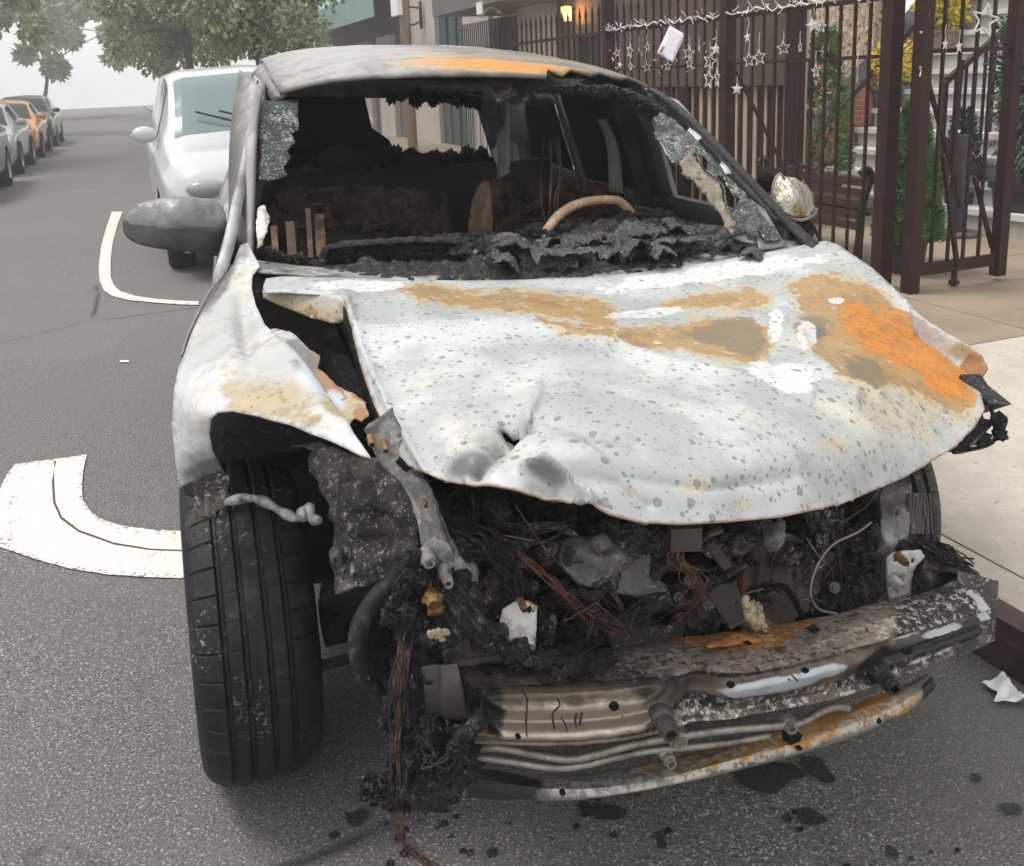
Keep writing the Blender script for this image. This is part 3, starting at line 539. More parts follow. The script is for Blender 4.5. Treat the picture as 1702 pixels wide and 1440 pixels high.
# paper notice
nt_ = empty('paper_notice', U(1113, 73, x=XF-.06)); tag(nt_, 'white paper notice in a plastic sleeve tied crooked on the starry fence', 'notice')
pn = lambda a, b: U(a, b, x=XF-.06+.01*math.sin(a*.1))
sheet('sheet_of_paper', [(1113, 43), (1136, 56), (1135, 66), (1118, 104), (1092, 88)], pn, 'paper', nt_, step=6, thick=.002, smooth=True)
sheet('printed_strip', [(1101, 76), (1105, 78), (1099, 88), (1096, 86)], lambda a, b: pn(a, b)+Vector((-.006, -.002, .001)), 'pink', nt_, step=3)
# ================================================================== YARD: stoop, walls, bench, plants
st = empty('stone_stoop', (6.3, 6.6, .13)); tag(st, 'wide grey stone stoop rising behind the open gate', 'steps')
mr_, mt_ = MB(), MB()
for k in range(14):
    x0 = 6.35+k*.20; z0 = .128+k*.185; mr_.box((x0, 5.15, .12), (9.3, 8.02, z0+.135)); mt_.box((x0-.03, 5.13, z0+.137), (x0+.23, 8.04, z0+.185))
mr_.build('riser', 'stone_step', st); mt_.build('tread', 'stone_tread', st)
# cheek wall of brick with a sloping coping
cw = empty('brick_cheek_wall', (6.3, 7.7, .13)); tag(cw, 'red brick cheek wall beside the stone stoop with a sloping dark coping', 'wall')
mb = MB(); mb.add([(6.3, 8.07, .12), (9.2, 8.07, .12), (9.2, 8.07, 3.2), (6.3, 8.07, .62), (6.3, 8.3, .12), (9.2, 8.3, .12), (9.2, 8.3, 3.2), (6.3, 8.3, .62)], [(0, 1, 2, 3), (5, 4, 7, 6), (0, 3, 7, 4), (3, 2, 6, 7)]); mb.build('brickwork', 'red_brick', cw)
mb = MB(); mb.bar((6.25, 8.185, .62), (9.2, 8.185, 3.24), .28, .05); mb.build('coping', 'iron_black', cw)
bd = empty('brownstone_house', (8.6, 9, .13)); tag(bd, 'brownstone house front with a speckled rough stone wall behind the fence', 'building')
mb = MB(); mb.box((7.4, 8.35, .12), (7.7, 10.6, 6)); mb.box((9.35, 2.0, .12), (9.7, 8.3, 7)); mb.build('stone_wall', 'rough_stone', bd)
mb = MB(); mb.box((9.30, 5.6, 2.2), (9.33, 6.9, 4.6)); mb.build('entrance_door', 'dark_door', bd)
for y_ in (2.6, 4.0):
    mb = MB(); mb.box((9.30, y_, 1.2), (9.34, y_+.9, 3.0)); wn_ = mb.build('window', 'glass_dark', bd); mb = MB(); mb.box((9.26, y_-.08, 1.12), (9.33, y_+.98, 1.19)); mb.build('sill', 'stone_tread', wn_)
# slatted screen left of the stone wall
sc = empty('slatted_screen', (5.3, 8, .13)); tag(sc, 'tall brown slatted screen with tan boards showing between the slats', 'screen')
mb = MB(); mb.box((5.42, 6.95, .13), (5.46, 10.5, 2.4)); mb.build('board', 'slat_tan', sc)
mb = MB()
yk = 6.95
while yk < 10.5: mb.box((5.34, yk, .13), (5.38, yk+.075, 2.5)); yk += .15
mb.build('slat', 'iron', sc)
mb = MB(); yk = 6.95
while yk < 10.4: mb.box((5.325, yk+.082, .15), (5.337, yk+.140, 1.34)); yk += .15
mb.build('lath', 'slat_tan', sc)
mb = MB(); mb.box((5.26, 6.9, 1.35), (5.33, 10.5, 2.6)); mb.build('upper_panel', 'brown_wall', sc)
mb = MB(); mb.box((5.25, 6.85, .13), (5.36, 6.95, 2.6)); mb.build('frame_post', 'iron', sc); mb = MB(); mb.box((5.25, 8.6, .13), (5.335, 8.68, 1.34)); mb.build('frame_post', 'iron', sc)
# bench behind the fence
be = empty('slatted_bench', (4.85, 5.85, .13)); tag(be, 'dark brown slatted bench with black scrolled iron ends seen from behind through the fence', 'bench')
mb = MB()
for k in range(5): mb.box((4.60+.012*k, 5.28, .38+k*.075), (4.62+.012*k, 6.4, .435+k*.075))
for k in range(5): mb.box((4.68+k*.085, 5.28, .50), (4.74+k*.085, 6.4, .525))
mb.build('slat', 'bench_wood', be)
for y_ in (5.26, 6.42):
    mb = MB(); mb.tube([(4.58, y_, .14), (4.61, y_, .35), (4.62, y_, .55), (4.68, y_, .75), (4.64, y_, .80), (4.60, y_, .77)], .028, 8, smooth=5); mb.tube([(4.62, y_, .50), (4.85, y_, .49), (5.08, y_, .52), (5.12, y_, .66), (5.0, y_, .72), (4.8, y_, .70), (4.68, y_, .72)], .02, 8, smooth=5); mb.tube([(5.1, y_, .52), (5.06, y_, .35), (5.14, y_, .14)], .022, 8, smooth=4); mb.build('end_frame', 'iron_black', be, smooth=True)
def leaves(mb, n, fn, size, rnd, asp=.45, droop=0):
    for k in range(n):
        c, nrm = fn(rnd); s_ = size*rnd.uniform(.6, 1.3); d = (nrm+Vector((rnd.gauss(0, .5), rnd.gauss(0, .5), rnd.gauss(0, .5)-droop))).normalized(); a = d.orthogonal().normalized(); a = Matrix.Rotation(rnd.uniform(0, 6.28), 3, d)@a
        tip = c+d*s_; w_ = a*s_*asp*.5; f = d.cross(a)*s_*.12
        mb.add([c, c+d*s_*.45+w_+f, tip, c+d*s_*.45-w_+f], [(0, 1, 2, 3)])
def pot(name_, parent, c, r_, h_, m_, taper=.8):
    mb = MB(); mb.lathe([(r_*taper*.98, 0), (r_*taper, .01), (r_*.96, h_*.85), (r_*1.05, h_*.86), (r_*1.05, h_), (r_*.9, h_), (r_*.88, h_*.9), (.001, h_*.9)], c, (0, 0, 1), 28); o_ = mb.build(name_, m_, parent, smooth=True, auto=30); return o_
def plant(name_, loc, lab, cat_, foliage_fn, n, size, m_, pot_args, stem_h, asp=.45, droop=0, seed=0, extra=None, group=None):
    rnd = random.Random(seed); root = empty(name_, loc); tag(root, lab, cat_, group)
    L_ = Vector(loc); mb = MB(); leaves(mb, n, lambda q: foliage_fn(q, L_), size, rnd, asp, droop); mb.build('foliage', m_, root)
    if pot_args: pot('pot', root, L_, *pot_args); mb = MB(); mb.lathe([(.001, pot_args[1]*.88), (pot_args[0]*.88, pot_args[1]*.9)], L_, (0, 0, 1), 16, close=False); mb.build('soil', 'soil', root)
    mb = MB(); mb.tube([L_+Vector((0, 0, .02)), L_+Vector((.01, .01, stem_h*.5)), L_+Vector((0, 0, stem_h))], lambda t: .018*(1-.7*t), 6)
    for k in range(14):
        z_ = stem_h*rnd.uniform(.3, .95); an = rnd.uniform(0, 6.28); mb.tube([L_+Vector((0, 0, z_)), L_+Vector((math.cos(an)*.12, math.sin(an)*.12, z_+.08))], .005, 4)
    mb.build('stem', 'bark', root)
    if extra: extra(root, L_, rnd)
    return root
def cone_f(R0, z0, z1, pw=.8, clump=.25):
    def f(q, L_):
        t = q.random()**1.1; z_ = z0+(z1-z0)*t; an = q.uniform(0, 6.28); rr_ = R0*(1-t)**pw*(.55+.45*q.random()**.5)*(1+clump*noise.noise(Vector((math.cos(an)*2, math.sin(an)*2, z_*7+L_.x))))+.01
        d = Vector((math.cos(an), math.sin(an), .9)); return L_+Vector((math.cos(an)*rr_, math.sin(an)*rr_, z_)), d
    return f
def ball_f(rx, rz, zc, clump=.3, hol=.35):
    def f(q, L_):
        while True:
            d = Vector((q.gauss(0, 1), q.gauss(0, 1), q.gauss(0, 1))).normalized(); r_ = hol+(1-hol)*q.random()**.5; k = 1+clump*noise.noise(d*2.2+L_)*2
            if noise.noise(d*3.5+L_*2) > -.25: break
        return L_+Vector((d.x*rx*r_*k, d.y*rx*r_*k, zc+d.z*rz*r_*k)), d
    return f
# conifer behind the gate post
plant('potted_conifer', U(1506, 452, z=.13), 'narrow bright green cone conifer in a pot between the gate posts', 'conifer', cone_f(.20, .22, 1.12, .62), 9000, .045, 'leaf_conifer', (.13, .24, 'pot_black'), .95, .35, 0, 3)
def redfl(root, L_, rnd):
    mb = MB()
    for a, b in ((1357, 110), (1348, 128), (1372, 118), (1362, 140)): mb.lump(U(a, b, x=L_.x-.15), .018, .4, 2)
    mb.build('flower', 'red_flower', root, smooth=True)
pA = U(1364, 312, x=5.9); pA.z = .2
plant('potted_shrub', pA, 'leafy shrub with a few red flowers in a black pot before the speckled stone wall', 'shrub', cone_f(.24, .35, 1.62, .6, .5), 1500, .085, 'leaf_mid', (.20, .30, 'pot_black'), 1.3, .42, .3, 5, redfl)
mb = MB(); mb.box((pA.x-.2, pA.y-.2, .13), (pA.x+.2, pA.y+.2, .20)); o = mb.build('paving_block', 'pot_grey', org=(pA.x, pA.y, .13)); tag(o, 'low grey block under the black pot of the red flowered shrub', 'block')
def plant_on(px, py, x_): p = U(px, py, x=x_); return p
p1 = plant_on(1478, 185, 6.55); p1.z = .128+1*.185*3
k1 = 2; p1 = U(1478, 188, x=7.32); p1.z = .128+.185*5
plant('yellow_shrub', p1, 'lower yellow leaved shrub in a dark bowl, left of the gate post', 'shrub', ball_f(.19, .22, .42, .3, .3), 1300, .05, 'leaf_yellow', (.20, .22, 'pot_grey', .75), .3, .55, 0, 7, group='yellow leaved shrubs on the stoop')
p2_ = U(1562, 92, x=7.88); p2_.z = .128+.185*8
plant('yellow_shrub', p2_, 'bigger yellow leaved shrub in a stone trough, right of the gate post', 'shrub', ball_f(.23, .28, .46, .3, .3), 2200, .055, 'leaf_yellow', (.22, .20, 'pot_stone', .9), .3, .55, 0, 9, group='yellow leaved shrubs on the stoop')
pb = U(1722, 385, z=.13)
plant('potted_evergreen', pb, 'large dark evergreen in a wide black tub at the right edge', 'evergreen', ball_f(.36, .72, 1.12, .25, .35), 9000, .075, 'leaf_dark', (.36, .42, 'pot_black', .85), 1.6, .3, .2, 11)
pc = U(1618, 392, z=.13)+Vector((.35, .5, 0))
plant('potted_evergreen', pc, 'thin feathery evergreen behind the latch side of the gate', 'evergreen', cone_f(.16, .3, .95, .6, .4), 1500, .06, 'leaf_dark', (.13, .28, 'pot_black', .9), .85, .3, 0, 13)
# black post on a round base
bp = empty('base_post', U(1592, 392, z=.13)); tag(bp, 'black cylindrical post on a pale round base beside the stoop', 'post'); L_ = bp.location
mb = MB(); mb.lathe([(.06, .03), (.06, .78), (.055, .80), (.001, .80)], L_, (0, 0, 1), 24); mb.build('post_body', 'pot_black', bp, smooth=True, auto=30)
mb = MB(); mb.lathe([(.16, 0), (.165, .02), (.15, .035), (.001, .04)], L_, (0, 0, 1), 28); mb.build('round_base', 'joint', bp, smooth=True, auto=30)
hr = empty('stair_handrail', U(1575, 330, x=6.2)); tag(hr, 'brown iron handrail climbing the stoop behind the gate', 'handrail')
mb = MB(); q0, q1 = U(1573, 135, x=6.2), U(1760, -30, x=8.0); mb.bar(q0, q1, .035, .05); mb.build('rail', 'iron', hr)
mb = MB(); b0 = Vector((q0.x, q0.y, .3)); mb.bar(b0, q0+Vector((0, 0, .03)), .028); 
for k in range(1, 12): t = k/12; a = q0.lerp(q1, t); mb.bar(a-Vector((0, 0, .80)), a, .02)
mb.build('baluster', 'iron', hr); mb = MB(); mb.lathe([(.001, -.03), (.024, -.018), (.03, 0), (.024, .018), (.001, .03)], U(1571, 139, x=6.15), (0, 0, 1), 14); mb.build('knob', 'iron', hr, smooth=True)

# ================================================================== HOUSES ALONG THE PAVEMENT
def wallbox(mb, y0, y1, z0, z1, x0=6.5, d=.3): mb.box((x0, y0, z0), (x0+d, y1, z1))
hA = empty('brown_house', (6.3, 12, .13)); tag(hA, 'dark brown house front with a lit wall lantern and a projecting canopy', 'building')
mb = MB(); wallbox(mb, 10.6, 14.0, .13, 8, 6.3); mb.build('wall', 'brown_wall', hA)
mb = MB(); mb.box((6.22, 11.9, .13), (6.295, 13.0, 1.98)); dr = mb.build('door', 'dark_door', hA); mb = MB(); mb.box((6.15, 11.8, .13), (6.29, 11.88, 2.08)); mb.box((6.15, 13.02, .13), (6.29, 13.1, 2.08)); mb.box((6.15, 11.8, 2.08), (6.29, 13.1, 2.2)); mb.build('door_frame', 'brown_wall', dr)
mb = MB(); mb.box((5.3, 13.8, 2.62), (6.6, 17.2, 3.2)); mb.build('canopy', 'taupe', hA)
mb = MB(); P_ = [Vector((5.6, 14.6+.9*k/10, 2.5+.12*math.sin(math.pi*k/10))) for k in range(11)]; mb.tube(P_, .02, 6); mb.build('canopy_arch', 'star', hA, smooth=True)
mb = MB(); c = U(797, 14, x=5.28); mb.box((5.27, c.y-.12, c.z-.09), (5.295, c.y+.12, c.z+.09)); mb.build('number_plate', 'white_letter', hA)
ln = empty('wall_lantern', U(941, 22, x=6.15)); tag(ln, 'small glowing amber wall lantern on the dark brown house', 'lantern'); c = ln.location
mb = MB(); mb.box((c.x-.055, c.y-.055, c.z-.11), (c.x+.055, c.y+.055, c.z+.09)); mb.build('glass', 'lamp_glow', ln)
mb = MB()
for sx in (-1, 1):
    for sy in (-1, 1): mb.bar((c.x+sx*.06, c.y+sy*.06, c.z-.12), (c.x+sx*.06, c.y+sy*.06, c.z+.1), .012)
mb.box((c.x-.07, c.y-.07, c.z+.095), (c.x+.07, c.y+.07, c.z+.12)); mb.box((c.x-.065, c.y-.065, c.z-.135), (c.x+.065, c.y+.065, c.z-.115)); mb.bar((c.x+.06, c.y, c.z+.02), (c.x+.16, c.y, c.z+.08), .02); mb.build('frame', 'iron_black', ln)
pl_ = bpy.data.lights.new('lantern_light', 'POINT'); pl_.energy = 9; pl_.color = (1, .5, .15); pl_.shadow_soft_size = .06; po = bpy.data.objects.new('lantern_light', pl_); C.objects.link(po); po.location = c+Vector((-.02, -.14, -.02)); po.parent = ln; po.matrix_parent_inverse = wmat(ln).inverted()
hB = empty('cream_house', (6.5, 18, .13)); tag(hB, 'cream house front with green panelled doorway behind black railings', 'building')
mb = MB(); wallbox(mb, 14.3, 15.4, .13, 2.62, 6.2, .5); wallbox(mb, 17.6, 19.1, .13, 8); wallbox(mb, 21.0, 22.9, .13, 8); wallbox(mb, 14, 17.6, 2.6, 8, 6.6); wallbox(mb, 19.1, 21.0, 3.6, 8, 6.52); mb.build('wall', 'cream_wall', hB)
mb = MB()
for k in range(6): mb.box((6.55+.05*(k % 2), 19.1+k*.317, .13), (6.62+.05*(k % 2), 19.1+k*.317+.30, 3.6))
mb.build('door_panel', 'green_door', hB); mb = MB(); mb.box((6.75, 15.4, .13), (6.9, 17.6, 2.6)); mb.build('recess', 'dark_door', hB)
rg_ = empty('area_railing', (5.9, 16, .13)); tag(rg_, 'black area railing under the brown canopy', 'railing')
mb = MB()
for k in range(22): mb.box((6.0, 15.35+k*.11, .13), (6.02, 15.37+k*.11, 2.5))
mb.build('bar', 'iron_black', rg_); mb = MB(); mb.bar((6.0, 15.3, 2.1), (6.0, 17.8, 1.95), .04); mb.build('rail', 'iron_black', rg_)
mb = MB()
for k in range(7): mb.box((5.9, 15.9+k*.16, .13), (5.93, 15.93+k*.16, 1.82))
mb.box((5.9, 15.9, 1.80), (5.93, 16.9, 1.84)); mb.build('white_bar', 'star', rg_)
br = empty('wall_bracket_sign', U(697, 25, x=6.4)); tag(br, 'black scrolled iron bracket on the cream house wall', 'bracket'); c = br.location
mb = MB(); mb.box((c.x, c.y-.03, c.z-.3), (c.x+.06, c.y+.03, c.z+.3)); mb.tube([c+Vector((0, 0, .15)), c+Vector((-.2, .3, .2)), c+Vector((-.3, .6, .15))], .025, 6, smooth=4); mb.tube([c+Vector((0, 0, -.15)), c+Vector((-.15, .2, -.2)), c+Vector((-.25, .35, 0)), c+Vector((-.2, .3, .15))], .02, 6, smooth=4); mb.build('scroll', 'iron_black', br, smooth=True)
hC = empty('shop_front', (6.4, 26, .13)); tag(hC, 'taupe shop front with pale panels and a teal awning numbered 12', 'building')
mb = MB(); wallbox(mb, 22.9, 36, .13, 8, 6.6); mb.build('wall', 'taupe', hC)
mb = MB(); mb.box((6.45, 24.7, .13), (6.59, 26.2, 2.7)); mb.box((6.45, 27.2, .13), (6.59, 28.6, 2.65)); mb.build('pale_panel', 'cream_wall', hC)
aw = MB(); aw.add([(6.5, 23.2, 4.6), (6.5, 34, 4.6), (5.7, 34, 3.7), (5.7, 23.2, 3.7), (5.7, 34, 3.05), (5.7, 23.2, 3.05)], [(0, 1, 2, 3), (3, 2, 4, 5)]); awn = aw.build('awning', 'awning', hC, thick=.02)
tc_ = bpy.data.curves.new('num', 'FONT'); tc_.body = '12'; tc_.size = .62; tc_.extrude = .01; tc_.align_x = 'CENTER'; to = bpy.data.objects.new('num', tc_); C.objects.link(to); bpy.context.view_layer.update()
me = bpy.data.meshes.new_from_object(to.evaluated_get(bpy.context.evaluated_depsgraph_get())); bpy.data.objects.remove(to); c = U(553, 22, x=5.66)
tv = [Vector((c.x, c.y-q.co.x, c.z+q.co.y)) for q in me.vertices]; tf = [tuple(p.vertices) for p in me.polygons]; link('house_number', tv, tf, 'white_letter', awn, smooth=False)
lp = empty('street_pole', (5.0, 19.0, .13)); pp = U(676, 70, x=4.0); lp.location = (pp.x, pp.y, .13); tag(lp, 'slender rusty street pole leaning slightly before the shop front', 'pole')
mb = MB(); mb.tube([(pp.x, pp.y, .13), (pp.x-.02, pp.y, 3), (pp.x-.1, pp.y, 7)], .075, 12); mb.build('shaft', 'pole', lp, smooth=True); mb = MB(); mb.lathe([(.12, 0), (.12, .3), (.08, .4)], (pp.x, pp.y, .13), (0, 0, 1), 14); mb.build('base', 'pole', lp, smooth=True)
mb = MB(); q = U(660, 3, x=pp.x-.1); mb.box((q.x-.05, q.y-.2, q.z-.2), (q.x+.02, q.y+.2, q.z+.2)); mb.build('sign_plate', 'white_letter', lp)
# ================================================================== STREET TREES, PARKED VEHICLES
def tree(name_, base, crown_c, rx, rz, n, lab, seed, size=.16):
    rnd = random.Random(seed); root = empty(name_, base); tag(root, lab, 'tree', 'street trees'); B = Vector(base); Cc = Vector(crown_c); mb = MB()
    mb.tube([B, B.lerp(Cc, .4)+Vector((.1, 0, 0)), Cc], lambda t: .17*(1-.7*t), 10, smooth=4)
    cl = []
    for k in range(34):
        d = Vector((rnd.gauss(0, 1), rnd.gauss(0, 1), rnd.gauss(0, 1))).normalized()*rnd.random()**.4; p = Cc+Vector((d.x*rx, d.y*rx, d.z*rz)); cl.append((p, rnd.uniform(.35, .8)))
        if k < 16: m_ = B.lerp(Cc, rnd.uniform(.5, .95)); mb.tube([m_, m_.lerp(p, .5)+Vector((0, 0, .2)), p], lambda t: .05*(1-.8*t)+.006, 5, smooth=2)
    mb.build('trunk', 'bark', root, smooth=True); mb = MB()
    def f(q, L_):
        p, r_ = cl[q.randrange(len(cl))]; d = Vector((q.gauss(0, 1), q.gauss(0, 1), q.gauss(0, .8))).normalized(); return p+d*r_*q.random()**.45, d
    leaves(mb, n, lambda q: f(q, B), size, rnd, .6, .3); mb.build('crown', 'leaf_tree', root)
c1 = U(420, 45, y=20); tree('street_tree', (c1.x, 20, .13), (c1.x, 20, 3.6), 1.7, 1.5, 24000, 'light green street tree with low boughs behind the wreck roof', 21, .12)
c2 = U(300, 20, y=30); tree('street_tree', (c2.x, 30, .13), (c2.x, 30, 4.6), 2.6, 2.4, 18000, 'farther light green street tree over the parked vehicles', 22, .17)
tree('street_tree', (-6.2, 26, 0), (-6.0, 26, 5.6), 3.2, 2.6, 10000, 'tall street tree on the far side of the street, nearer one', 23, .24); tree('street_tree', (-6.5, 42, 0), (-6.0, 42, 6.5), 4.5, 3.6, 9000, 'tall street tree farthest away down the far side of the street', 24, .34)
tree('street_tree', (4.2, 62, .13), (2.5, 62, 6.2), 5.5, 3.8, 8000, 'broad street tree closing the view at the end of the street', 25, .45)
tree('street_tree', (-5.5, 75, 0), (-4, 75, 6.8), 6.5, 4.4, 8000, 'distant broad tree at the far end of the street, left one', 26, .55)
fh = empty('far_house_row', (-9.5, 30, 0)); tag(fh, 'pale row house block on the far side of the street', 'building')
mb = MB(); mb.box((-10.2, 6, 0), (-9.6, 90, 7)); mb.build('wall', 'cream_wall', fh)
for k in range(14):
    for j in range(2):
        mb = MB(); y_ = 9+k*5; mb.box((-9.59, y_, 1.4+j*3.6), (-9.56, y_+1.2, 3.4+j*3.6)); w_ = mb.build('window', 'glass_dark', fh); mb = MB(); mb.box((-9.58, y_-.1, 1.28+j*3.6), (-9.45, y_+1.3, 1.39+j*3.6)); mb.build('sill', 'stone_tread', w_)
slab('far_pavement', (-9.6, -6, -.02), (-7.0, 120, .13), 'walk')
def car_shape(kind):
    #            y     w    zbot  zbelt ztop  wtop
    if kind == 'van': K_ = [(0, .72, .32, .62, .66, .60), (.06, .86, .24, .74, .82, .74), (.35, .93, .24, .86, .98, .80), (.95, .95, .24, .98, 1.10, .82), (1.25, .955, .24, 1.0, 1.32, .78), (1.65, .96, .24, 1.0, 1.60, .74), (2.1, .96, .24, 1.0, 1.70, .74), (3.4, .96, .24, 1.0, 1.72, .74), (4.5, .95, .26, 1.0, 1.68, .72), (4.85, .93, .30, 1.0, 1.45, .74), (4.95, .86, .36, .9, 1.0, .74)]
    elif kind == 'suv': K_ = [(0, .70, .34, .60, .64, .58), (.06, .84, .24, .74, .80, .72), (.4, .91, .24, .86, .95, .76), (1.15, .92, .24, .95, 1.04, .78), (1.45, .92, .24, .96, 1.26, .72), (1.85, .92, .24, .97, 1.48, .66), (2.3, .92, .24, .98, 1.55, .66), (3.4, .92, .24, .98, 1.55, .65), (4.1, .91, .26, .98, 1.48, .64), (4.45, .88, .3, .98, 1.12, .68), (4.55, .80, .38, .86, .92, .66)]
    else: K_ = [(0, .68, .34, .52, .56, .56), (.06, .82, .22, .64, .70, .68), (.4, .88, .22, .76, .82, .74), (1.2, .89, .22, .86, .94, .76), (1.5, .89, .22, .88, 1.12, .70), (1.95, .89, .22, .90, 1.36, .62), (2.4, .89, .22, .90, 1.43, .61), (3.0, .89, .22, .90, 1.42, .60), (3.5, .88, .24, .91, 1.28, .62), (3.95, .87, .26, .93, 1.03, .70), (4.35, .84, .3, .90, .97, .68), (4.5, .74, .4, .76, .84, .60)]
    A_ = np.array(K_)
    def at(y_): 
        i = max(0, min(len(A_)-2, int(np.searchsorted(A_[:, 0], y_)-1))); a, b, c, d = A_[max(i-1, 0)], A_[i], A_[i+1], A_[min(i+2, len(A_)-1)]; t = (y_-b[0])/(c[0]-b[0]); m1, m2 = (c-a)/max(1e-6, c[0]-a[0])*(c[0]-b[0]), (d-b)/max(1e-6, d[0]-b[0])*(c[0]-b[0])
        return (2*t**3-3*t*t+1)*b+(t**3-2*t*t+t)*m1+(-2*t**3+3*t*t)*c+(t**3-t*t)*m2
    def P_(y_, t):     # t 0..1 from sill to roof centre line
        _, w_, zb, zl, zt, wt = at(y_); q = [(w_*.90, zb), (w_*.985, zb+.10), (w_, (zb+zl)/2), (w_*.985, zl-.04), (w_*.95, zl), (wt+.4*(w_*.95-wt), zl+(zt-zl)*.55), (wt, zt-.05-.02*(zt-zl)), (wt*.82, zt-.01), (0, zt+.025)]
        u_ = t*8; i = min(7, int(u_)); f = u_-i; a, b = q[i], q[i+1]; return Vector((a[0]+(b[0]-a[0])*f, y_, a[1]+(b[1]-a[1])*f))
    return P_, A_[-1, 0]
def parked(loc, paint, lab, kind='sedan'):
    van = kind == 'van'; root = empty('parked_van' if van else 'parked_car', loc); tag(root, lab, 'van' if van else 'car', None if van else 'cars parked along the far kerb'); O_ = Vector(loc); P_, Lg = car_shape(kind)
    ys = [Lg*k/52 for k in range(53)]; ts = [k/32 for k in range(33)]; v = []
    ring = [(1, t) for t in ts]+[(-1, t) for t in ts[::-1][1:]]
    for y_ in ys:
        for s, t in ring: q = P_(y_, t); v.append(O_+Vector((s*q.x, q.y, q.z)))
    n = len(ring); mb = MB(); f = []
    wy = (.88, Lg-.92)
    for i in range(52):
        for j in range(n-1):
            c = (v[i*n+j]+v[(i+1)*n+j+1])/2-O_
            if any(math.hypot(c.y-w_, c.z-.33) < .37 for w_ in wy): continue
            f.append((i*n+j, i*n+j+1, (i+1)*n+j+1, (i+1)*n+j))
    f += [tuple(range(n))[::-1], tuple(52*n+j for j in range(n))]
    mb.add(v, f); mb.build('body', paint, root, smooth=True, auto=38)
    def patch(name, y0, y1, t0, t1, s, m_, off=.006, full=False, par=None):
        mb = MB(); v = []; nu, nv = 10, 8
        cols = [(s, t0+(t1-t0)*j/nv) for j in range(nv+1)] if not full else [(1, t0+(1-t0)*j/nv) for j in range(nv+1)]+[(-1, 1-(1-t0)*j/nv) for j in range(1, nv+1)]
        for i in range(nu+1):
            y_ = y0+(y1-y0)*i/nu
            for s_, t in cols:
                q = P_(y_, t); du = P_(min(Lg, y_+.01), t)-P_(max(0, y_-.01), t); dv = P_(y_, min(1, t+.01))-P_(y_, t-.01); nn = du.cross(dv).normalized(); nn = nn if (nn.x > 0 or nn.z > 0) else -nn; q = q+nn*off; v.append(O_+Vector((s_*q.x, q.y, q.z)))
        m = len(cols); mb.add(v, [(i*m+j, i*m+j+1, (i+1)*m+j+1, (i+1)*m+j) for i in range(nu) for j in range(m-1)]); return mb.build(name, m_, par or root, smooth=True)
    h0, h1 = (1.02, 1.72) if van else ((1.22, 1.82) if kind == 'suv' else (1.3, 1.95)); gz = 'van_glass' if van else 'glass_dark'
    patch('windscreen', h0, h1, .80, 1, 1, gz, full=True); rb0 = Lg-(.55 if van else .75 if kind == 'suv' else 1.25)
    for s in (-1, 1):
        patch('side_window', h1-.05, (h1+rb0)/2-.12, .53, .74, s, gz); patch('side_window', (h1+rb0)/2-.04, rb0-.1, .53, .74, s, gz)
        mb = MB(); c = O_+Vector((s*.60, .03, P_(.1, .5).z-.02)); mb.lump(c, (.16, .09, .075), 0, 2); mb.build('headlight', 'headlight', root, smooth=True)
        mb = MB(); mb.lump(O_+Vector((s*(Lg*0+.74), Lg-.10, .82)), (.12, .08, .10), 0, 2); mb.build('tail_light', 'red_light', root, smooth=True)
        mb = MB(); mb.lump(O_+Vector((s*(P_(h1, .52).x+.10), h1-.35, P_(h1, .52).z+.08)), (.11, .07, .075), 0, 2); mb.build('door_mirror', paint, root, smooth=True)
        for yw in wy:
            wx = O_.x+s*.82; w_ = empty('wheel', (wx, O_.y+yw, O_.z+.33)); w_.parent = root; w_.matrix_parent_inverse = wmat(root).inverted(); mb = MB(); mb.lathe([(.20, -.10), (.30, -.11), (.33, -.085), (.33, .085), (.30, .11), (.20, .10)], w_.location, (s, 0, 0), 32, close=False); mb.build('tyre', 'rubber', w_, smooth=True, auto=35)
            mb = MB(); mb.lathe([(.001, .03), (.05, .05), (.06, .03), (.18, .06), (.205, .10), (.205, -.1), (.001, -.1)], w_.location, (s, 0, 0), 20); mb.build('rim', 'alloy', w_, smooth=True, auto=30)
    mb = MB(); zc = .50; mb.box((O_.x-.42, O_.y-.012, zc-.11), (O_.x+.42, O_.y+.03, zc+.07)); mb.build('grille', 'rubber', root)
    mb = MB(); mb.box((O_.x-.26, O_.y-.03, .30), (O_.x+.26, O_.y-.012, .42)); mb.build('number_plate', 'white_letter', root)
    for s in (-1, 1):
        mb = MB(); mb.bar(O_+Vector((s*.1, h0-.02, P_(h0, 1).z+.02)), O_+Vector((s*.1-.45, h0+.14, P_(h0+.16, 1).z+.03)), .015); mb.build('wiper', 'rubber', root)
    return root
parked((1.12, 7.95, 0), 'white_paint', 'pale grey van parked right behind the wreck, seen past the mirror', 'van')
parked((-2.95, 15.5, 0), 'car_charcoal', 'dark charcoal car parked nearest on the far side of the street', 'suv')
parked((-3.0, 21.2, 0), 'car_silver', 'silver car parked second in the far row')
parked((-3.0, 26.8, 0), 'car_orange', 'orange car parked third in the far row')
parked((-3.0, 32.6, 0), 'car_charcoal', 'small dark car parked fourth in the far row, beyond the orange one', 'suv')
# ================================================================== THE WRECK
car = empty('burned_suv', (.93, 2.6, 0), 'burned out crashed silver SUV with ash white crumpled hood and bare front beams', 'car')
def UP(px, py, p0, n):
    d = Vector(fw+rt*(px-CX)/F-up*(py-CY)/F); o = Vector(ORG); return o+d*((p0-o).dot(n)/d.dot(n))
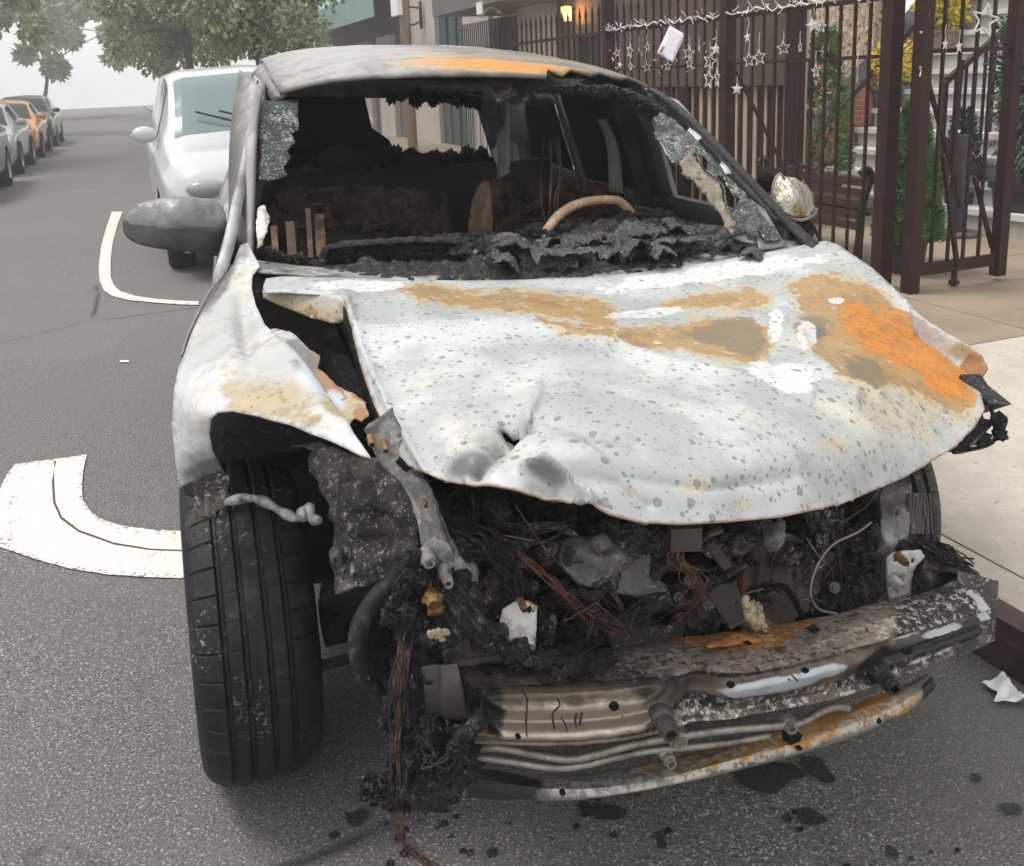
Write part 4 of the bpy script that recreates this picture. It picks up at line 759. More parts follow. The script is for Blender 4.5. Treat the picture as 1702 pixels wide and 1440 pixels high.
# ---- hood
hood_rows = [
 [(442, 462, 2.40), (600, 462, 2.38), (770, 468, 2.36), (950, 463, 2.34), (1110, 447, 2.33), (1250, 426, 2.31), (1382, 401, 2.30)],
 [(560, 490, 2.18), (690, 497, 2.12), (820, 503, 2.08), (960, 505, 2.08), (1120, 490, 2.1), (1280, 470, 2.12), (1450, 445, 2.15)],
 [(577, 540, 2.02), (700, 550, 1.9), (840, 545, 1.87), (990, 550, 1.85), (1160, 545, 1.85), (1330, 520, 1.9), (1510, 505, 1.97)],
 [(595, 600, 1.85), (720, 610, 1.70), (860, 605, 1.64), (1030, 605, 1.62), (1200, 600, 1.65), (1380, 580, 1.70), (1565, 562, 1.8)],
 [(620, 670, 1.67), (745, 680, 1.5), (880, 680, 1.4), (1050, 680, 1.35), (1230, 670, 1.38), (1420, 650, 1.48), (1610, 620, 1.65)],
 [(645, 725, 1.53), (760, 745, 1.36), (890, 755, 1.25), (1070, 780, 1.17), (1260, 765, 1.2), (1450, 725, 1.32), (1635, 675, 1.52)],
 [(690, 790, 1.40), (790, 808, 1.27), (900, 815, 1.19), (1060, 868, 1.12), (1240, 868, 1.12), (1430, 825, 1.25), (1600, 738, 1.45)]]
hood_ctrl = [p for r_ in hood_rows for p in r_]
hood_out = [(437, 478), (442, 463), (470, 459), (560, 462), (700, 466), (850, 466), (960, 462), (1090, 449), (1200, 432), (1300, 414), (1372, 400), (1392, 406), (1450, 446), (1500, 492), (1550, 545), (1600, 607), (1630, 655), (1636, 682), (1620, 712), (1580, 748), (1500, 795), (1400, 838), (1300, 860), (1210, 868), (1130, 872), (1060, 868), (1015, 856), (975, 836), (945, 822), (900, 814), (830, 809), (760, 803), (710, 792), (680, 776), (658, 752), (640, 715), (622, 675), (604, 625), (588, 570), (572, 515), (563, 492), (520, 489), (480, 486), (440, 487)]
hfn = px_fn(hood_ctrl)
CREASE = [([(574, 505), (605, 590), (648, 680), (690, 750), (715, 790)], .020, 9, .35), ([(590, 560), (700, 548), (830, 540), (960, 560), (1100, 610), (1240, 640), (1330, 640), (1420, 665)], .020, 10, .6), ([(880, 684), (850, 700), (820, 742), (790, 790)], -.030, 7, .8), ([(838, 694), (905, 690), (980, 720), (1060, 735)], -.014, 8, .8),
    ([(870, 775), (905, 768), (945, 790), (985, 830)], .022, 6, .8), ([(880, 800), (920, 806), (965, 830)], -.020, 7, .8), ([(1330, 560), (1345, 600), (1400, 640), (1460, 660)], .018, 8, .8), ([(1290, 530), (1280, 575), (1290, 620)], -.010, 10, .8), ([(1040, 560), (1000, 600), (900, 640), (885, 680)], .014, 9, .8), ([(980, 740), (1060, 790), (1180, 812), (1320, 790)], -.012, 10, .8), ([(900, 815), (950, 790), (1030, 800), (1080, 840)], -.010, 8, .8), ([(640, 560), (760, 575), (900, 600)], -.006, 16, .8)]
def pdist(P, a, b):
    d = 1e9
    for (x0, y0), (x1, y1) in zip(P, P[1:]):
        L2 = (x1-x0)**2+(y1-y0)**2; t = max(0, min(1, ((a-x0)*(x1-x0)+(b-y0)*(y1-y0))/L2)); d = min(d, math.hypot(a-x0-t*(x1-x0), b-y0-t*(y1-y0)))
    return d
def hood_disp(a, b, p):
    d = .0015*noise.fractal(p*6, 1, 2, 3)
    for P_, am, wd, pw in CREASE: d += am*math.exp(-pdist(P_, a, b)/wd)
    return d+.45*hood_disp0(a, b, p)
def hood_disp0(a, b, p):
    d = 0
    d -= .035*math.exp(-(((a-845)/52)**2+((b-715)/50)**2))            # the punched dent
    d += .030*math.exp(-(((a-800)/38)**2+((b-770)/30)**2))
    d -= .050*math.exp(-(((a-915)/55)**2+((b-795)/24)**2))
    d += .032*math.exp(-(((a-970)/60)**2+((b-765)/30)**2))
    d -= .012*math.exp(-((b-690-(a-880)*-.8)/10)**2)*math.exp(-((a-880)/35)**2)
    l = (b-(560+(a-620)*.12))                                        # long pressed crease across the panel
    d += .016*math.exp(-(l/26)**2)*(1 if 600 < a < 1350 else .3)
    d -= .020*math.exp(-(((a-1290)/60)**2+((b-640)/18)**2))
    d += .018*math.exp(-(((a-1380)/70)**2+((b-600)/26)**2))
    d += .010*math.sin(a*.021+b*.017)*math.exp(-((b-760)/60)**2)
    d -= .03*math.exp(-(((a-1600)/40)**2+((b-700)/30)**2))*.4
    return d
ochre = polymask([(660, 478), (700, 472), (770, 485), (880, 483), (960, 495), (1015, 505), (1030, 525), (1010, 545), (940, 533), (860, 520), (760, 510), (700, 497)],
    [(880, 530), (960, 545), (1060, 548), (1150, 535), (1230, 530), (1272, 545), (1280, 570), (1262, 612), (1200, 598), (1130, 580), (1050, 590), (990, 575), (930, 560)],
    [(1120, 500), (1190, 485), (1250, 480), (1282, 490), (1278, 508), (1200, 512), (1130, 515), (1095, 510)],
    [(1310, 475), (1370, 455), (1440, 470), (1500, 520), (1560, 580), (1600, 625), (1625, 670), (1600, 690), (1545, 670), (1490, 640), (1440, 650), (1400, 640), (1345, 595), (1325, 560), (1340, 525)], soft=18)
orange = polymask([(1400, 500), (1440, 512), (1480, 520), (1530, 540), (1570, 590), (1605, 640), (1612, 668), (1570, 660), (1530, 622), (1490, 600), (1440, 580), (1405, 545)], soft=26)
taupe = polymask([(1130, 555), (1200, 530), (1250, 527), (1272, 545), (1270, 580), (1255, 600), (1200, 578)], [(1320, 545), (1350, 520), (1380, 530), (1370, 560), (1350, 575)], [(1400, 600), (1460, 600), (1475, 640), (1450, 655), (1415, 635)], soft=18)
soot = blob((785, 772, 52, 26, -15, 1.1), (815, 735, 40, 40, -40, .75), (905, 780, 48, 13, 18, .95), (840, 700, 22, 10, 0, 1.2), (880, 682, 26, 7, -40, .8), (835, 640, 14, 40, 10, .4), (940, 800, 40, 12, 25, .55), (578, 505, 10, 20, 0, .6), (1352, 555, 30, 14, 0, .8), (700, 660, 22, 60, -60, .22), (1130, 780, 180, 22, 5, .22))  # darker grey over the dents, along folds and by the torn hole
cream = blob((1480, 680, 90, 40, 20, 1), (1560, 640, 60, 30, 40, .8), (1150, 805, 50, 16, -8, .8), (1060, 815, 40, 20, 0, .7), (1400, 740, 60, 25, 10, .7), (700, 480, 60, 14, 0, .7), (1500, 590, 120, 80, 40, .6), (1350, 500, 60, 50, 0, .6), (940, 650, 200, 60, 0, .3), (1600, 690, 40, 30, 0, .9), (1240, 840, 30, 20, 0, .8), (1440, 770, 60, 10, -20, .7))
bare = blob((1300, 630, 60, 24, 10, 1.1), (1340, 560, 16, 30, 0, 1), (1180, 455, 190, 14, -8, 1), (1080, 520, 70, 8, -5, 1), (1290, 535, 14, 30, 0, .9), (1090, 570, 16, 3, 0, .8), (600, 475, 80, 10, 0, 1), (1390, 500, 14, 5, 0, 1.1))
ho = np.array(hood_out, float)
def edgedist(a, b):
    d = 1e9
    for i in range(len(hood_out)):
        (x0, y0), (x1, y1) = hood_out[i-1], hood_out[i]; L2 = (x1-x0)**2+(y1-y0)**2; t = max(0, min(1, ((a-x0)*(x1-x0)+(b-y0)*(y1-y0))/L2)); d = min(d, math.hypot(a-x0-t*(x1-x0), b-y0-t*(y1-y0)))
    return d
hd = lambda a, b: math.exp(-edgedist(a, b)/7) if (b > 700 or (a < 640 and b > 500)) else .0
hood = sheet('hood', hood_out, hfn, 'ash_white', car, step=5, holes=[[(828, 697), (838, 692), (848, 694), (862, 690), (846, 700), (836, 706)]], sm=0, thick=.004,
    attrs={'ochre': ochre, 'orange': orange, 'taupe': taupe, 'soot': soot, 'cream': cream, 'bare': bare, 'edge': hd}, disp=hood_disp, label='crumpled ash white hood with rust orange patches and grey spots')
# folded rear corner and the side flange of the hood
fl = px_fn([(437, 478, 2.36), (440, 487, 2.36), (563, 492, 2.14), (500, 512, 2.24), (556, 538, 2.13), (437, 495, 2.35), (570, 500, 2.12), (575, 552, 2.10)])
sheet('hood_corner', [(436, 482), (470, 486), (520, 489), (563, 491), (573, 500), (578, 530), (562, 537), (553, 538), (510, 526), (460, 506), (437, 495)], fl, 'ash_white', car, step=7, thick=.004,
    attrs={'ochre': blob((500, 515, 60, 12, 15, .55)), 'cream': blob((510, 508, 70, 20, 15, 1.3)), 'soot': blob((568, 510, 8, 20, 0, .6)), 'edge': blob((500, 520, 60, 8, 18, .8))})
mb = MB()
edge = [(565, 538), (578, 560), (592, 610), (612, 668), (632, 722), (652, 762), (676, 785)]
yy = [2.12, 2.03, 1.87, 1.70, 1.56, 1.45, 1.40]
top = [hfn(a+4, b-3) for a, b in [(566, 505), (584, 562), (600, 615), (618, 672), (638, 722), (658, 755), (682, 780)]]
bot = [U(a, b, y=q+.03) for (a, b), q in zip(edge, yy)]
mb.add(top+bot, [(i, i+1, i+8, i+7) for i in range(6)]); mb.build('hood_flange', 'char_dark', hood, smooth=True, thick=.003)
# ---- left fender in the picture (two sheets: the wing and the torn rusty flange)
f_ctrl = [(398, 412, 2.62), (420, 420, 2.55), (372, 455, 2.5), (395, 455, 2.46), (425, 452, 2.44), (345, 500, 2.36), (385, 495, 2.31), (419, 490, 2.32), (315, 560, 2.17), (370, 550, 2.08), (432, 535, 2.12),
  (290, 625, 2.0), (380, 620, 1.86), (450, 590, 1.88), (500, 610, 1.82), (285, 700, 1.9), (330, 690, 1.76), (400, 680, 1.70), (480, 690, 1.60), (550, 665, 1.64), (290, 770, 1.88), (330, 750, 1.78), (300, 808, 1.88), (370, 785, 1.80), (560, 720, 1.48), (615, 760, 1.40), (590, 725, 1.46), (352, 720, 1.76)]
ffn = px_fn(f_ctrl)
f_out = [(400, 408), (412, 404), (422, 424), (432, 442), (420, 458), (418, 480), (424, 508), (440, 545), (470, 578), (505, 612), (540, 655), (575, 705), (602, 740), (616, 760), (600, 757), (540, 732), (480, 708), (430, 692), (385, 684), (362, 686), (350, 698), (347, 725), (352, 750), (364, 775), (370, 786), (345, 792), (320, 800), (299, 810), (293, 770), (286, 710), (288, 650), (296, 610), (318, 555), (340, 510), (366, 468), (388, 440)]
def f_disp(a, b, p):
    d = .003*noise.fractal(p*7, 1, 2, 3)
    ridge = b-(470+(a-395)*1.15)
    if b > 470: d -= .022*math.exp(-((a-(398+(b-470)*.12))/14)**2)*math.exp(-((b-540)/70)**2)
    d += .020*math.exp(-((a-(420+(b-480)*.55))/26)**2)*math.exp(-((b-620)/110)**2)
    d += .015*math.exp(-((b-705)/12)**2)*(1 if a > 350 else 0)*.6
    return d
fender = sheet('front_fender', f_out, ffn, 'ash_fender', car, step=7, thick=.004, disp=f_disp,
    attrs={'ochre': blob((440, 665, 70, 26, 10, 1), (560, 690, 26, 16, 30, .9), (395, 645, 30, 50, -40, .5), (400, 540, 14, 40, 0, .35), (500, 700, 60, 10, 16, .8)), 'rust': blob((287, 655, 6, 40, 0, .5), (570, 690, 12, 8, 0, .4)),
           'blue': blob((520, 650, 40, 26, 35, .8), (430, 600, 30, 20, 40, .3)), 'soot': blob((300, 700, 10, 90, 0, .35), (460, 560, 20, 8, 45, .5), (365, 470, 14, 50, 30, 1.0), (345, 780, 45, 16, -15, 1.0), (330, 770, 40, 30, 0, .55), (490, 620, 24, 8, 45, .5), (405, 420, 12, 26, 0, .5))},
    label='ash white crumpled front fender by the exposed tyre')
sheet('fender_flange', [(445, 547), (462, 547), (482, 551), (500, 566), (515, 582), (532, 592), (528, 612), (545, 625), (562, 642), (590, 655), (606, 668), (613, 690), (602, 700), (590, 694), (578, 706), (560, 684), (538, 656), (505, 613), (470, 578)], px_fn([(445, 547, 2.13), (500, 580, 1.97), (505, 612, 1.86), (540, 640, 1.76), (575, 700, 1.58), (610, 680, 1.62), (530, 600, 1.86), (470, 575, 2.0)]), 'ash_fender', fender, step=6, jag=1.2, thick=.003,
    attrs={'rust': blob((535, 620, 40, 18, 50, 1.1), (600, 690, 14, 20, 0, .8), (560, 650, 20, 8, 40, 1), (470, 550, 20, 4, 5, .6), (596, 660, 20, 8, 30, .7)), 'ochre': blob((590, 680, 40, 30, 0, 1)), 'blue': blob((560, 665, 22, 14, 40, 1)), 'soot': blob((500, 590, 32, 16, 45, 1.0), (520, 600, 10, 10, 0, .8))})
sheet('fender_tear', [(300, 810), (345, 793), (370, 787), (378, 810), (372, 842), (350, 862), (330, 858), (322, 832)], px_fn([(300, 810, 1.86), (370, 787, 1.79), (372, 842, 1.78), (335, 858, 1.80), (345, 820, 1.83)]), 'burnt', fender, step=7, jag=1, thick=.003, disp=lambda a, b, p: .012*math.sin(a*.35))
mb = MB(); mb.tube([U(375, 835, y=1.78), U(410, 828, y=1.75), U(440, 835, y=1.72), U(470, 852, y=1.70), U(495, 862, y=1.68), U(505, 848, y=1.67), U(515, 845, y=1.66), U(520, 862, y=1.64), U(532, 866, y=1.62)], lambda t: .007+.004*math.sin(t*19)**2, 7, smooth=5); mb.lump(U(505, 855, y=1.67), .013, .2, 2)
mb.build('arch_bracket', 'ash_plate', car, smooth=True)
mb = MB(); mb.tube([U(372, 455, y=2.49), U(352, 480, y=2.41), U(330, 520, y=2.30), U(312, 560, y=2.19), U(302, 592, y=2.1)], .004, 6, smooth=6); mb.build('wing_moulding', 'pillar', car, smooth=True)
# right fender: what is left of it beyond the hood
rf = lambda a, b: U(a, b, x=1.80-.0003*(1640-a)-.0006*max(0, b-600))
sheet('front_fender', [(1510, 512), (1548, 540), (1580, 558), (1608, 574), (1632, 594), (1641, 612), (1625, 640), (1618, 655), (1600, 640), (1560, 600), (1520, 560)], rf, 'ash_fender', car, step=7, jag=1, thick=.004, attrs={'rust': blob((1625, 615, 26, 24, 0, 1.3)), 'ochre': blob((1615, 590, 30, 40, 0, .9)), 'soot': blob((1575, 545, 26, 12, 40, .6))}, label='rusty torn remains of the other front fender')
mb = MB()
for poly, y_ in (([(1630, 622), (1642, 640), (1682, 672), (1652, 682), (1625, 690), (1618, 650)], 1.82), ([(1632, 680), (1640, 720), (1600, 752), (1583, 752), (1620, 725)], 1.78)):
    v = [U(a, b, x=y_-.06) for a, b in poly]; n = len(v); mb.add(v+[q+Vector((-.03, .03, -.004)) for q in v], [tuple(range(n)), tuple(range(n, 2*n))[::-1]]+[(i, (i+1) % n, n+(i+1) % n, n+i) for i in range(n)])
mb.tube([U(1640, 655, x=1.75), U(1652, 700, x=1.75), U(1650, 735, x=1.75), U(1600, 750, x=1.70), U(1585, 752, x=1.66)], .005, 6, smooth=5)
mb.lump(U(1660, 700, x=1.76), (.014, .018, .02), .4, 2, seed=3); mb.lump(U(1662, 722, x=1.76), (.013, .018, .013), .4, 2, seed=5); mb.lump(U(1625, 728, x=1.72), (.026, .026, .016), .4, 2, seed=8); mb.bar(U(1640, 700, x=1.75), U(1600, 740, x=1.60), .03, .01)
mb.build('headlight_corner', 'char', car, smooth=True, auto=40)

# ---- wheels
def tyre_prof(Rr=.350, W=.230):
    P_ = []; n = 60
    prof = [(-.47, .215), (-.52, .25), (-.54, .28), (-.525, .305), (-.49, .320)]
    tread = []; gro = [(-.26, .012), (-.09, .010), (.09, .010), (.26, .012)]
    for i in range(45):
        t = -.46+.92*i/44; r_ = Rr-.022*(abs(t)/.46)**4
        for g, hw in gro:
            if abs(t-g) < hw*2.1: r_ -= .008
        tread.append((t, r_))
    prof += tread+[(-a, r_) for a, r_ in reversed(prof)]
    return [(r_, a*W) for a, r_ in prof]
def wheel(loc, side, yawd=0, label=None, sweeps=True):
    pr = tyre_prof(); seg = 600; mb = MB(); e = MB()
    n = len(pr); v = []
    for i, (r_, h) in enumerate(pr):
        for k in range(seg):
            rr = r_
            if r_ > .325:
                ah = abs(h)/.230
                if ah > .29 and k % 15 == 0: rr -= .004
                elif .13 < ah < .22 and k % 15 == 0: rr -= .0012
            elif abs(h) > .10 and k % 15 == 0 and r_ > .30: rr -= .002
            th = 2*math.pi*k/seg; v.append(Vector((h, math.cos(th)*rr, math.sin(th)*rr)))
    f = [(i*seg+k, i*seg+(k+1) % seg, (i+1)*seg+(k+1) % seg, (i+1)*seg+k) for i in range(n-1) for k in range(seg)]
    mb.add(v, f); Rm = Matrix.Rotation(R(yawd), 4, 'Z') @ Matrix.Rotation(R(-1.5*side), 4, 'Y'); L_ = Vector(loc)
    mb.v = [Rm @ q+L_ for q in mb.v]
    wh = empty('wheel', L_); wh.parent = car; wh.matrix_parent_inverse = wmat(car).inverted()
    if label: wh['label'] = label
    mb.build('tyre', 'tyre', wh, smooth=False, auto=None)
    mb = MB(); mb.lathe([(.03, .10), (.06, .10), (.08, .06), (.19, .03), (.205, .08), (.215, .11), (.215, -.11), (.19, -.10), (.19, 0), (.05, -.02), (.05, -.08), (.01, -.08)], (0, 0, 0), (side, 0, 0), 40)
    for k in range(5):
        an = 2*math.pi*k/5; mb.bar((side*.07, math.cos(an)*.05, math.sin(an)*.05), (side*.05, math.cos(an)*.2, math.sin(an)*.2), .05, .03)
    mb.v = [Rm @ q+L_ for q in mb.v]; mb.build('rim', 'burnt', wh, smooth=True, auto=35)
    return wh
wheel((.122, 2.06, .348), -1, -2, 'bare front tyre with exposed tread in the open wheel arch')
wheel((1.70, 2.03, .348), 1, -4)
wheel(tuple(K(-.80, 3.35, .352, 0)), -1, -5.5); wheel(tuple(K(.80, 3.35, .352, 0)), 1, -5.5)

# ---- roof, pillars, body sides
rfv = [(1.83, 1.505), (1.95, 1.545), (2.2, 1.585), (2.7, 1.635), (3.2, 1.645), (3.7, 1.615), (4.15, 1.55)]
def roof_fn(a, b):   # a across -100..100, b back 0..240
    v_ = 1.83+b/100; z_ = float(np.interp(v_, [q[0] for q in rfv], [q[1] for q in rfv])); s = a/100
    hw = .665-.02*max(0, v_-3)
    return K(s*hw, v_-.10*(1-s*s)*(1 if b < 40 else max(0, 1-(b-40)/60)), z_-.045*s*s-.025*abs(s)**7)
hdr = [(-98, 0), (-40, 0), (30, 0), (34, 7), (40, 3), (48, 9), (58, 6), (66, 11), (76, 7), (84, 12), (92, 9), (99, 14), (100, 40), (100, 232), (-100, 232), (-100, 20)]
sheet('roof', hdr, roof_fn, 'roof', car, step=7, thick=-.012, disp=lambda a, b, p: .004*noise.fractal(p*5, 1, 2, 3)+(.006*math.exp(-((b-8)/5)**2)),
      attrs={'orange': blob((-2, 12, 34, 6, 0, 1.5), (18, 8, 30, 5, 0, 1.3), (-10, 28, 22, 5, 0, .9)), 'tan': blob((30, 30, 60, 14, 0, .8), (70, 30, 30, 20, 0, .7)), 'pale': blob((-60, 60, 60, 90, 0, .9), (0, 80, 70, 50, 0, .5), (60, 50, 50, 4, 0, .7))}, label='scorched grey roof with an orange rusted front edge')
# curled black edge over the windscreen opening
mb = MB(); prev = None
pts = [(868, 146), (880, 135), (905, 138), (930, 145), (950, 150), (985, 153), (1010, 152), (1040, 160), (1062, 172), (1075, 178), (1090, 190)]
for i, (a, b) in enumerate(cat2(pts, 4)):
    mb.lump(U(a+random.uniform(-3, 3), b+random.uniform(-3, 3), y=3.06-.0006*(a-868)), (.025+.012*random.random(), .03, .010+.010*random.random()), .6, 2, seed=i)
mb.tube([U(735, 148, y=3.1), U(770, 155, y=3.08), U(810, 162, y=3.06), U(840, 160, y=3.05), U(862, 150, y=3.05)], .003, 5, smooth=5)
mb.build('header_trim', 'char', car, smooth=True)
def pillar(name, P_, w_, m_, d_=None, sm=6):
    mb = MB(); P_ = cat2(P_, sm)
    for i in range(len(P_)-1): mb.bar(P_[i], P_[i+1], w_, d_ or w_, upv=(1, 0, 0))
    return mb.build(name, m_, car, smooth=True, auto=35)
def strip(name, A_, B_, m_, parent=car, th=.012, n=6, **kw):
    a = [Vector(q) for q in cat2(A_, n)]; b = [Vector(q) for q in cat2(B_, n)]; k = len(a); mb = MB()
    mb.add(a+[x.lerp(y_, .5)+Vector((0, 0, .0)) for x, y_ in zip(a, b)]+b, [(i, i+1, k+i+1, k+i) for i in range(k-1)]+[(k+i, k+i+1, 2*k+i+1, 2*k+i) for i in range(k-1)])
    return mb.build(name, m_, parent, smooth=True, thick=th, auto=None)
# left A pillar is a broad pale strip, its outer face flush with the roof rail
strip('windshield_pillar', [U(388, 440, y=2.75), U(386, 340, y=2.90), U(388, 220, y=3.13), U(402, 120, y=3.34)], [U(420, 440, y=2.62), U(424, 340, y=2.76), U(428, 220, y=2.98), U(438, 150, y=3.16)], 'pillar')
PO = [K(.875, 1.12, 1.0), K(.845, 1.26, 1.06), K(.79, 1.48, 1.20), K(.735, 1.70, 1.345), K(.695, 1.86, 1.43), K(.68, 1.95, 1.46)]
PI_ = [K(.80, 1.04, 1.01), K(.785, 1.18, 1.075), K(.735, 1.40, 1.225), K(.68, 1.62, 1.37), K(.645, 1.78, 1.455), K(.625, 1.88, 1.485)]
PM = [a.lerp(b, .45)+Vector((0, -.012, .012)) for a, b in zip(PO, PI_)]
strip('windshield_pillar', PO, PM, 'pillar'); strip('pillar_seal', PM, [a+Vector((-.004, .0, -.006)) for a in PI_], 'char')
for s in (-1, 1):
    strip('roof_rail', [K(s*.640, 1.86, 1.445), K(s*.66, 2.3, 1.525), K(s*.662, 3.0, 1.57), K(s*.65, 3.8, 1.53), K(s*.64, 4.15, 1.475)], [K(s*.675, 1.90, 1.42), K(s*.70, 2.3, 1.485), K(s*.705, 3.0, 1.525), K(s*.69, 3.8, 1.485), K(s*.68, 4.2, 1.43)], 'pillar')
def side_fn(s):
    def f(a, b):   # a = v*100, b = -z*100 (so that b grows downwards)
        z_ = -b/100; u_ = float(np.interp(z_, [.2, .32, .55, .8, .98, 1.04, 1.5], [.80, .845, .885, .885, .865, .835, .675]))
        v_ = a/100; u_ -= .05*max(0, v_-3.3)**2
        return K(s*u_, v_, z_)
    return f
for s in (-1, 1):
    g = side_fn(s)
    sheet('front_door', [(118, -100), (126, -104), (150, -119), (185, -143), (215, -148), (219, -100), (219, -30), (122, -30)], g, 'body', car, step=9, thick=.03, holes=[[(134, -106), (155, -118), (186, -138), (209, -142), (212, -106)]])
    sheet('rear_door', [(221, -148), (270, -151), (308, -149), (312, -100), (306, -72), (292, -40), (284, -30), (221, -30)], g, 'body', car, step=9, thick=.03, holes=[[(228, -106), (227, -143), (266, -146), (302, -144), (304, -106)]])
    sheet('rear_quarter', [(311, -149), (360, -147), (415, -140), (440, -100), (442, -70), (438, -36), (385, -34), (378, -58), (352, -74), (322, -72), (305, -60), (308, -72), (314, -100)], g, 'body', car, step=9, thick=.03, holes=[[(322, -108), (316, -141), (362, -139), (385, -112)]])
for s in (-1, 1):
    g = side_fn(s)
    for P_ in ([(228, -106), (227, -143), (266, -146), (302, -144), (304, -106)], [(322, -108), (316, -141), (362, -139), (385, -112)]): sheet('added_dark_pane', P_, lambda a, b, g=g, s=s: g(a, b)+Vector((-s*.012, 0, 0)), 'char_dark', car, step=12, thick=.004)  # opaque dark panes added to keep the cabin black inside
# hatch with its empty window
def hatch_fn(a, b):
    z_ = -b/100; return K(a/100, float(np.interp(z_, [.3, .9, 1.0, 1.5]), ) if False else float(np.interp(z_, [.3, .9, 1.0, 1.55], [4.45, 4.45, 4.40, 4.12]))-.10*(a/80)**2, z_)
sheet('tailgate', [(-64, -150), (0, -154), (64, -150), (80, -102), (80, -40), (-80, -40), (-80, -102)], hatch_fn, 'body', car, step=10, thick=.03, holes=[[(-54, -142), (54, -142), (68, -106), (-68, -106)]])
sheet('added_dark_pane', [(-54, -142), (-8, -142), (-4, -125), (6, -118), (12, -106), (-68, -106)], lambda a, b: hatch_fn(a, b)+Vector((0, -.01, 0)), 'char_dark', car, step=12, thick=.004)  # another added dark pane, closing the left of the rear window
mb = MB(); mb.box((-.84, .95, .22), (.84, 4.4, .26), T=lambda q: K(q.x, q.y, q.z)); mb.box((-.80, 1.16, .26), (.80, 1.2, .93), T=lambda q: K(q.x, q.y, q.z))
mb.box((-.80, 4.28, .26), (.80, 4.32, .9), T=lambda q: K(q.x, q.y, q.z)); mb.build('floor_pan', 'interior', car)
mb = MB()
for k in range(60):
    u_ = random.uniform(-.6, .62); mb.lump(hatch_fn(u_*100, -106)+Vector((0, -.05, random.uniform(-.01, .035))), (.035, .02, random.uniform(.015, .05)), .8, 2, sc=2.5, seed=k)
for k in range(24): u_ = random.uniform(.0, .6); p_ = hatch_fn(u_*100, -142)+Vector((0, -.04, 0)); mb.lump(p_, (.03, .015, random.uniform(.01, .045)), .8, 2, sc=2.5, seed=k+70)
mb.build('hatch_debris', 'char_dark', car, smooth=True)
# inner roof structure: bows and the hanging headlining edge
mb = MB()
for v_ in (2.2, 2.9, 3.6):
    mb.bar(K(-.6, v_, 1.53), K(.6, v_, 1.53), .05, .03)
mb.build('roof_bow', 'interior', car)
mb = MB(); mb.bar(K(.80, 2.20, .3), K(.78, 2.18, 1.03), .10, .06); mb.bar(K(.78, 2.18, 1.03), K(.64, 2.22, 1.50), .09, .05, upv=(1, 0, 0)); mb.build('centre_pillar', 'interior', car)
mb = MB(); mb.bar(K(-.80, 2.20, .3), K(-.78, 2.18, 1.03), .10, .06); mb.bar(K(-.78, 2.18, 1.03), K(-.64, 2.22, 1.50), .09, .05, upv=(1, 0, 0)); mb.build('centre_pillar', 'interior', car)
# inside of the right hand doors: trims and the pane coloured with reflected green
g = side_fn(1)
for nm_, P_ in (('window_glass', [(134, -106), (155, -118), (186, -138), (209, -142), (212, -106)]),): sheet(nm_, P_, lambda a, b: g(a, b)+Vector((-.012, 0, 0)), 'glass_reflect_green', car, step=12, thick=0)
strip('door_trim', [K(.80, 1.22, 1.08), K(.80, 1.6, 1.075), K(.80, 2.15, 1.07)], [K(.77, 1.22, .94), K(.77, 1.6, .93), K(.77, 2.15, .92)], 'door_trim', th=.04)
strip('window_seal', [K(.775, 2.13, 1.08), K(.72, 2.13, 1.30), K(.655, 2.13, 1.45)], [K(.78, 2.02, 1.08), K(.725, 2.02, 1.29), K(.66, 2.04, 1.43)], 'door_trim', th=.03)
strip('pillar_trim', [U(992, 200, y=3.45), U(1008, 240, y=3.45), U(1012, 318, y=3.45)], [U(1006, 200, y=3.42), U(1028, 250, y=3.42), U(1036, 322, y=3.42)], 'rag', th=.01)
# ---- seats
def seat(u_, v_, m_='seat_rust', w_=.5, ribs=True):
    s_ = empty('front_seat', K(u_, v_, .3)); s_.parent = car; s_.matrix_parent_inverse = wmat(car).inverted()
    mb = MB()
    for sx in (-1, 1):
        x = u_+sx*w_/2
        mb.tube([K(x, v_-.2, .45), K(x, v_+.2, .48), K(x, v_+.26, .75), K(x-sx*.02, v_+.34, 1.04), K(x-sx*.10, v_+.36, 1.09)], .013, 6, smooth=4, jit=.35)
        for k in range(26): t = random.random(); mb.lump(K(x+random.gauss(0, .02), v_+.28+t*.06, .6+t*.5), (.03, .02, .035), .8, 2, sc=2.5, seed=k)
    mb.tube([K(u_-w_/2+.1, v_+.36, 1.09), K(u_, v_+.37, 1.10), K(u_+w_/2-.1, v_+.36, 1.08)], .013, 6, smooth=4, jit=.35)
    for k in range(26): mb.lump(K(u_+random.uniform(-w_/2, w_/2), v_+.34, random.uniform(.95, 1.08)), (.04, .02, .03), .8, 2, sc=2.5, seed=k); mb.build('seat_frame', m_, s_, smooth=True)
    mb = MB()
    for k in range(7): 
        z_ = .56+k*.08; mb.tube([K(u_-w_/2, v_+.24+k*.015, z_), K(u_, v_+.28+k*.015, z_), K(u_+w_/2, v_+.24+k*.015, z_)], .005, 5, smooth=4)
    mb.build('seat_spring', m_, s_, smooth=True)
    mb = MB(); mb.box((u_-w_/2, v_+.30, .5), (u_+w_/2, v_+.33, 1.05), T=lambda q: K(q.x, q.y+(q.z-.5)*.15, q.z)); mb.box((u_-w_/2, v_-.2, .42), (u_+w_/2, v_+.28, .46), T=lambda q: K(q.x, q.y, q.z)); mb.build('seat_pan', 'interior', s_)
seat(-.38, 1.95); seat(.40, 1.98)
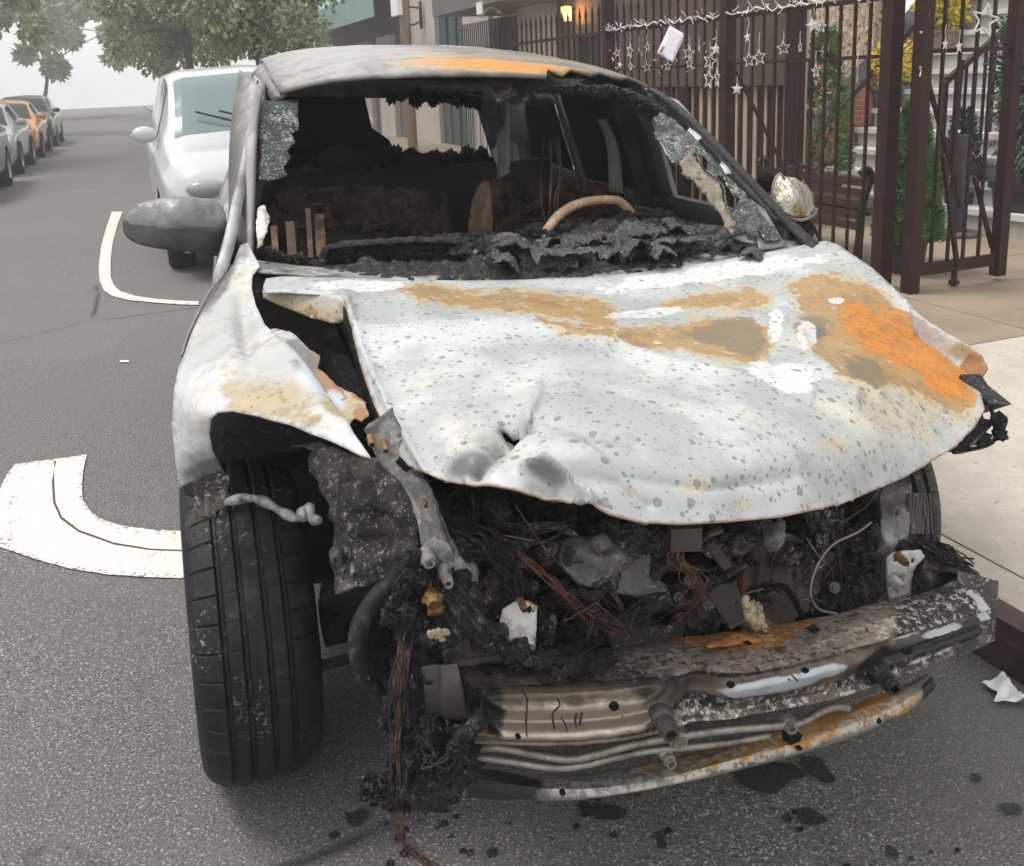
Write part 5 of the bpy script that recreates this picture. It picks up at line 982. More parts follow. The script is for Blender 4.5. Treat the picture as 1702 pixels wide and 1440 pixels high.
mb = MB(); mb.box((-.66, 3.0, .45), (.66, 3.1, 1.07), T=lambda q: K(q.x, q.y+(q.z-.45)*.2, q.z*(1.07 if q.x > 0 else 1.0))); mb.box((-.66, 2.6, .40), (.66, 3.05, .48), T=lambda q: K(q.x, q.y, q.z)); mb.lump(K(-.35, 3.14, 1.14), (.10, .04, .07), .1, 2); mb.lump(K(.05, 3.14, 1.12), (.12, .04, .05), .3, 2); mb.build('rear_seat', 'interior', car)
# rusty posts and panels seen low behind the dashboard
mb = MB()
for a, b0, b1, w_ in ((455, 380, 442, 10), (482, 372, 440, 14), (512, 350, 432, 8), (530, 360, 430, 16)):
    mb.bar(U(a, b0, y=3.3), U(a+5, b1, y=3.1), w_/1600*3.3, .02)
mb.build('door_post', 'seat_rust', car, auto=30)
sheet('tunnel_panel', [(555, 320), (640, 315), (745, 322), (752, 390), (740, 402), (560, 412)], lambda a, b: U(a, b, y=3.9), 'seat_rust', car, step=12, jag=2, disp=lambda a, b, p: fb(p, 9, .02))
sheet('console_panel', [(778, 375), (786, 330), (800, 303), (812, 300), (818, 325), (820, 395), (780, 395)], lambda a, b: U(a, b, y=3.3), 'seat_rust', car, step=8)
sheet('hanging_rag', [(845, 160), (852, 190), (850, 222), (858, 240), (860, 265), (845, 285), (832, 298), (822, 275), (816, 250), (828, 228), (838, 205), (838, 170)], lambda a, b: U(a, b, y=3.5), 'rag', car, step=7, jag=1, disp=lambda a, b, p: .03*math.sin(a*.3))
mb = MB()
for k in range(5):
    a = 905+k*6; mb.tube([U(a, 230, y=3.4), U(a+random.uniform(-8, 8), 290, y=3.38), U(a+random.uniform(-6, 10), 340, y=3.3), U(a+random.uniform(-4, 6), 388, y=3.2)], .003, 4, smooth=4)
mb.build('seatbelt_wire', 'seat_rust', car)
# ---- dashboard wreckage
mb = MB(); nu, nv = 230, 80; v = []
for j in range(nv):
    for i in range(nu):
        u_ = -.80+1.62*i/(nu-1); t = j/(nv-1); vv = 1.08+.60*t; q = Vector((u_*6, vv*6, 1.3))
        h = .955+.045*min(1, t*2.2)*(1+.9*noise.fractal(q, 1, 2, 6))+.022*(.5-abs(noise.noise(q*2.1)))+.016*(.4-abs(noise.noise(q*4.7+Vector((3, 1, 0)))))+.05*t*math.exp(-((u_-.45)/.28)**2)+.018*abs(noise.noise(q*3.1))+.010*noise.noise(q*9)
        h -= .06*max(0, t-.7)/.3
        if u_ < -.1 and t > .25: h -= .06*min(1, (t-.25)*5)
        v.append(K(u_, vv+.02*noise.noise(q*2), h))
mb.add(v, [(j*nu+i, j*nu+i+1, (j+1)*nu+i+1, (j+1)*nu+i) for j in range(nv-1) for i in range(nu-1)]); mb.build('dashboard', 'char', car, smooth=True)
mb = MB()
for k in range(150):
    a = random.uniform(740, 1290); b = 437-(a-740)*.055-random.random()**1.3*(42 if a < 1180 else 16)+random.uniform(-4, 6); r_ = random.uniform(.012, .04)
    mb.lump(U(a, b, y=2.62+.5*(437-b)/60+random.uniform(-.02, .1)-(a-740)*.0003), (r_*1.5, r_, r_*.55), .75, 2, sc=random.uniform(1.5, 3.5), seed=k)
for k in range(14):
    a = random.uniform(430, 520); mb.lump(U(a, 415+(a-430)*.2+random.uniform(0, 20), y=2.7), (.02, .02, .012), .8, 2, seed=200+k)
for a, b, rx, rz in ((800, 408, .05, .035), (1075, 378, .10, .045), (1115, 392, .06, .03), (890, 395, .06, .03), (960, 385, .05, .03), (1030, 388, .07, .035)): mb.lump(U(a, b, y=2.92), (rx, .05, rz), .7, 3, seed=a)
mb.build('dash_debris', 'char', car, smooth=True)
mb = MB()
for k in range(26):
    u0_, v0_ = random.uniform(-.15, .74), random.uniform(1.14, 1.36); cc = K(u0_, v0_, .985+.035*random.random()+(v0_-1.14)*.12+.03*math.exp(-((u0_-.45)/.25)**2)); A_ = Matrix.Rotation(random.uniform(0, 3.1), 3, 'Z') @ Matrix.Rotation(random.uniform(-.7, .7), 3, 'X'); sx_, sy_ = random.uniform(.05, .13), random.uniform(.03, .07); v = []; W_, H_ = 26, 16
    for j in range(H_):
        for i in range(W_):
            q = Vector(((i/(W_-1)-.5)*2*sx_*(1+.2*noise.noise(Vector((j*.5, k, 0)))), (j/(H_-1)-.5)*2*sy_*(1+.3*noise.noise(Vector((i*.4, k, 5)))), 0)); q.z = .03*(.45-abs(noise.noise(Vector((q.x*14+k, q.y*22, k)))))+.012*(.4-abs(noise.noise(q*60+Vector((k, 0, 0)))))-.6*q.y*q.y/sy_; v.append(cc+A_@q)
    mb.add(v, [(j*W_+i, j*W_+i+1, (j+1)*W_+i+1, (j+1)*W_+i) for j in range(H_-1) for i in range(W_-1)])
mb.build('melted_skin', 'dash_skin', car, thick=.003)
mb = MB()
for k in range(90):
    a = random.uniform(700, 1300); b = 440-(a-740)*.055-random.uniform(2, 26); c = U(a, b, y=2.62+random.uniform(0, .15)); an = random.uniform(0, 6); L_ = random.uniform(.03, .07); dx = Vector((math.cos(an), math.sin(an), random.uniform(-.3, .3)))*L_; dy = Vector((-math.sin(an), math.cos(an), random.uniform(-.2, .5)))*L_*random.uniform(.3, .7)
    q = [c-dx, c-dy*.8, c+dx*.9, c+dy, c-dx*.4+dy*.9]; mb.add(q+[x-Vector((0, 0, .004)) for x in q], [(0, 1, 2, 3, 4), (9, 8, 7, 6, 5)]+[(i, (i+1) % 5, 5+(i+1) % 5, 5+i) for i in range(5)])
mb.build('dash_flake', 'char', car)
for P_, y_ in (([(985, 412), (1000, 405), (1012, 408), (1008, 420), (978, 424)], 2.55), ([(1020, 410), (1034, 401), (1052, 410), (1040, 418), (1015, 418)], 2.57), ([(770, 424), (790, 408), (800, 412), (785, 430)], 2.6)):
    sheet('glass_fragment', P_, lambda a, b, y_=y_: U(a, b, y=y_+(430-b)*.004), 'shard', car, step=7, thick=.005)
# long cowl band under the glass, and the vent tray
strip('cowl_panel', [U(425, 436, y=2.62), U(520, 447, y=2.56), U(700, 456, y=2.50), (U(900, 450, y=2.46)), U(1080, 436, y=2.44), U(1200, 420, y=2.43), U(1330, 396, y=2.42)], [U(430, 455, y=2.45), U(520, 462, y=2.42), U(700, 474, y=2.36), U(900, 470, y=2.34), U(1080, 452, y=2.34), U(1200, 438, y=2.34), U(1330, 412, y=2.34)], 'ash_plate', th=.006, n=8)
tray = [(540, 440), (537, 425), (548, 412), (600, 406), (660, 402), (700, 400), (752, 403), (758, 412), (745, 438), (700, 440), (640, 441)]
sheet('vent_tray', tray, lambda a, b: U(a, b, y=2.66), 'char_dark', car, step=7, thick=-.04, holes=[[(570, 414), (596, 413), (592, 424), (574, 424)]]+[[(a, 434), (a+5, 434), (a+5, 438), (a, 438)] for a in range(604, 740, 20)])
mb = MB(); mb.tube([U(a, b, y=2.645) for a, b in [(538, 438), (536, 424), (548, 411), (600, 405), (660, 401), (700, 399), (755, 402), (762, 412)]], .010, 6, smooth=6, jit=.3); mb.build('tray_lip', 'char', car, smooth=True)
# ---- steering wheel (tan rim showing through)
sw = empty('steering_wheel', U(985, 380, y=2.95)); sw.parent = car; sw.matrix_parent_inverse = wmat(car).inverted()
mb = MB(); pr_ = [U(a, b, y=y_) for a, b, y_ in ((893, 420, 2.86), (904, 392, 2.90), (925, 362, 2.95), (952, 343, 2.99), (985, 334, 3.02), (1020, 333, 3.03), (1037, 341, 3.03), (1052, 360, 3.02), (1062, 390, 2.98))]
mb.tube(pr_, .0165, 10, smooth=6, jit=.04); mb.build('rim', 'tan_foam', sw, smooth=True)
mb = MB(); mb.tube([U(985, 395, y=2.95), U(965, 375, y=2.96), U(925, 365, y=2.95)], .012, 6); mb.tube([U(985, 395, y=2.95), U(1010, 372, y=2.98), U(1045, 352, y=3.02)], .012, 6); mb.lump(U(985, 400, y=2.95), (.07, .05, .05), .4, 3); mb.build('spoke', 'char', sw, smooth=True)
mb = MB(); mb.tube([U(1055, 345, y=3.0), U(1085, 352, y=2.98), U(1120, 362, y=2.95), U(1140, 378, y=2.9), U(1158, 392, y=2.84), U(1200, 396, y=2.78), U(1222, 390, y=2.75)], .010, 6, smooth=6); mb.build('cluster_hood', 'char', car, smooth=True)
# ---- remains of the windscreen
wp, wn = K(0, 1.15, 1.02), (K(.5, 1.15, 1.02, 0)-K(-.5, 1.15, 1.02, 0)).cross(K(0, 1.85, 1.48)-K(0, 1.15, 1.02)).normalized()
WG = lambda off: (lambda a, b: UP(a, b, wp+wn*off, wn))
glass = sheet('windshield_glass', [(1098, 188), (1120, 200), (1150, 225), (1185, 262), (1215, 300), (1250, 335), (1278, 368), (1300, 398), (1272, 402), (1262, 380), (1215, 392), (1190, 398), (1200, 380), (1225, 342), (1232, 330), (1215, 322), (1205, 300), (1195, 290), (1182, 300), (1172, 285), (1180, 272), (1168, 258), (1150, 255), (1140, 262), (1132, 272), (1124, 278), (1112, 262), (1098, 240), (1088, 222), (1092, 205), (1085, 196)], WG(0), 'shard', car, step=7, jag=2, thick=.005, label='crazed windscreen glass left along the pillar')
sheet('glass_flap', [(1215, 392), (1228, 372), (1240, 350), (1255, 337), (1272, 348), (1285, 372), (1300, 398), (1308, 408), (1290, 412), (1262, 416), (1258, 400), (1250, 384), (1254, 405), (1230, 400)], WG(-.01), 'glass_ash', glass, step=7, thick=.004)
sheet('melted_trim', [(1128, 272), (1140, 258), (1150, 250), (1156, 262), (1170, 275), (1185, 290), (1196, 305), (1200, 325), (1210, 348), (1222, 372), (1216, 388), (1208, 376), (1196, 352), (1180, 328), (1162, 310), (1142, 288)], WG(.03), 'melt_brown', car, step=5, jag=2, thick=.012, disp=lambda a, b, p: fb(p, 30, .010))
mb = MB(); mb.tube([UP(a, b, wp+wn*.04, wn) for a, b in ((1157, 246), (1160, 262), (1170, 282), (1190, 296), (1203, 312), (1206, 335), (1215, 355), (1224, 366))], .0035, 5, smooth=5); mb.build('trim_wire', 'shard', car, smooth=True)
for P_ in ([(1140, 226), (1146, 212), (1158, 220), (1172, 226), (1160, 234), (1148, 240)], [(1188, 285), (1200, 268), (1212, 280), (1216, 288), (1200, 290)]): sheet('glass_fragment', P_, WG(-.015), 'white_bracket', glass, step=6, thick=.004)
sheet('pillar_glass', [(430, 205), (436, 168), (470, 168), (496, 165), (496, 215), (482, 222), (492, 236), (476, 250), (484, 262), (470, 276), (478, 292), (446, 300), (430, 298), (434, 260)], WG(0), 'shard', car, step=7, jag=1.5, thick=.005)
sheet('pillar_flake', [(428, 345), (440, 340), (448, 360), (444, 385), (436, 405), (428, 412), (425, 380)], WG(.02), 'white_bracket', car, step=6, jag=1.5)
# ---- mirrors
lm = empty('door_mirror', U(300, 370, y=2.75), 'grey door mirror with drooping melted housing'); lm.parent = car; lm.matrix_parent_inverse = wmat(car).inverted(); lm['label'] = 'melted grey door mirror on the street side'
ml = px_fn([(205, 360, 2.78), (290, 350, 2.66), (370, 370, 2.72), (205, 385, 2.78), (290, 395, 2.66), (370, 415, 2.74), (260, 330, 2.74), (340, 325, 2.74)])
sheet('mirror_shell', [(207, 366), (222, 346), (258, 334), (310, 330), (352, 334), (372, 352), (375, 385), (345, 382), (300, 384), (250, 378), (215, 374)], ml, 'silver', lm, step=5, sm=4, thick=.05, disp=lambda a, b, p: .006*(.5-abs(noise.noise(p*38)))+.008*math.exp(-(((a-290)/70)**2+((b-345)/26)**2)))
sheet('mirror_base', [(205, 362), (215, 368), (250, 372), (300, 376), (345, 378), (374, 384), (368, 424), (340, 420), (290, 416), (240, 408), (216, 398), (205, 384)], lambda a, b: ml(a, b)+Vector((0, -.012, 0)), 'plastic', lm, step=6, sm=3, thick=.05)
rm = empty('door_mirror', U(1320, 330, y=2.62)); rm.parent = car; rm.matrix_parent_inverse = wmat(car).inverted(); rm['label'] = 'crinkled foil covered door mirror on the pavement side'
mr = px_fn([(1285, 300, 2.60), (1320, 300, 2.58), (1350, 330, 2.62), (1285, 350, 2.55), (1320, 335, 2.54), (1355, 350, 2.62)])
sheet('mirror_shell', [(1287, 306), (1296, 290), (1320, 296), (1342, 308), (1352, 322), (1355, 345), (1348, 358), (1325, 362), (1305, 354), (1290, 335)], mr, 'foil', rm, step=5, thick=.07, disp=lambda a, b, p: .005*noise.fractal(p*30, 1, 2, 4)+.015*math.exp(-(((a-1320)/22)**2+((b-330)/22)**2)))
mb = MB(); mb.tube([U(a, b, y=2.545) for a, b in ((1284, 326), (1285, 306), (1296, 289), (1304, 300))], .004, 5, smooth=4); mb.tube([U(a, b, y=2.56) for a, b in ((1306, 358), (1330, 366), (1352, 358), (1357, 346))], .006, 5, smooth=4); mb.build('mirror_edge', 'silver', rm, smooth=True)
mb = MB(); mb.bar(U(1300, 360, y=2.62), U(1330, 395, y=2.58), .05, .03); mb.lump(U(1330, 378, y=2.6), (.035, .03, .03), .4, 2); mb.lump(U(1275, 305, y=2.7), (.03, .02, .03), .3, 2); mb.build('mirror_arm', 'char_dark', rm, smooth=True)
# ================================================================== front end of the wreck: beams and engine bay
ST = [  # back-top, front-top, front-bottom : (px, py, y)
 ((745, 1100, 1.42), (785, 1142, 1.29), (788, 1237, 1.29)), ((900, 1090, 1.37), (932, 1139, 1.235), (932, 1240, 1.235)), ((1000, 1080, 1.33), (1040, 1131, 1.19), (1040, 1231, 1.19)),
 ((1130, 1060, 1.29), (1126, 1122, 1.165), (1121, 1213, 1.165)), ((1250, 1046, 1.27), (1272, 1113, 1.145), (1241, 1190, 1.145)), ((1400, 1018, 1.26), (1400, 1082, 1.15), (1380, 1164, 1.15)),
 ((1510, 985, 1.27), (1520, 1050, 1.165), (1500, 1124, 1.165)), ((1590, 955, 1.29), (1648, 1012, 1.20), (1640, 1066, 1.20))]
def st_at(s):
    i = min(int(s*(len(ST)-1)), len(ST)-2); t = s*(len(ST)-1)-i; g = []
    for k in range(3):
        a, b, c, d = [np.array(ST[max(0, min(len(ST)-1, i+j))][k]) for j in (-1, 0, 1, 2)]
        g.append(.5*((2*b)+(c-a)*t+(2*a-5*b+4*c-d)*t*t+(3*b-a-3*c+d)*t**3))
    return [U(q[0], q[1], y=q[2]) for q in g]
def loft(name, stat, prof, m_, parent, nu=170, disp=None, attrs=None, thick=.004, label=None, cap=True):
    """prof: list of t -> weights; builds rows of points around the section at each station"""
    v = []; uv = []
    for i in range(nu):
        s = i/(nu-1); A, B, D = stat(s); pts = prof(A, B, D, s)
        for j, p in enumerate(pts): v.append(p); uv.append((s*100, 100*j/(len(pts)-1)))
    n = len(pts)
    f = [(i*n+j, (i+1)*n+j, (i+1)*n+j+1, i*n+j+1) for i in range(nu-1) for j in range(n-1)]
    if cap: f += [tuple(range(n)), tuple((nu-1)*n+j for j in range(n))[::-1]]
    at = {k: [g(*q) for q in uv] for k, g in attrs.items()} if attrs else None
    o = link(name, v, f, m_, parent, True, None, at); md = o.modifiers.new('edges', 'EDGE_SPLIT'); md.split_angle = R(50)
    if label: o['label'] = label
    return o
def beam_prof(A, B, D, s):
    out = []; tv = (st_at(min(1, s+.01))[1]-st_at(max(0, s-.01))[1]).normalized(); dn = (D-B).normalized(); nr = tv.cross(dn).normalized()
    if nr.dot(Vector(ORG)-B) < 0: nr = -nr
    for k in range(12):
        t = k/12; p = A.lerp(B, t); p = p+Vector((0, 0, .006*math.sin(math.pi*t)+.003*noise.noise(Vector((s*22, t*3, 0)))-(.012 if s > .86 and t < .5 else 0))); out.append(p)
    for k in range(41):
        t = k/40; d = 0
        edge_ = min(t, 1-t); d -= .016*math.exp(-((t-.02)/.03)**2)*0
        d -= .010*(1/(1+math.exp(-(edge_-.06)/.012)))      # recessed face between two lips
        rib = max(0, min(1, (s-.03)/.03))*max(0, min(1, (.41-s)/.07))
        c1, c2 = (.34, .78) if s < .25 else (.34-.1*(s-.25), .78-.25*(s-.25))
        d += rib*(.024*math.exp(-((t-c1)/.09)**4)+.024*math.exp(-((t-c2)/.09)**4))
        d -= .022*math.exp(-((s-.475)/.03)**2)*math.exp(-((t-.5)/.6)**2)
        if s > .5: d += .012*math.exp(-((t-.45)/.2)**4)*max(0, min(1, (s-.5)/.04))*max(0, min(1, (.80-s)/.05))
        if s > .82: d += .012*math.exp(-((t-.3)/.1)**2)-.01*math.exp(-((t-.6)/.08)**2)
        d += .0025*noise.noise(Vector((s*30, t*4, 3)))
        out.append(B.lerp(D, t)+nr*d)
    E_ = D+(A-B)*.9
    for k in range(1, 5): out.append(D.lerp(E_, k/4))
    for k in range(1, 4): out.append(E_.lerp(A, k/4))
    return out
# attribute parameters: a = along 0..100, b = around 0..100 (0..20 top face, 20..88 front face)
beam = loft('bumper_beam', st_at, beam_prof, 'beam', car, attrs={
    'painted_shine': blob((20, 46, 17, 3.2, 0, 1.2), (22, 72, 18, 3.2, 0, 1.2), (12, 24, 22, 1.6, 0, 1)), 'tan': blob((60, 12, 26, 12, 0, 1.1), (20, 60, 20, 26, 0, .9), (76, 12, 10, 7, 0, 1), (44, 12, 6, 6, 0, .9), (70, 75, 8, 6, 0, .5)),  # highlight along both ribs and the top lip put into the colour
    'galv': blob((60, 50, 8, 11, -8, 1.2), (68, 45, 5, 9, 0, .9)), 'orange': blob((53, 2, 10, 8, 0, 1.2), (58, 7, 5, 6, 0, 1), (48, 1, 4, 4, 0, 1.2), (63, 3, 4, 4, 0, 1), (71, 62, 2.5, 5, 0, .8), (68, 22, 3, 2, 0, .5)),
    'black': blob((82, 58, 6, 18, 0, 1.3), (74, 70, 2, 9, 0, .9), (92, 12, 9, 16, 0, 1.3), (92, 62, 10, 22, 0, 1.1), (46, 24, 60, 3, 0, .75), (50, 66, 9, 10, 0, .8), (4, 50, 2.5, 40, 0, .8), (8, 10, 10, 8, 0, .6), (20, 20.5, 30, 1.4, 0, .7), (30, 60, 2, 40, 0, .35), (34, 84, 3, 6, 0, .4), (96, 60, 5, 40, 0, .8), (52, 30, 12, 3, 0, 1)),
    'speck': blob((66, 14, 34, 14, 0, 1), (60, 78, 22, 14, 0, 1), (84, 80, 8, 8, 0, 1), (36, 10, 12, 8, 0, .8), (15, 8, 15, 10, 0, .6)), 'flake': blob((91, 36, 4, 6, 0, .75), (98.5, 30, 1.5, 30, 0, .8), (84, 28, 5, 5, 0, .7), (90, 80, 6, 5, 0, .6))},
    label='heavy scorched bumper beam with ribbed face and rust patches')
# end block at the right corner
mb = MB(); bk = [U(a, b, y=q) for a, b, q in [(1590, 952, 1.30), (1656, 968, 1.25), (1650, 1062, 1.22), (1590, 1090, 1.20)]]; bk2 = [U(a, b, y=q) for a, b, q in [(1560, 950, 1.36), (1656, 968, 1.42), (1650, 1062, 1.40), (1590, 1090, 1.30)]]
mb.add(bk+bk2, [(0, 1, 2, 3), (0, 4, 5, 1), (1, 5, 6, 2), (2, 6, 7, 3)]); ob = mb.build('beam_end', 'burnt', beam, thick=.005); 
# bolt-on details of the beam
def bosses(name, lst, m_, parent):
    mb = MB()
    for (a, b, y_, r_, L_) in lst:
        c = U(a, b, y=y_); ax = Vector((-.15, -1, -.08)).normalized()
        mb.lathe([(r_*1.35, -.02), (r_*1.35, .004), (r_*1.15, .010), (r_, .012), (r_, L_*.55), (r_*1.12, L_*.55), (r_*1.12, L_*.7), (r_*.92, L_*.72), (r_*.92, L_), (r_*.62, L_), (r_*.58, L_*.5), (0.001, L_*.5)], c, ax, 24)
    return mb.build(name, m_, parent, smooth=True, auto=30)
bosses('tow_socket', [(1098, 1190, 1.175, .0145, .045)], 'taupe_metal', beam); bosses('tow_socket', [(1462, 1118, 1.16, .0135, .045)], 'char', beam)
def discs(name, lst, m_, parent, sq=1):
    mb = MB()
    for (a, b, y_, rx, rz) in lst:
        c = U(a, b, y=y_); n = 16; ex = Vector((1, -.08, .0)); ez = Vector((0, 0, 1)); v = [c+ex*math.cos(2*math.pi*k/n)*rx+ez*math.sin(2*math.pi*k/n)*rz for k in range(n)]
        mb.add(v+[q+Vector((0, .006, 0)) for q in v], [tuple(range(n))]+[(k, (k+1) % n, n+(k+1) % n, n+k) for k in range(n)])
    return mb.build(name, m_, parent, smooth=False)
discs('bolt_hole', [(1022, 1176, 1.165, .0075, .007), (1510, 1083, 1.135, .010, .007), (1340, 1116, 1.118, .006, .004), (1216, 1140, 1.118, .006, .005), (862, 1226, 1.22, .004, .004)], 'char_dark', beam)
mb = MB()
for (a, b, sx, sz) in ((1349, 1053, 13, 9), (1240, 1076, 10, 5)):
    c = [U(a-sx, b-2, y=1.195), U(a, b-sz, y=1.215), U(a+sx, b+1, y=1.19), U(a+2, b+sz, y=1.17)]; mb.add([q+Vector((0, -.004, .010)) for q in c], [(0, 1, 2, 3)])
mb.build('square_hole', 'char_dark', beam)
mb = MB()
for dx in (0, 7, 4, 2, -6): mb.bar(U(1316+dx, 1123+abs(dx), y=1.117), U(1319+dx, 1125+abs(dx), y=1.117), .002)
mb.build('punch_mark', 'char_dark', beam)
# soot runs down the ribs
mb = MB()
for P_ in ([(872, 1140), (868, 1150), (876, 1162), (874, 1200), (876, 1225)], [(926, 1160), (930, 1172), (918, 1188), (922, 1212)], [(932, 1192), (940, 1205), (943, 1222)], [(950, 1172), (958, 1185), (956, 1200), (962, 1218)], [(972, 1172), (966, 1190), (962, 1215)]):
    mb.tube([U(a, b, y=1.224) for a, b in P_], .0014, 4, smooth=3, jit=.4)
mb.build('soot_run', 'char', beam)
mb = MB()
for k in range(60):
    a = random.gauss(985, 50); b = 1090+random.uniform(-4, 18)+(10 if 930 < a < 1010 else 0)*random.random()
    mb.lump(U(a, b, y=1.30-(b-1085)*.0022), (.012, .010, .005), .9, 2, sc=3, seed=k)
for k in range(10): mb.lump(U(955+k*2, 1118+k*2.2, y=1.235), (.006, .006, .005), .9, 2, sc=3, seed=k+90)
mb.build('melted_crust', 'char', beam, smooth=True)
mb = MB(); mb.tube([U(a, b, y=1.25) for a, b in [(1242, 990), (1238, 1002), (1247, 1010), (1243, 1022), (1252, 1030)]], lambda t: .005+.006*t, 7, smooth=4, jit=.3); mb.lump(U(1256, 1020, y=1.26), (.010, .010, .02), .7, 2, seed=2); mb.lump(U(1246, 1012, y=1.25), (.008, .008, .012), .8, 2, seed=4); mb.lump(U(1258, 1032, y=1.25), (.012, .01, .016), .6, 2, seed=6); mb.build('melted_plastic', 'bone', beam, smooth=True)
sheet('beam_tab', [(1215, 1058), (1240, 1046), (1248, 1030), (1262, 1026), (1276, 1034), (1290, 1046), (1320, 1050), (1280, 1066), (1230, 1072), (1175, 1078), (1180, 1070)], lambda a, b: U(a, b, y=1.262-(b-1050)*.0022), 'orange_rust', beam, step=6, thick=.004, disp=lambda a, b, p: .004)
bosses('bolt', [(1268, 1040, 1.25, .005, .008)], 'bone', beam)
# ---- lower beam and the two coolant pipes
LST = [((770, 1273, 1.50), (768, 1290, 1.44), (779, 1326, 1.44)), ((860, 1284, 1.42), (862, 1306, 1.36), (862, 1332, 1.36)), ((960, 1287, 1.36), (960, 1312, 1.30), (960, 1330, 1.30)), ((1073, 1268, 1.33), (1075, 1300, 1.27), (1060, 1316, 1.27)),
  ((1180, 1245, 1.31), (1185, 1272, 1.25), (1180, 1292, 1.25)), ((1300, 1207, 1.31), (1308, 1240, 1.255), (1300, 1262, 1.255)), ((1400, 1178, 1.33), (1415, 1205, 1.275), (1410, 1228, 1.275)), ((1490, 1143, 1.37), (1505, 1165, 1.32), (1500, 1190, 1.32)), ((1540, 1120, 1.40), (1552, 1130, 1.36), (1550, 1150, 1.36))]
def lst_at(s):
    i = min(int(s*(len(LST)-1)), len(LST)-2); t = s*(len(LST)-1)-i; g = []
    for k in range(3):
        a, b, c, d = [np.array(LST[max(0, min(len(LST)-1, i+j))][k]) for j in (-1, 0, 1, 2)]
        g.append(.5*((2*b)+(c-a)*t+(2*a-5*b+4*c-d)*t*t+(3*b-a-3*c+d)*t**3))
    return [U(q[0], q[1], y=q[2]) for q in g]
def low_prof(A, B, D, s):
    out = []
    for k in range(14):
        t = k/13; out.append(A.lerp(B, t)+Vector((0, 0, .004*math.sin(t*3.1)+.002*noise.noise(Vector((s*30, t*3, 0))))))
    for k in range(1, 12):
        t = k/11; out.append(B.lerp(D, t)+Vector((0, -.006*math.sin(math.pi*t), 0)))
    E_ = D+(A-B); out += [D.lerp(E_, .5), E_, E_.lerp(A, .5)]
    return out
low = loft('lower_beam', lst_at, low_prof, 'beam_low', car, nu=140, attrs={'orange': blob((60, 16, 20, 40, 0, 1.2), (76, 20, 12, 34, 0, 1.1), (50, 20, 8, 20, 0, .9), (88, 60, 5, 30, 0, .7), (14, 20, 5, 10, 0, .7), (66, 60, 6, 8, 0, .7)), 'speck': blob((40, 40, 22, 30, 0, 1), (80, 50, 10, 20, 0, .8), (60, 62, 14, 10, 0, .7)), 'black': blob((2, 50, 14, 60, 0, 1.1), (97, 60, 6, 40, 0, .7), (85, 75, 10, 10, 0, .4))}, label='curved lower beam streaked orange and white')
sheet('burn_hole', [(1300, 1205), (1310, 1212), (1322, 1214), (1334, 1222), (1328, 1235), (1316, 1238), (1303, 1230)], lambda a, b: U(a, b, y=1.246-(b-1205)*.0006), 'char_dark', low, step=5, jag=1)
discs('bolt_hole', [(936, 1319, 1.29, .005, .005), (1462, 1200, 1.285, .006, .005), (1330, 1245, 1.245, .005, .004)], 'char_dark', low)
mb = MB(); mb.tube([U(a, b, y=q) for a, b, q in [(775, 1248, 1.36), (820, 1242, 1.33), (870, 1250, 1.30), (940, 1262, 1.26), (985, 1256, 1.235), (1050, 1238, 1.205), (1115, 1227, 1.18), (1200, 1214, 1.17), (1290, 1207, 1.165), (1330, 1202, 1.17), (1355, 1188, 1.18), (1385, 1176, 1.2), (1410, 1178, 1.22)]], .0068, 8, smooth=5)
mb.build('coolant_pipe', 'pipe', car, smooth=True)
mb = MB(); mb.tube([U(a, b, y=q) for a, b, q in [(778, 1256, 1.36), (850, 1266, 1.31), (915, 1276, 1.275), (960, 1274, 1.25), (1020, 1260, 1.23), (1080, 1248, 1.205), (1130, 1243, 1.19), (1200, 1236, 1.185), (1280, 1222, 1.18)]], .0062, 8, smooth=5); mb.build('coolant_pipe', 'pipe', car, smooth=True)
for q in [(1126, 1226, 1.185, .013, .014), (1105, 1250, 1.2, .009, .03), (1308, 1200, 1.17, .010, .02)]: bosses('pipe_clamp', [q], 'pipe', car)
# ---- engine bay shell (dark, burnt)
mb = MB(); T_ = lambda q: K(q.x, q.y, q.z)
mb.box((-.62, 1.10, .28), (.66, 1.13, .90), T=T_); mb.box((-.5, .26, .22), (.46, 1.10, .25), T=T_)
mb.box((-.64, .45, .25), (-.60, 1.1, .86), T=T_); mb.box((.46, .55, .25), (.50, 1.1, .70), T=T_); mb.build('engine_bay', 'char_dark', car)
mb = MB()   # wheel housing liners
for s in (-1, 1):
    mb = MB()
    for k in range(5, 14):
        a0, a1 = math.pi*(k/14), math.pi*((k+1)/14); c = (.62, 2.10 if s < 0 else 2.03)
        def W_(a, x): p = K(x, 0, 0); return Vector(((.125 if s < 0 else 1.715)+x, c[1]-math.cos(a)*.42, .35+math.sin(a)*(.46 if s < 0 else .42)))
        x0, x1 = (-.09, .30) if s < 0 else (-.30, .12); mb.add([W_(a0, x0), W_(a1, x0), W_(a1, x1), W_(a0, x1)], [(0, 1, 2, 3)])
    x_ = .425 if s < 0 else 1.415; n = 14; v = [Vector((x_, (2.10 if s < 0 else 2.03)-math.cos(math.pi*k/n)*.42, .35+math.sin(math.pi*k/n)*(.46 if s < 0 else .42))) for k in range(5, n+1)]
    mb.add(v, [tuple(range(len(v)))])
    mb.build('wheel_housing', 'char_dark', car, thick=.004)
fp = lambda c: px_fn(c)
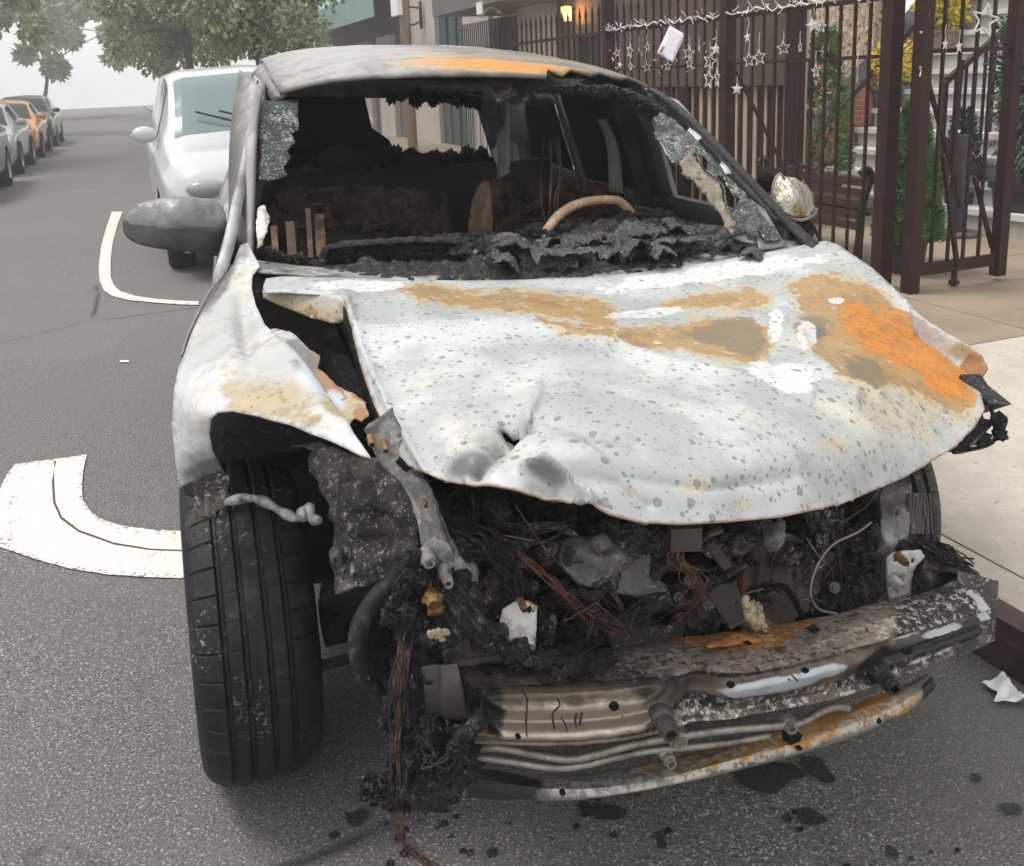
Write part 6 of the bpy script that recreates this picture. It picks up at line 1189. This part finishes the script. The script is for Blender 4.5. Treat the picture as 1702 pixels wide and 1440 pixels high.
sheet('inner_fender', [(488, 742), (525, 735), (560, 750), (600, 760), (650, 765), (690, 795), (702, 860), (692, 930), (680, 965), (640, 968), (600, 972), (582, 974), (562, 975), (550, 935), (540, 890), (533, 850), (528, 800), (520, 748), (500, 740)], fp([(520, 740, 1.68), (560, 975, 1.62), (690, 800, 1.46), (690, 960, 1.44), (600, 860, 1.56), (620, 780, 1.54), (540, 870, 1.62)]), 'burnt', car, step=6, thick=.006, jag=.8,
      disp=lambda a, b, p: .030*noise.fractal(p*9, 1, 2, 5)+.020*abs(noise.noise(p*22))-.02*math.exp(-pdist([(540, 880), (600, 905), (690, 900)], a, b)/8)-.03*math.exp(-(((a-632)/22)**2+((b-875)/30)**2)), label='soot covered inner fender panel with white flecks')
bosses('bolt', [(560, 928, 1.60, .010, .010), (592, 950, 1.57, .008, .008), (575, 945, 1.6, .006, .008)], 'ash_plate', car)
rs = px_fn([(620, 700, 1.50), (660, 790, 1.46), (700, 830, 1.43), (740, 900, 1.39), (790, 975, 1.36), (650, 700, 1.48), (760, 890, 1.38), (700, 930, 1.40), (640, 760, 1.48)])
sheet('radiator_support', [(604, 715), (618, 702), (636, 690), (648, 720), (662, 755), (688, 785), (712, 800), (728, 840), (738, 880), (758, 915), (790, 955), (800, 985), (770, 985), (735, 960), (712, 940), (700, 905), (694, 870), (682, 830), (665, 800), (640, 778), (622, 752)], rs, 'ash_plate', car, step=5, thick=-.03, disp=lambda a, b, p: .006*noise.fractal(p*20, 1, 2, 4)+.010*math.exp(-(((a-690)-(b-790)*.45)/14)**2), label='pale burnt support arm running down to the beam')
bosses('bolt', [(617, 735, 1.475, .0045, .003), (640, 745, 1.46, .004, .003), (706, 836, 1.41, .003, .003)], 'rust_bolt', car)
hb = px_fn([(690, 945, 1.36), (720, 895, 1.36), (750, 910, 1.34), (760, 950, 1.33), (720, 1000, 1.34), (700, 970, 1.35)])
sheet('headlight_bracket', [(688, 926), (705, 905), (722, 892), (740, 900), (752, 916), (756, 940), (748, 948), (730, 930), (712, 935), (700, 940), (716, 968), (718, 985), (708, 975), (696, 948)], hb, 'ash_plate', car, step=5, thick=-.012, disp=lambda a, b, p: fb(p, 30, .004))
bosses('bolt', [(712, 930, 1.335, .009, .014), (740, 953, 1.33, .008, .032)], 'ash_plate', car)
bosses('bolt', [(720, 999, 1.32, .0085, .007)], 'rust_bolt', car)
mb = MB()
for k in range(12): mb.lump(U(720+random.gauss(2, 6), 1000+random.gauss(0, 8), y=1.325), (.007, .005, .006), .6, 2, seed=k)
mb.build('rust_crust', 'rust_bolt', car, smooth=True)
cm = px_fn([(650, 960, 1.42), (700, 930, 1.38), (770, 960, 1.34), (830, 1060, 1.30), (880, 1090, 1.30), (700, 1090, 1.33), (740, 1110, 1.32), (660, 1030, 1.40), (740, 1010, 1.33), (790, 1080, 1.30)])
sheet('charred_plastic', [(655, 960), (675, 935), (700, 930), (735, 945), (765, 960), (785, 985), (795, 1015), (820, 1045), (845, 1065), (880, 1082), (900, 1092), (860, 1096), (815, 1082), (790, 1060), (770, 1065), (742, 1078), (735, 1062), (715, 1075), (700, 1060), (690, 1062), (676, 1040), (662, 1020), (655, 990)], cm, 'char', car, step=4, jag=2, thick=-.02,
      disp=lambda a, b, p: .020*noise.fractal(p*16, 1, 2, 6)+.010*abs(math.sin((a*.5-b*.35)*.35))*(1 if a > 730 else .2), label='black folded melted plastic over the beam mount')
mb = MB()
for k in range(70):
    t = random.random(); a, b = random.choice([(665, 985), (680, 1030), (700, 1050), (668, 1010), (690, 960), (730, 1055), (760, 1000)]); mb.lump(U(a+random.gauss(0, 10), b+random.gauss(0, 14), y=1.36+random.uniform(-.02, .03)), (.012, .010, .010), .9, 2, sc=3, seed=k)
mb.build('char_lumps', 'char', car, smooth=True)
mb = MB()
for k in range(14): mb.lump(U(728+random.gauss(0, 9), 1055+random.gauss(0, 5), y=1.30), (.005, .004, .004), .6, 2, seed=k+50)
mb.build('ash_crust', 'bone', car, smooth=True)
# mount plates at the left end of the beam
tm = px_fn([(700, 1108, 1.36), (758, 1100, 1.345), (735, 1190, 1.35), (704, 1186, 1.36), (780, 1190, 1.34), (770, 1140, 1.33)])
sheet('beam_mount', [(699, 1109), (728, 1104), (760, 1099), (772, 1150), (778, 1190), (740, 1190), (735, 1188), (712, 1191), (702, 1188)], tm, 'taupe_metal', car, step=6, thick=.006, holes=[[(706, 1134), (714, 1131), (719, 1136), (714, 1141), (707, 1140)]], disp=lambda a, b, p: .008*(1 if a > 730 else 0))
sheet('beam_mount', [(772, 1140), (788, 1150), (790, 1236), (780, 1240), (775, 1215), (782, 1190)], px_fn([(772, 1140, 1.31), (790, 1236, 1.30), (775, 1215, 1.32)]), 'char_dark', car, step=7, thick=-.05)
sheet('crash_box', [(733, 1078), (758, 1049), (765, 1045), (795, 1058), (830, 1068), (858, 1082), (850, 1090), (800, 1096), (746, 1106)], px_fn([(733, 1078, 1.40), (765, 1045, 1.42), (858, 1082, 1.36), (746, 1106, 1.36)]), 'burnt', car, step=6, thick=-.02)
# white brackets
wb = px_fn([(838, 1008, 1.36), (892, 1006, 1.34), (888, 1085, 1.32), (850, 1060, 1.33)])
sheet('hinge_bracket', [(835, 1014), (848, 1004), (864, 998), (880, 1000), (893, 1008), (892, 1040), (889, 1087), (872, 1082), (858, 1074), (842, 1062), (836, 1050), (830, 1032)], wb, 'white_bracket', car, step=5, thick=-.008, jag=.5, holes=[[(876, 1010), (882, 1007), (885, 1014), (880, 1020), (876, 1017)]], disp=lambda a, b, p: fb(p, 20, .004))
bosses('bolt', [(869, 1008, 1.33, .0045, .005)], 'rust_bolt', car); bosses('bolt', [(878, 1070, 1.315, .008, .006)], 'white_bracket', car)
wb2 = px_fn([(1478, 925, 1.40), (1528, 920, 1.38), (1512, 1000, 1.37), (1490, 1010, 1.37)])
sheet('hinge_bracket', [(1474, 928), (1482, 920), (1505, 916), (1532, 916), (1538, 926), (1524, 940), (1518, 950), (1516, 975), (1512, 998), (1492, 1008), (1480, 1006), (1478, 970)], wb2, 'white_bracket', car, step=5, thick=-.008, jag=.5, holes=[[(1484, 930), (1492, 927), (1493, 933), (1485, 935)], [(1514, 930), (1519, 927), (1520, 935), (1515, 938)]], disp=lambda a, b, p: fb(p, 20, .004))
bosses('bolt', [(1501, 932, 1.36, .0065, .006)], 'rust_bolt', car); bosses('bolt', [(1493, 974, 1.36, .009, .010)], 'white_bracket', car)
# ---- engine bay contents
ip = px_fn([(925, 905, 1.50), (1040, 890, 1.52), (1108, 985, 1.46), (1000, 978, 1.45), (950, 955, 1.46), (1080, 920, 1.52), (1000, 930, 1.42)])
sheet('intake_cover', [(924, 912), (930, 903), (950, 897), (985, 893), (1020, 888), (1050, 892), (1068, 905), (1078, 925), (1088, 950), (1110, 972), (1118, 996), (1098, 998), (1080, 990), (1060, 992), (1035, 986), (1000, 978), (970, 966), (945, 952), (930, 935)], ip, 'ash_plate', car, step=5, thick=-.02, holes=[[(1078, 932), (1086, 920), (1096, 925), (1092, 945), (1082, 948)]], disp=lambda a, b, p: fb(p, 14, .014, 5)-.02*math.exp(-(((a-1000)/14)**2+((b-912)/8)**2))+.01*math.exp(-(((a-960)/50)**2+((b-915)/14)**2)), label='ash grey plate lying across the engine')
mb = MB(); mb.bar(U(1112, 890, y=1.42), U(1163, 888, y=1.40), .045, .045); mb.bar(U(1112, 872, y=1.44), U(1165, 870, y=1.42), .02, .05); mb.tube([U(1165, 900, y=1.4), U(1180, 888, y=1.38), U(1200, 880, y=1.38)], .006, 5); mb.bar(U(1180, 905, y=1.4), U(1210, 945, y=1.36), .022, .004); mb.build('hood_latch', 'taupe_metal', car, auto=30)
sheet('duct_panel', [(1178, 988), (1190, 972), (1215, 968), (1223, 962), (1226, 975), (1238, 1010), (1242, 1030), (1215, 1046), (1205, 1030), (1192, 1010)], px_fn([(1178, 988, 1.40), (1226, 970, 1.42), (1242, 1030, 1.34), (1215, 1046, 1.33)]), 'taupe_metal', car, step=5, thick=.004, holes=[[(1220, 1000), (1225, 999), (1224, 1005)]])
sheet('radiator_core', [(1222, 905), (1240, 888), (1270, 885), (1300, 890), (1340, 905), (1346, 940), (1348, 975), (1338, 1015), (1310, 1045), (1280, 1050), (1245, 1045), (1232, 1000), (1225, 960)], px_fn([(1222, 905, 1.56), (1340, 905, 1.54), (1338, 1015, 1.46), (1245, 1045, 1.46), (1290, 960, 1.48)]), 'rust_panel', car, step=6, thick=-.02, jag=.8, disp=lambda a, b, p: .006*math.sin(a*.25)+fb(p, 10, .01))
sheet('guide_cone', [(1268, 868), (1306, 866), (1304, 900), (1296, 914), (1280, 919), (1270, 908)], px_fn([(1268, 868, 1.46), (1306, 866, 1.44), (1285, 919, 1.42), (1285, 890, 1.40)]), 'ash_plate', car, step=5, thick=-.03)
sheet('side_strut', [(1466, 812), (1490, 800), (1515, 805), (1512, 850), (1510, 900), (1520, 920), (1490, 915), (1470, 905), (1464, 880), (1462, 845)], px_fn([(1466, 812, 1.6), (1515, 805, 1.58), (1512, 910, 1.46), (1466, 890, 1.48)]), 'ash_plate', car, step=5, thick=-.04, holes=[[(1484, 855), (1489, 852), (1490, 860), (1485, 861)]], disp=lambda a, b, p: fb(p, 14, .012))
sheet('side_plate', [(1420, 880), (1440, 850), (1460, 830), (1466, 880), (1480, 905), (1480, 1000), (1450, 1010), (1430, 1000), (1428, 940), (1420, 900)], px_fn([(1420, 880, 1.60), (1460, 830, 1.62), (1480, 1000, 1.50), (1430, 1000, 1.52)]), 'burnt', car, step=6, jag=.6, thick=-.02, disp=lambda a, b, p: fb(p, 10, .012)+.008*math.sin(a*.4))
mb = MB()
for k in range(26):
    a = 1525+random.gauss(0, 8); mb.tube([U(a, 820, y=1.55), U(a+random.gauss(0, 3), 850, y=1.53), U(a+random.gauss(2, 4), 888, y=1.5)], .002+.002*random.random(), 5, smooth=2)
mb.build('rusty_bundle', 'rust_panel', car)
mc = px_fn([(1500, 895, 1.46), (1560, 920, 1.42), (1635, 950, 1.36), (1540, 960, 1.34), (1610, 975, 1.33)])
sheet('charred_shield', [(1498, 892), (1515, 898), (1540, 900), (1565, 915), (1590, 925), (1612, 935), (1632, 948), (1628, 960), (1600, 962), (1575, 970), (1550, 972), (1530, 955), (1534, 925), (1520, 912), (1500, 915)], mc, 'char', car, step=5, jag=1.5, thick=-.02, disp=lambda a, b, p: .016*noise.fractal(p*14, 1, 2, 6))
mb = MB()
for k in range(34):
    t = random.random(); mb.tube([U(1500+random.uniform(0, 60), 892+random.uniform(0, 18), y=1.44), U(1530+random.uniform(0, 60), 905+random.uniform(0, 20), y=1.41), U(1570+random.uniform(0, 50), 925+random.uniform(0, 25), y=1.38)], .0022, 4, smooth=3, jit=.3)
mb.build('charred_fibre', 'char', car)
# machinery in the dark: ribbed belt, pulleys, housings, pipes
mb = MB(); c = U(905, 985, y=1.62)
for k in range(11):
    z_ = 1003+k*7; mb.tube([U(888, z_, y=1.47), U(905, z_+2, y=1.45), U(922, z_, y=1.47)], .0042, 6, smooth=3)
mb.build('drive_belt', 'char', car, smooth=True, auto=35); mb = MB()
mb.lathe([(.02, -.05), (.07, -.05), (.07, -.03), (.06, -.02), (.06, 0), (.07, .01), (.07, .03), (.03, .03), (.03, .05)], U(960, 1020, y=1.6), (-.2, -1, 0), 28); mb.lathe([(.01, -.03), (.045, -.03), (.04, 0), (.045, .03), (.01, .03)], U(1040, 1040, y=1.6), (-.2, -1, 0), 24)
mb.build('pulley', 'char', car, smooth=True, auto=35)
mb = MB()
rr = random.Random(7)
for k in range(190):
    a = rr.uniform(700, 1460); t = (a-700)/760; lo = 1085-t*90; hi = (820 if a > 730 else 900)+max(0, 60-abs(a-1130)*.15)
    b = rr.uniform(hi, lo); d = 1.50+rr.random()*.38+(lo-b)*.0006; s_ = rr.uniform(.014, .045)
    mb.lump(U(a, b, y=d), (s_*rr.uniform(.6, 1.6), s_, s_*rr.uniform(.5, 1.4)), .7, 2, sc=rr.uniform(1.4, 3), seed=k)
mb.build('engine_debris', 'char', car, smooth=True)
mb = MB()
for k in range(130):
    a = rr.uniform(720, 1460); t = (a-700)/760; b = rr.uniform(840+max(0, 60-abs(a-1130)*.15), 1085-t*90); s_ = rr.uniform(.008, .026)
    mb.lump(U(a, b, y=1.44+rr.random()*.25), (s_*rr.uniform(.6, 2), s_, s_*rr.uniform(.5, 1.6)), .6, 2, sc=rr.uniform(1.4, 3), seed=k+500)
mb.build('ashy_debris', 'burnt', car, smooth=True)
mb = MB()
for k in range(46):
    a = rr.uniform(720, 1440); t = (a-700)/760; b = rr.uniform(900, 1080-t*80); d = rr.uniform(1.46, 1.8); p = U(a, b, y=d); q = p+Vector((rr.uniform(-.12, .12), rr.uniform(-.05, .05), rr.uniform(-.12, .12)))
    mb = MB(); tb = rr.random() < .5
    if tb: mb.tube([p, p.lerp(q, .5)+Vector((rr.uniform(-.03, .03), 0, rr.uniform(-.03, .03))), q], rr.uniform(.004, .014), 8, smooth=4)
    else: mb.box((-.02, -.02, -.02), (.02, .02, .02), T=lambda w_, p=p, A=Matrix.Rotation(rr.uniform(0, 3), 3, 'Y')@Matrix.Rotation(rr.uniform(0, 3), 3, 'Z'), s_=Vector((rr.uniform(.5, 2.2), rr.uniform(.4, 1), rr.uniform(.3, 1.6))): p+A@Vector((w_.x*s_.x, w_.y*s_.y, w_.z*s_.z)))
    mb.build('engine_pipe' if tb else 'engine_block_part', 'burnt', car, smooth=True, auto=30)
for k in range(30):
    mb = MB(); a = rr.uniform(760, 1440); t = (a-700)/760; b = rr.uniform(930, 1085-t*85); mb.lathe([(.001, .012), (.006, .012), (.007, .006), (.012, .006), (.012, 0)], U(a, b, y=rr.uniform(1.45, 1.55)), (rr.uniform(-.6, .3), -1, rr.uniform(-.3, .6)), 8); mb.build('fastener', 'ash_plate', car, smooth=True, auto=30)
for k in range(26):
    a = rr.uniform(760, 1420); t = (a-700)/760; b = rr.uniform(880, 1060-t*80); L_ = rr.uniform(20, 80); an = rr.uniform(0, 6.3); q = rr.uniform(1.40, 1.50)
    mb = MB(); mb.tube([U(a, b, y=q), U(a+L_*.5*math.cos(an)+rr.gauss(0, 12), b+L_*.5*math.sin(an)+rr.gauss(0, 12), y=q-.01), U(a+L_*math.cos(an), min(b+L_*math.sin(an), 1085-t*85), y=q+.02)], .0012, 5, smooth=6); mb.build('loose_wire', rr.choice(['pipe', 'wire_dark', 'copper']), car, smooth=True)
sheet('fan_shroud', [(1010, 1050), (1060, 1042), (1130, 1040), (1140, 1075), (1020, 1090)], lambda a, b: U(a, b, y=1.48), 'burnt', car, step=8, thick=-.02, disp=lambda a, b, p: fb(p, 10, .012))
def wires(name, P_, n, spread, r_, m_, parent=car, yj=.01, seed=0):
    q = random.Random(seed); mb = MB()
    for k in range(n):
        ox = [q.gauss(0, spread) for _ in P_]; oy = [q.gauss(0, spread) for _ in P_]
        mb.tube([U(a+ox[i], b+oy[i], y=y_+q.uniform(-yj, yj)) for i, (a, b, y_) in enumerate(P_)], r_*q.uniform(.6, 1.3), 5, smooth=6)
    return mb.build(name, m_, parent, smooth=True)
wires('copper_wire', [(818, 897, 1.48), (845, 905, 1.46), (880, 940, 1.44), (915, 965, 1.43), (950, 1000, 1.42), (985, 1025, 1.42), (1035, 1050, 1.42)], 12, 5.5, .0010, 'copper', seed=1)
wires('copper_wire', [(1120, 905, 1.42), (1130, 935, 1.41), (1150, 960, 1.40), (1165, 985, 1.40), (1150, 1010, 1.42), (1130, 1030, 1.44)], 14, 9, .0010, 'copper', seed=2)
wires('wire_coil', [(930, 1000, 1.44), (955, 985, 1.43), (985, 990, 1.42), (990, 1015, 1.42), (960, 1018, 1.43), (945, 1000, 1.43), (980, 1020, 1.42), (1010, 1045, 1.42)], 12, 5, .0013, 'wire_dark', seed=3)
wires('stray_wire', [(857, 840, 1.38), (900, 905, 1.37), (950, 960, 1.37), (1000, 1010, 1.37), (1050, 1050, 1.37), (1095, 1072, 1.36)], 1, 0, .0016, 'wire_dark', seed=4)
for k, P_ in enumerate(([(895, 880, 1.44), (925, 870, 1.45), (960, 862, 1.47)], [(880, 905, 1.42), (920, 895, 1.43), (955, 868, 1.46)], [(785, 818, 1.5), (790, 855, 1.48)], [(812, 838, 1.5), (835, 865, 1.47), (870, 875, 1.45)], [(1060, 1010, 1.40), (1040, 1060, 1.38)], [(1000, 1000, 1.43), (990, 1060, 1.4)], [(1130, 1040, 1.4), (1150, 1065, 1.37)], [(1180, 1005, 1.42), (1184, 1040, 1.4)], [(1470, 800, 1.55), (1440, 840, 1.5), (1400, 870, 1.5)], [(975, 1070, 1.4), (985, 1030, 1.42), (975, 1000, 1.44)])):
    wires('stray_wire', P_, 2, 2, .0014, 'wire_dark', seed=10+k)
wires('thick_cable', [(1448, 868, 1.48), (1425, 885, 1.47), (1385, 905, 1.45), (1358, 940, 1.43), (1347, 985, 1.41), (1360, 1012, 1.40), (1390, 1020, 1.40)], 1, 0, .0045, 'pipe', seed=30)
wires('wire_loom', [(1372, 850, 1.56), (1385, 900, 1.54), (1400, 950, 1.52), (1412, 1000, 1.5)], 16, 9, .0017, 'wire_dark', seed=31)
wires('wire_loom', [(745, 870, 1.46), (790, 900, 1.44), (830, 930, 1.43), (860, 980, 1.42), (880, 1040, 1.42)], 14, 12, .003, 'char', seed=32)
wires('wire_loom', [(950, 1040, 1.44), (1010, 1040, 1.43), (1070, 1020, 1.42), (1110, 1000, 1.42)], 12, 9, .003, 'char', seed=33)
wires('cable_arm', [(1268, 982, 1.42), (1300, 975, 1.42), (1315, 990, 1.42), (1335, 1028, 1.42)], 1, 0, .009, 'char_dark', seed=34)
# ---- suspension parts seen past the tyre
mb = MB(); mb.tube([U(520, 1110, y=1.75), U(600, 1090, y=1.7), U(680, 1080, y=1.68)], .011, 8); mb.tube([U(540, 990, y=1.8), U(620, 985, y=1.75), U(700, 990, y=1.7)], .03, 10); mb.lathe([(.01, -.03), (.05, -.03), (.05, .03), (.01, .03)], U(560, 1030, y=1.85), (1, 0, 0), 16)
mb.tube([U(545, 1040, y=1.85), U(600, 1060, y=1.8), U(700, 1050, y=1.8)], .02, 8); mb.lump(U(590, 1000, y=1.8), (.04, .04, .04), .3, 2); mb.build('suspension_arm', 'char_dark', car, smooth=True)
mb = MB(); mb.tube([U(a, b, y=q) for a, b, q in [(668, 935, 1.48), (655, 965, 1.47), (622, 1000, 1.46), (600, 1040, 1.45), (596, 1080, 1.44), (606, 1118, 1.43), (625, 1150, 1.42), (650, 1185, 1.41)]], lambda t: .0175-.006*max(0, t-.7)/.3, 12, smooth=6); mb.build('rubber_hose', 'rubber', car, smooth=True)
mb = MB()
for k in range(34):
    t = rr.random(); a, b = [(610, 1120), (625, 1150), (640, 1185), (655, 1205), (600, 1105)][rr.randrange(5)]; mb.lump(U(a+rr.gauss(0, 4), b+rr.gauss(0, 10), y=1.41), (.006, .005, .006), .9, 2, sc=3, seed=k)
mb.build('hose_crust', 'char', car, smooth=True)
# ---- burnt wiring hanging at the left corner
wires('copper_strand', [(666, 985, 1.37), (668, 1040, 1.36), (664, 1110, 1.35), (662, 1190, 1.34), (661, 1240, 1.34), (664, 1290, 1.34)], 8, 3, .0012, 'copper', seed=40)
wires('copper_strand', [(676, 1040, 1.37), (678, 1090, 1.36), (672, 1150, 1.35), (668, 1200, 1.35)], 7, 4, .0012, 'copper', seed=41)
wires('burnt_loom', [(670, 1000, 1.38), (672, 1060, 1.37), (670, 1130, 1.36), (666, 1200, 1.355), (672, 1260, 1.35), (662, 1330, 1.36)], 16, 6, .0034, 'char', seed=42)
wires('burnt_loom', [(684, 1105, 1.36), (692, 1130, 1.355), (690, 1175, 1.35), (680, 1230, 1.35), (676, 1290, 1.35)], 12, 7, .003, 'char', seed=43)
wires('wire_tail', [(664, 1325, 1.36), (664, 1362, 1.38), (668, 1395, 1.42), (690, 1420, 1.45), (715, 1437, 1.48), (760, 1455, 1.5)], 10, 4.5, .0010, 'copper', seed=44)
mb = MB()
for k in range(120):
    c0 = rr.choice([(640, 1305, 12, 14, .013), (618, 1312, 12, 10, .012), (668, 1330, 9, 12, .011), (655, 1190, 9, 16, .010), (690, 1290, 14, 12, .012), (672, 1060, 6, 40, .010), (672, 1140, 8, 40, .011), (690, 1150, 6, 22, .011)])
    mb.lump(U(c0[0]+rr.gauss(0, c0[2]), c0[1]+rr.gauss(0, c0[3]*.6), y=1.36+rr.uniform(-.02, .04)), (c0[4]*rr.uniform(.5, 1.1), c0[4]*.8, c0[4]*rr.uniform(.4, 1.0)), .9, 2, sc=rr.uniform(2, 4), seed=k)
mb.build('char_clump', 'char', car, smooth=True)
wires('grey_strand', [(668, 980, 1.36), (672, 1060, 1.35), (664, 1140, 1.34), (655, 1200, 1.34), (668, 1290, 1.33), (655, 1340, 1.34)], 9, 7, .0010, 'wire_dark', seed=50)
wires('grey_strand', [(640, 1290, 1.35), (618, 1310, 1.35), (632, 1325, 1.34), (655, 1318, 1.34), (640, 1300, 1.34)], 8, 8, .0010, 'wire_dark', seed=51)
wires('grey_strand', [(700, 1235, 1.32), (722, 1250, 1.30), (712, 1275, 1.31), (740, 1262, 1.30), (770, 1232, 1.28)], 6, 8, .0010, 'wire_dark', seed=52)
mb = MB(); mb.lump(U(718, 1262, y=1.37), (.062, .04, .062), .45, 4, sc=1.8, seed=4); mb.lump(U(745, 1240, y=1.35), (.045, .035, .035), .45, 4, sc=2, seed=9); mb.lump(U(700, 1300, y=1.38), (.05, .035, .025), .5, 3, sc=2, seed=12)
for k in range(30): mb.lump(U(710+rr.gauss(0, 22), 1255+rr.gauss(0, 22), y=1.33+rr.uniform(-.01, .02)), (.012, .010, .010), 1, 2, sc=3, seed=k+300)
mb.build('melted_lamp', 'char', car, smooth=True)
mb = MB(); mb.tube([U(752, 1248, y=1.31), U(770, 1225, y=1.28), U(788, 1205, y=1.265), U(800, 1192, y=1.26)], lambda t: .011+.004*math.sin(t*20)**2, 9, smooth=6, jit=.25)
for k in range(20): t = rr.random(); mb.lump(U(755+t*44, 1245-t*52, y=1.28+rr.uniform(-.01, .01)), (.009, .008, .008), 1, 2, sc=3, seed=k+400)
mb.build('burnt_stub', 'char', car, smooth=True)
mb = MB(); mb.bar(U(742, 1195, y=1.35), U(748, 1235, y=1.35), .003); mb.bar(U(755, 1212, y=1.34), U(772, 1214, y=1.34), .014, .01); mb.lump(U(727, 1220, y=1.34), (.010, .008, .010), .3, 2); mb.build('lamp_clip', 'white_bracket', car)
# ================================================================== HAZE over the street
mb = MB(); mb.box((-62, -22, -1.2), (62, 132, 13)); hz = mb.build('haze', 'asphalt'); hz['kind'] = 'stuff'
hm = bpy.data.materials.new('haze'); hm.use_nodes = True; t_ = hm.node_tree; t_.nodes.clear(); ou = t_.nodes.new('ShaderNodeOutputMaterial'); pv = t_.nodes.new('ShaderNodeVolumePrincipled')
pv.inputs['Density'].default_value = .005; pv.inputs['Color'].default_value = (.99, .99, .99, 1); t_.links.new(pv.outputs[0], ou.inputs['Volume']); hz.data.materials.clear(); hz.data.materials.append(hm)
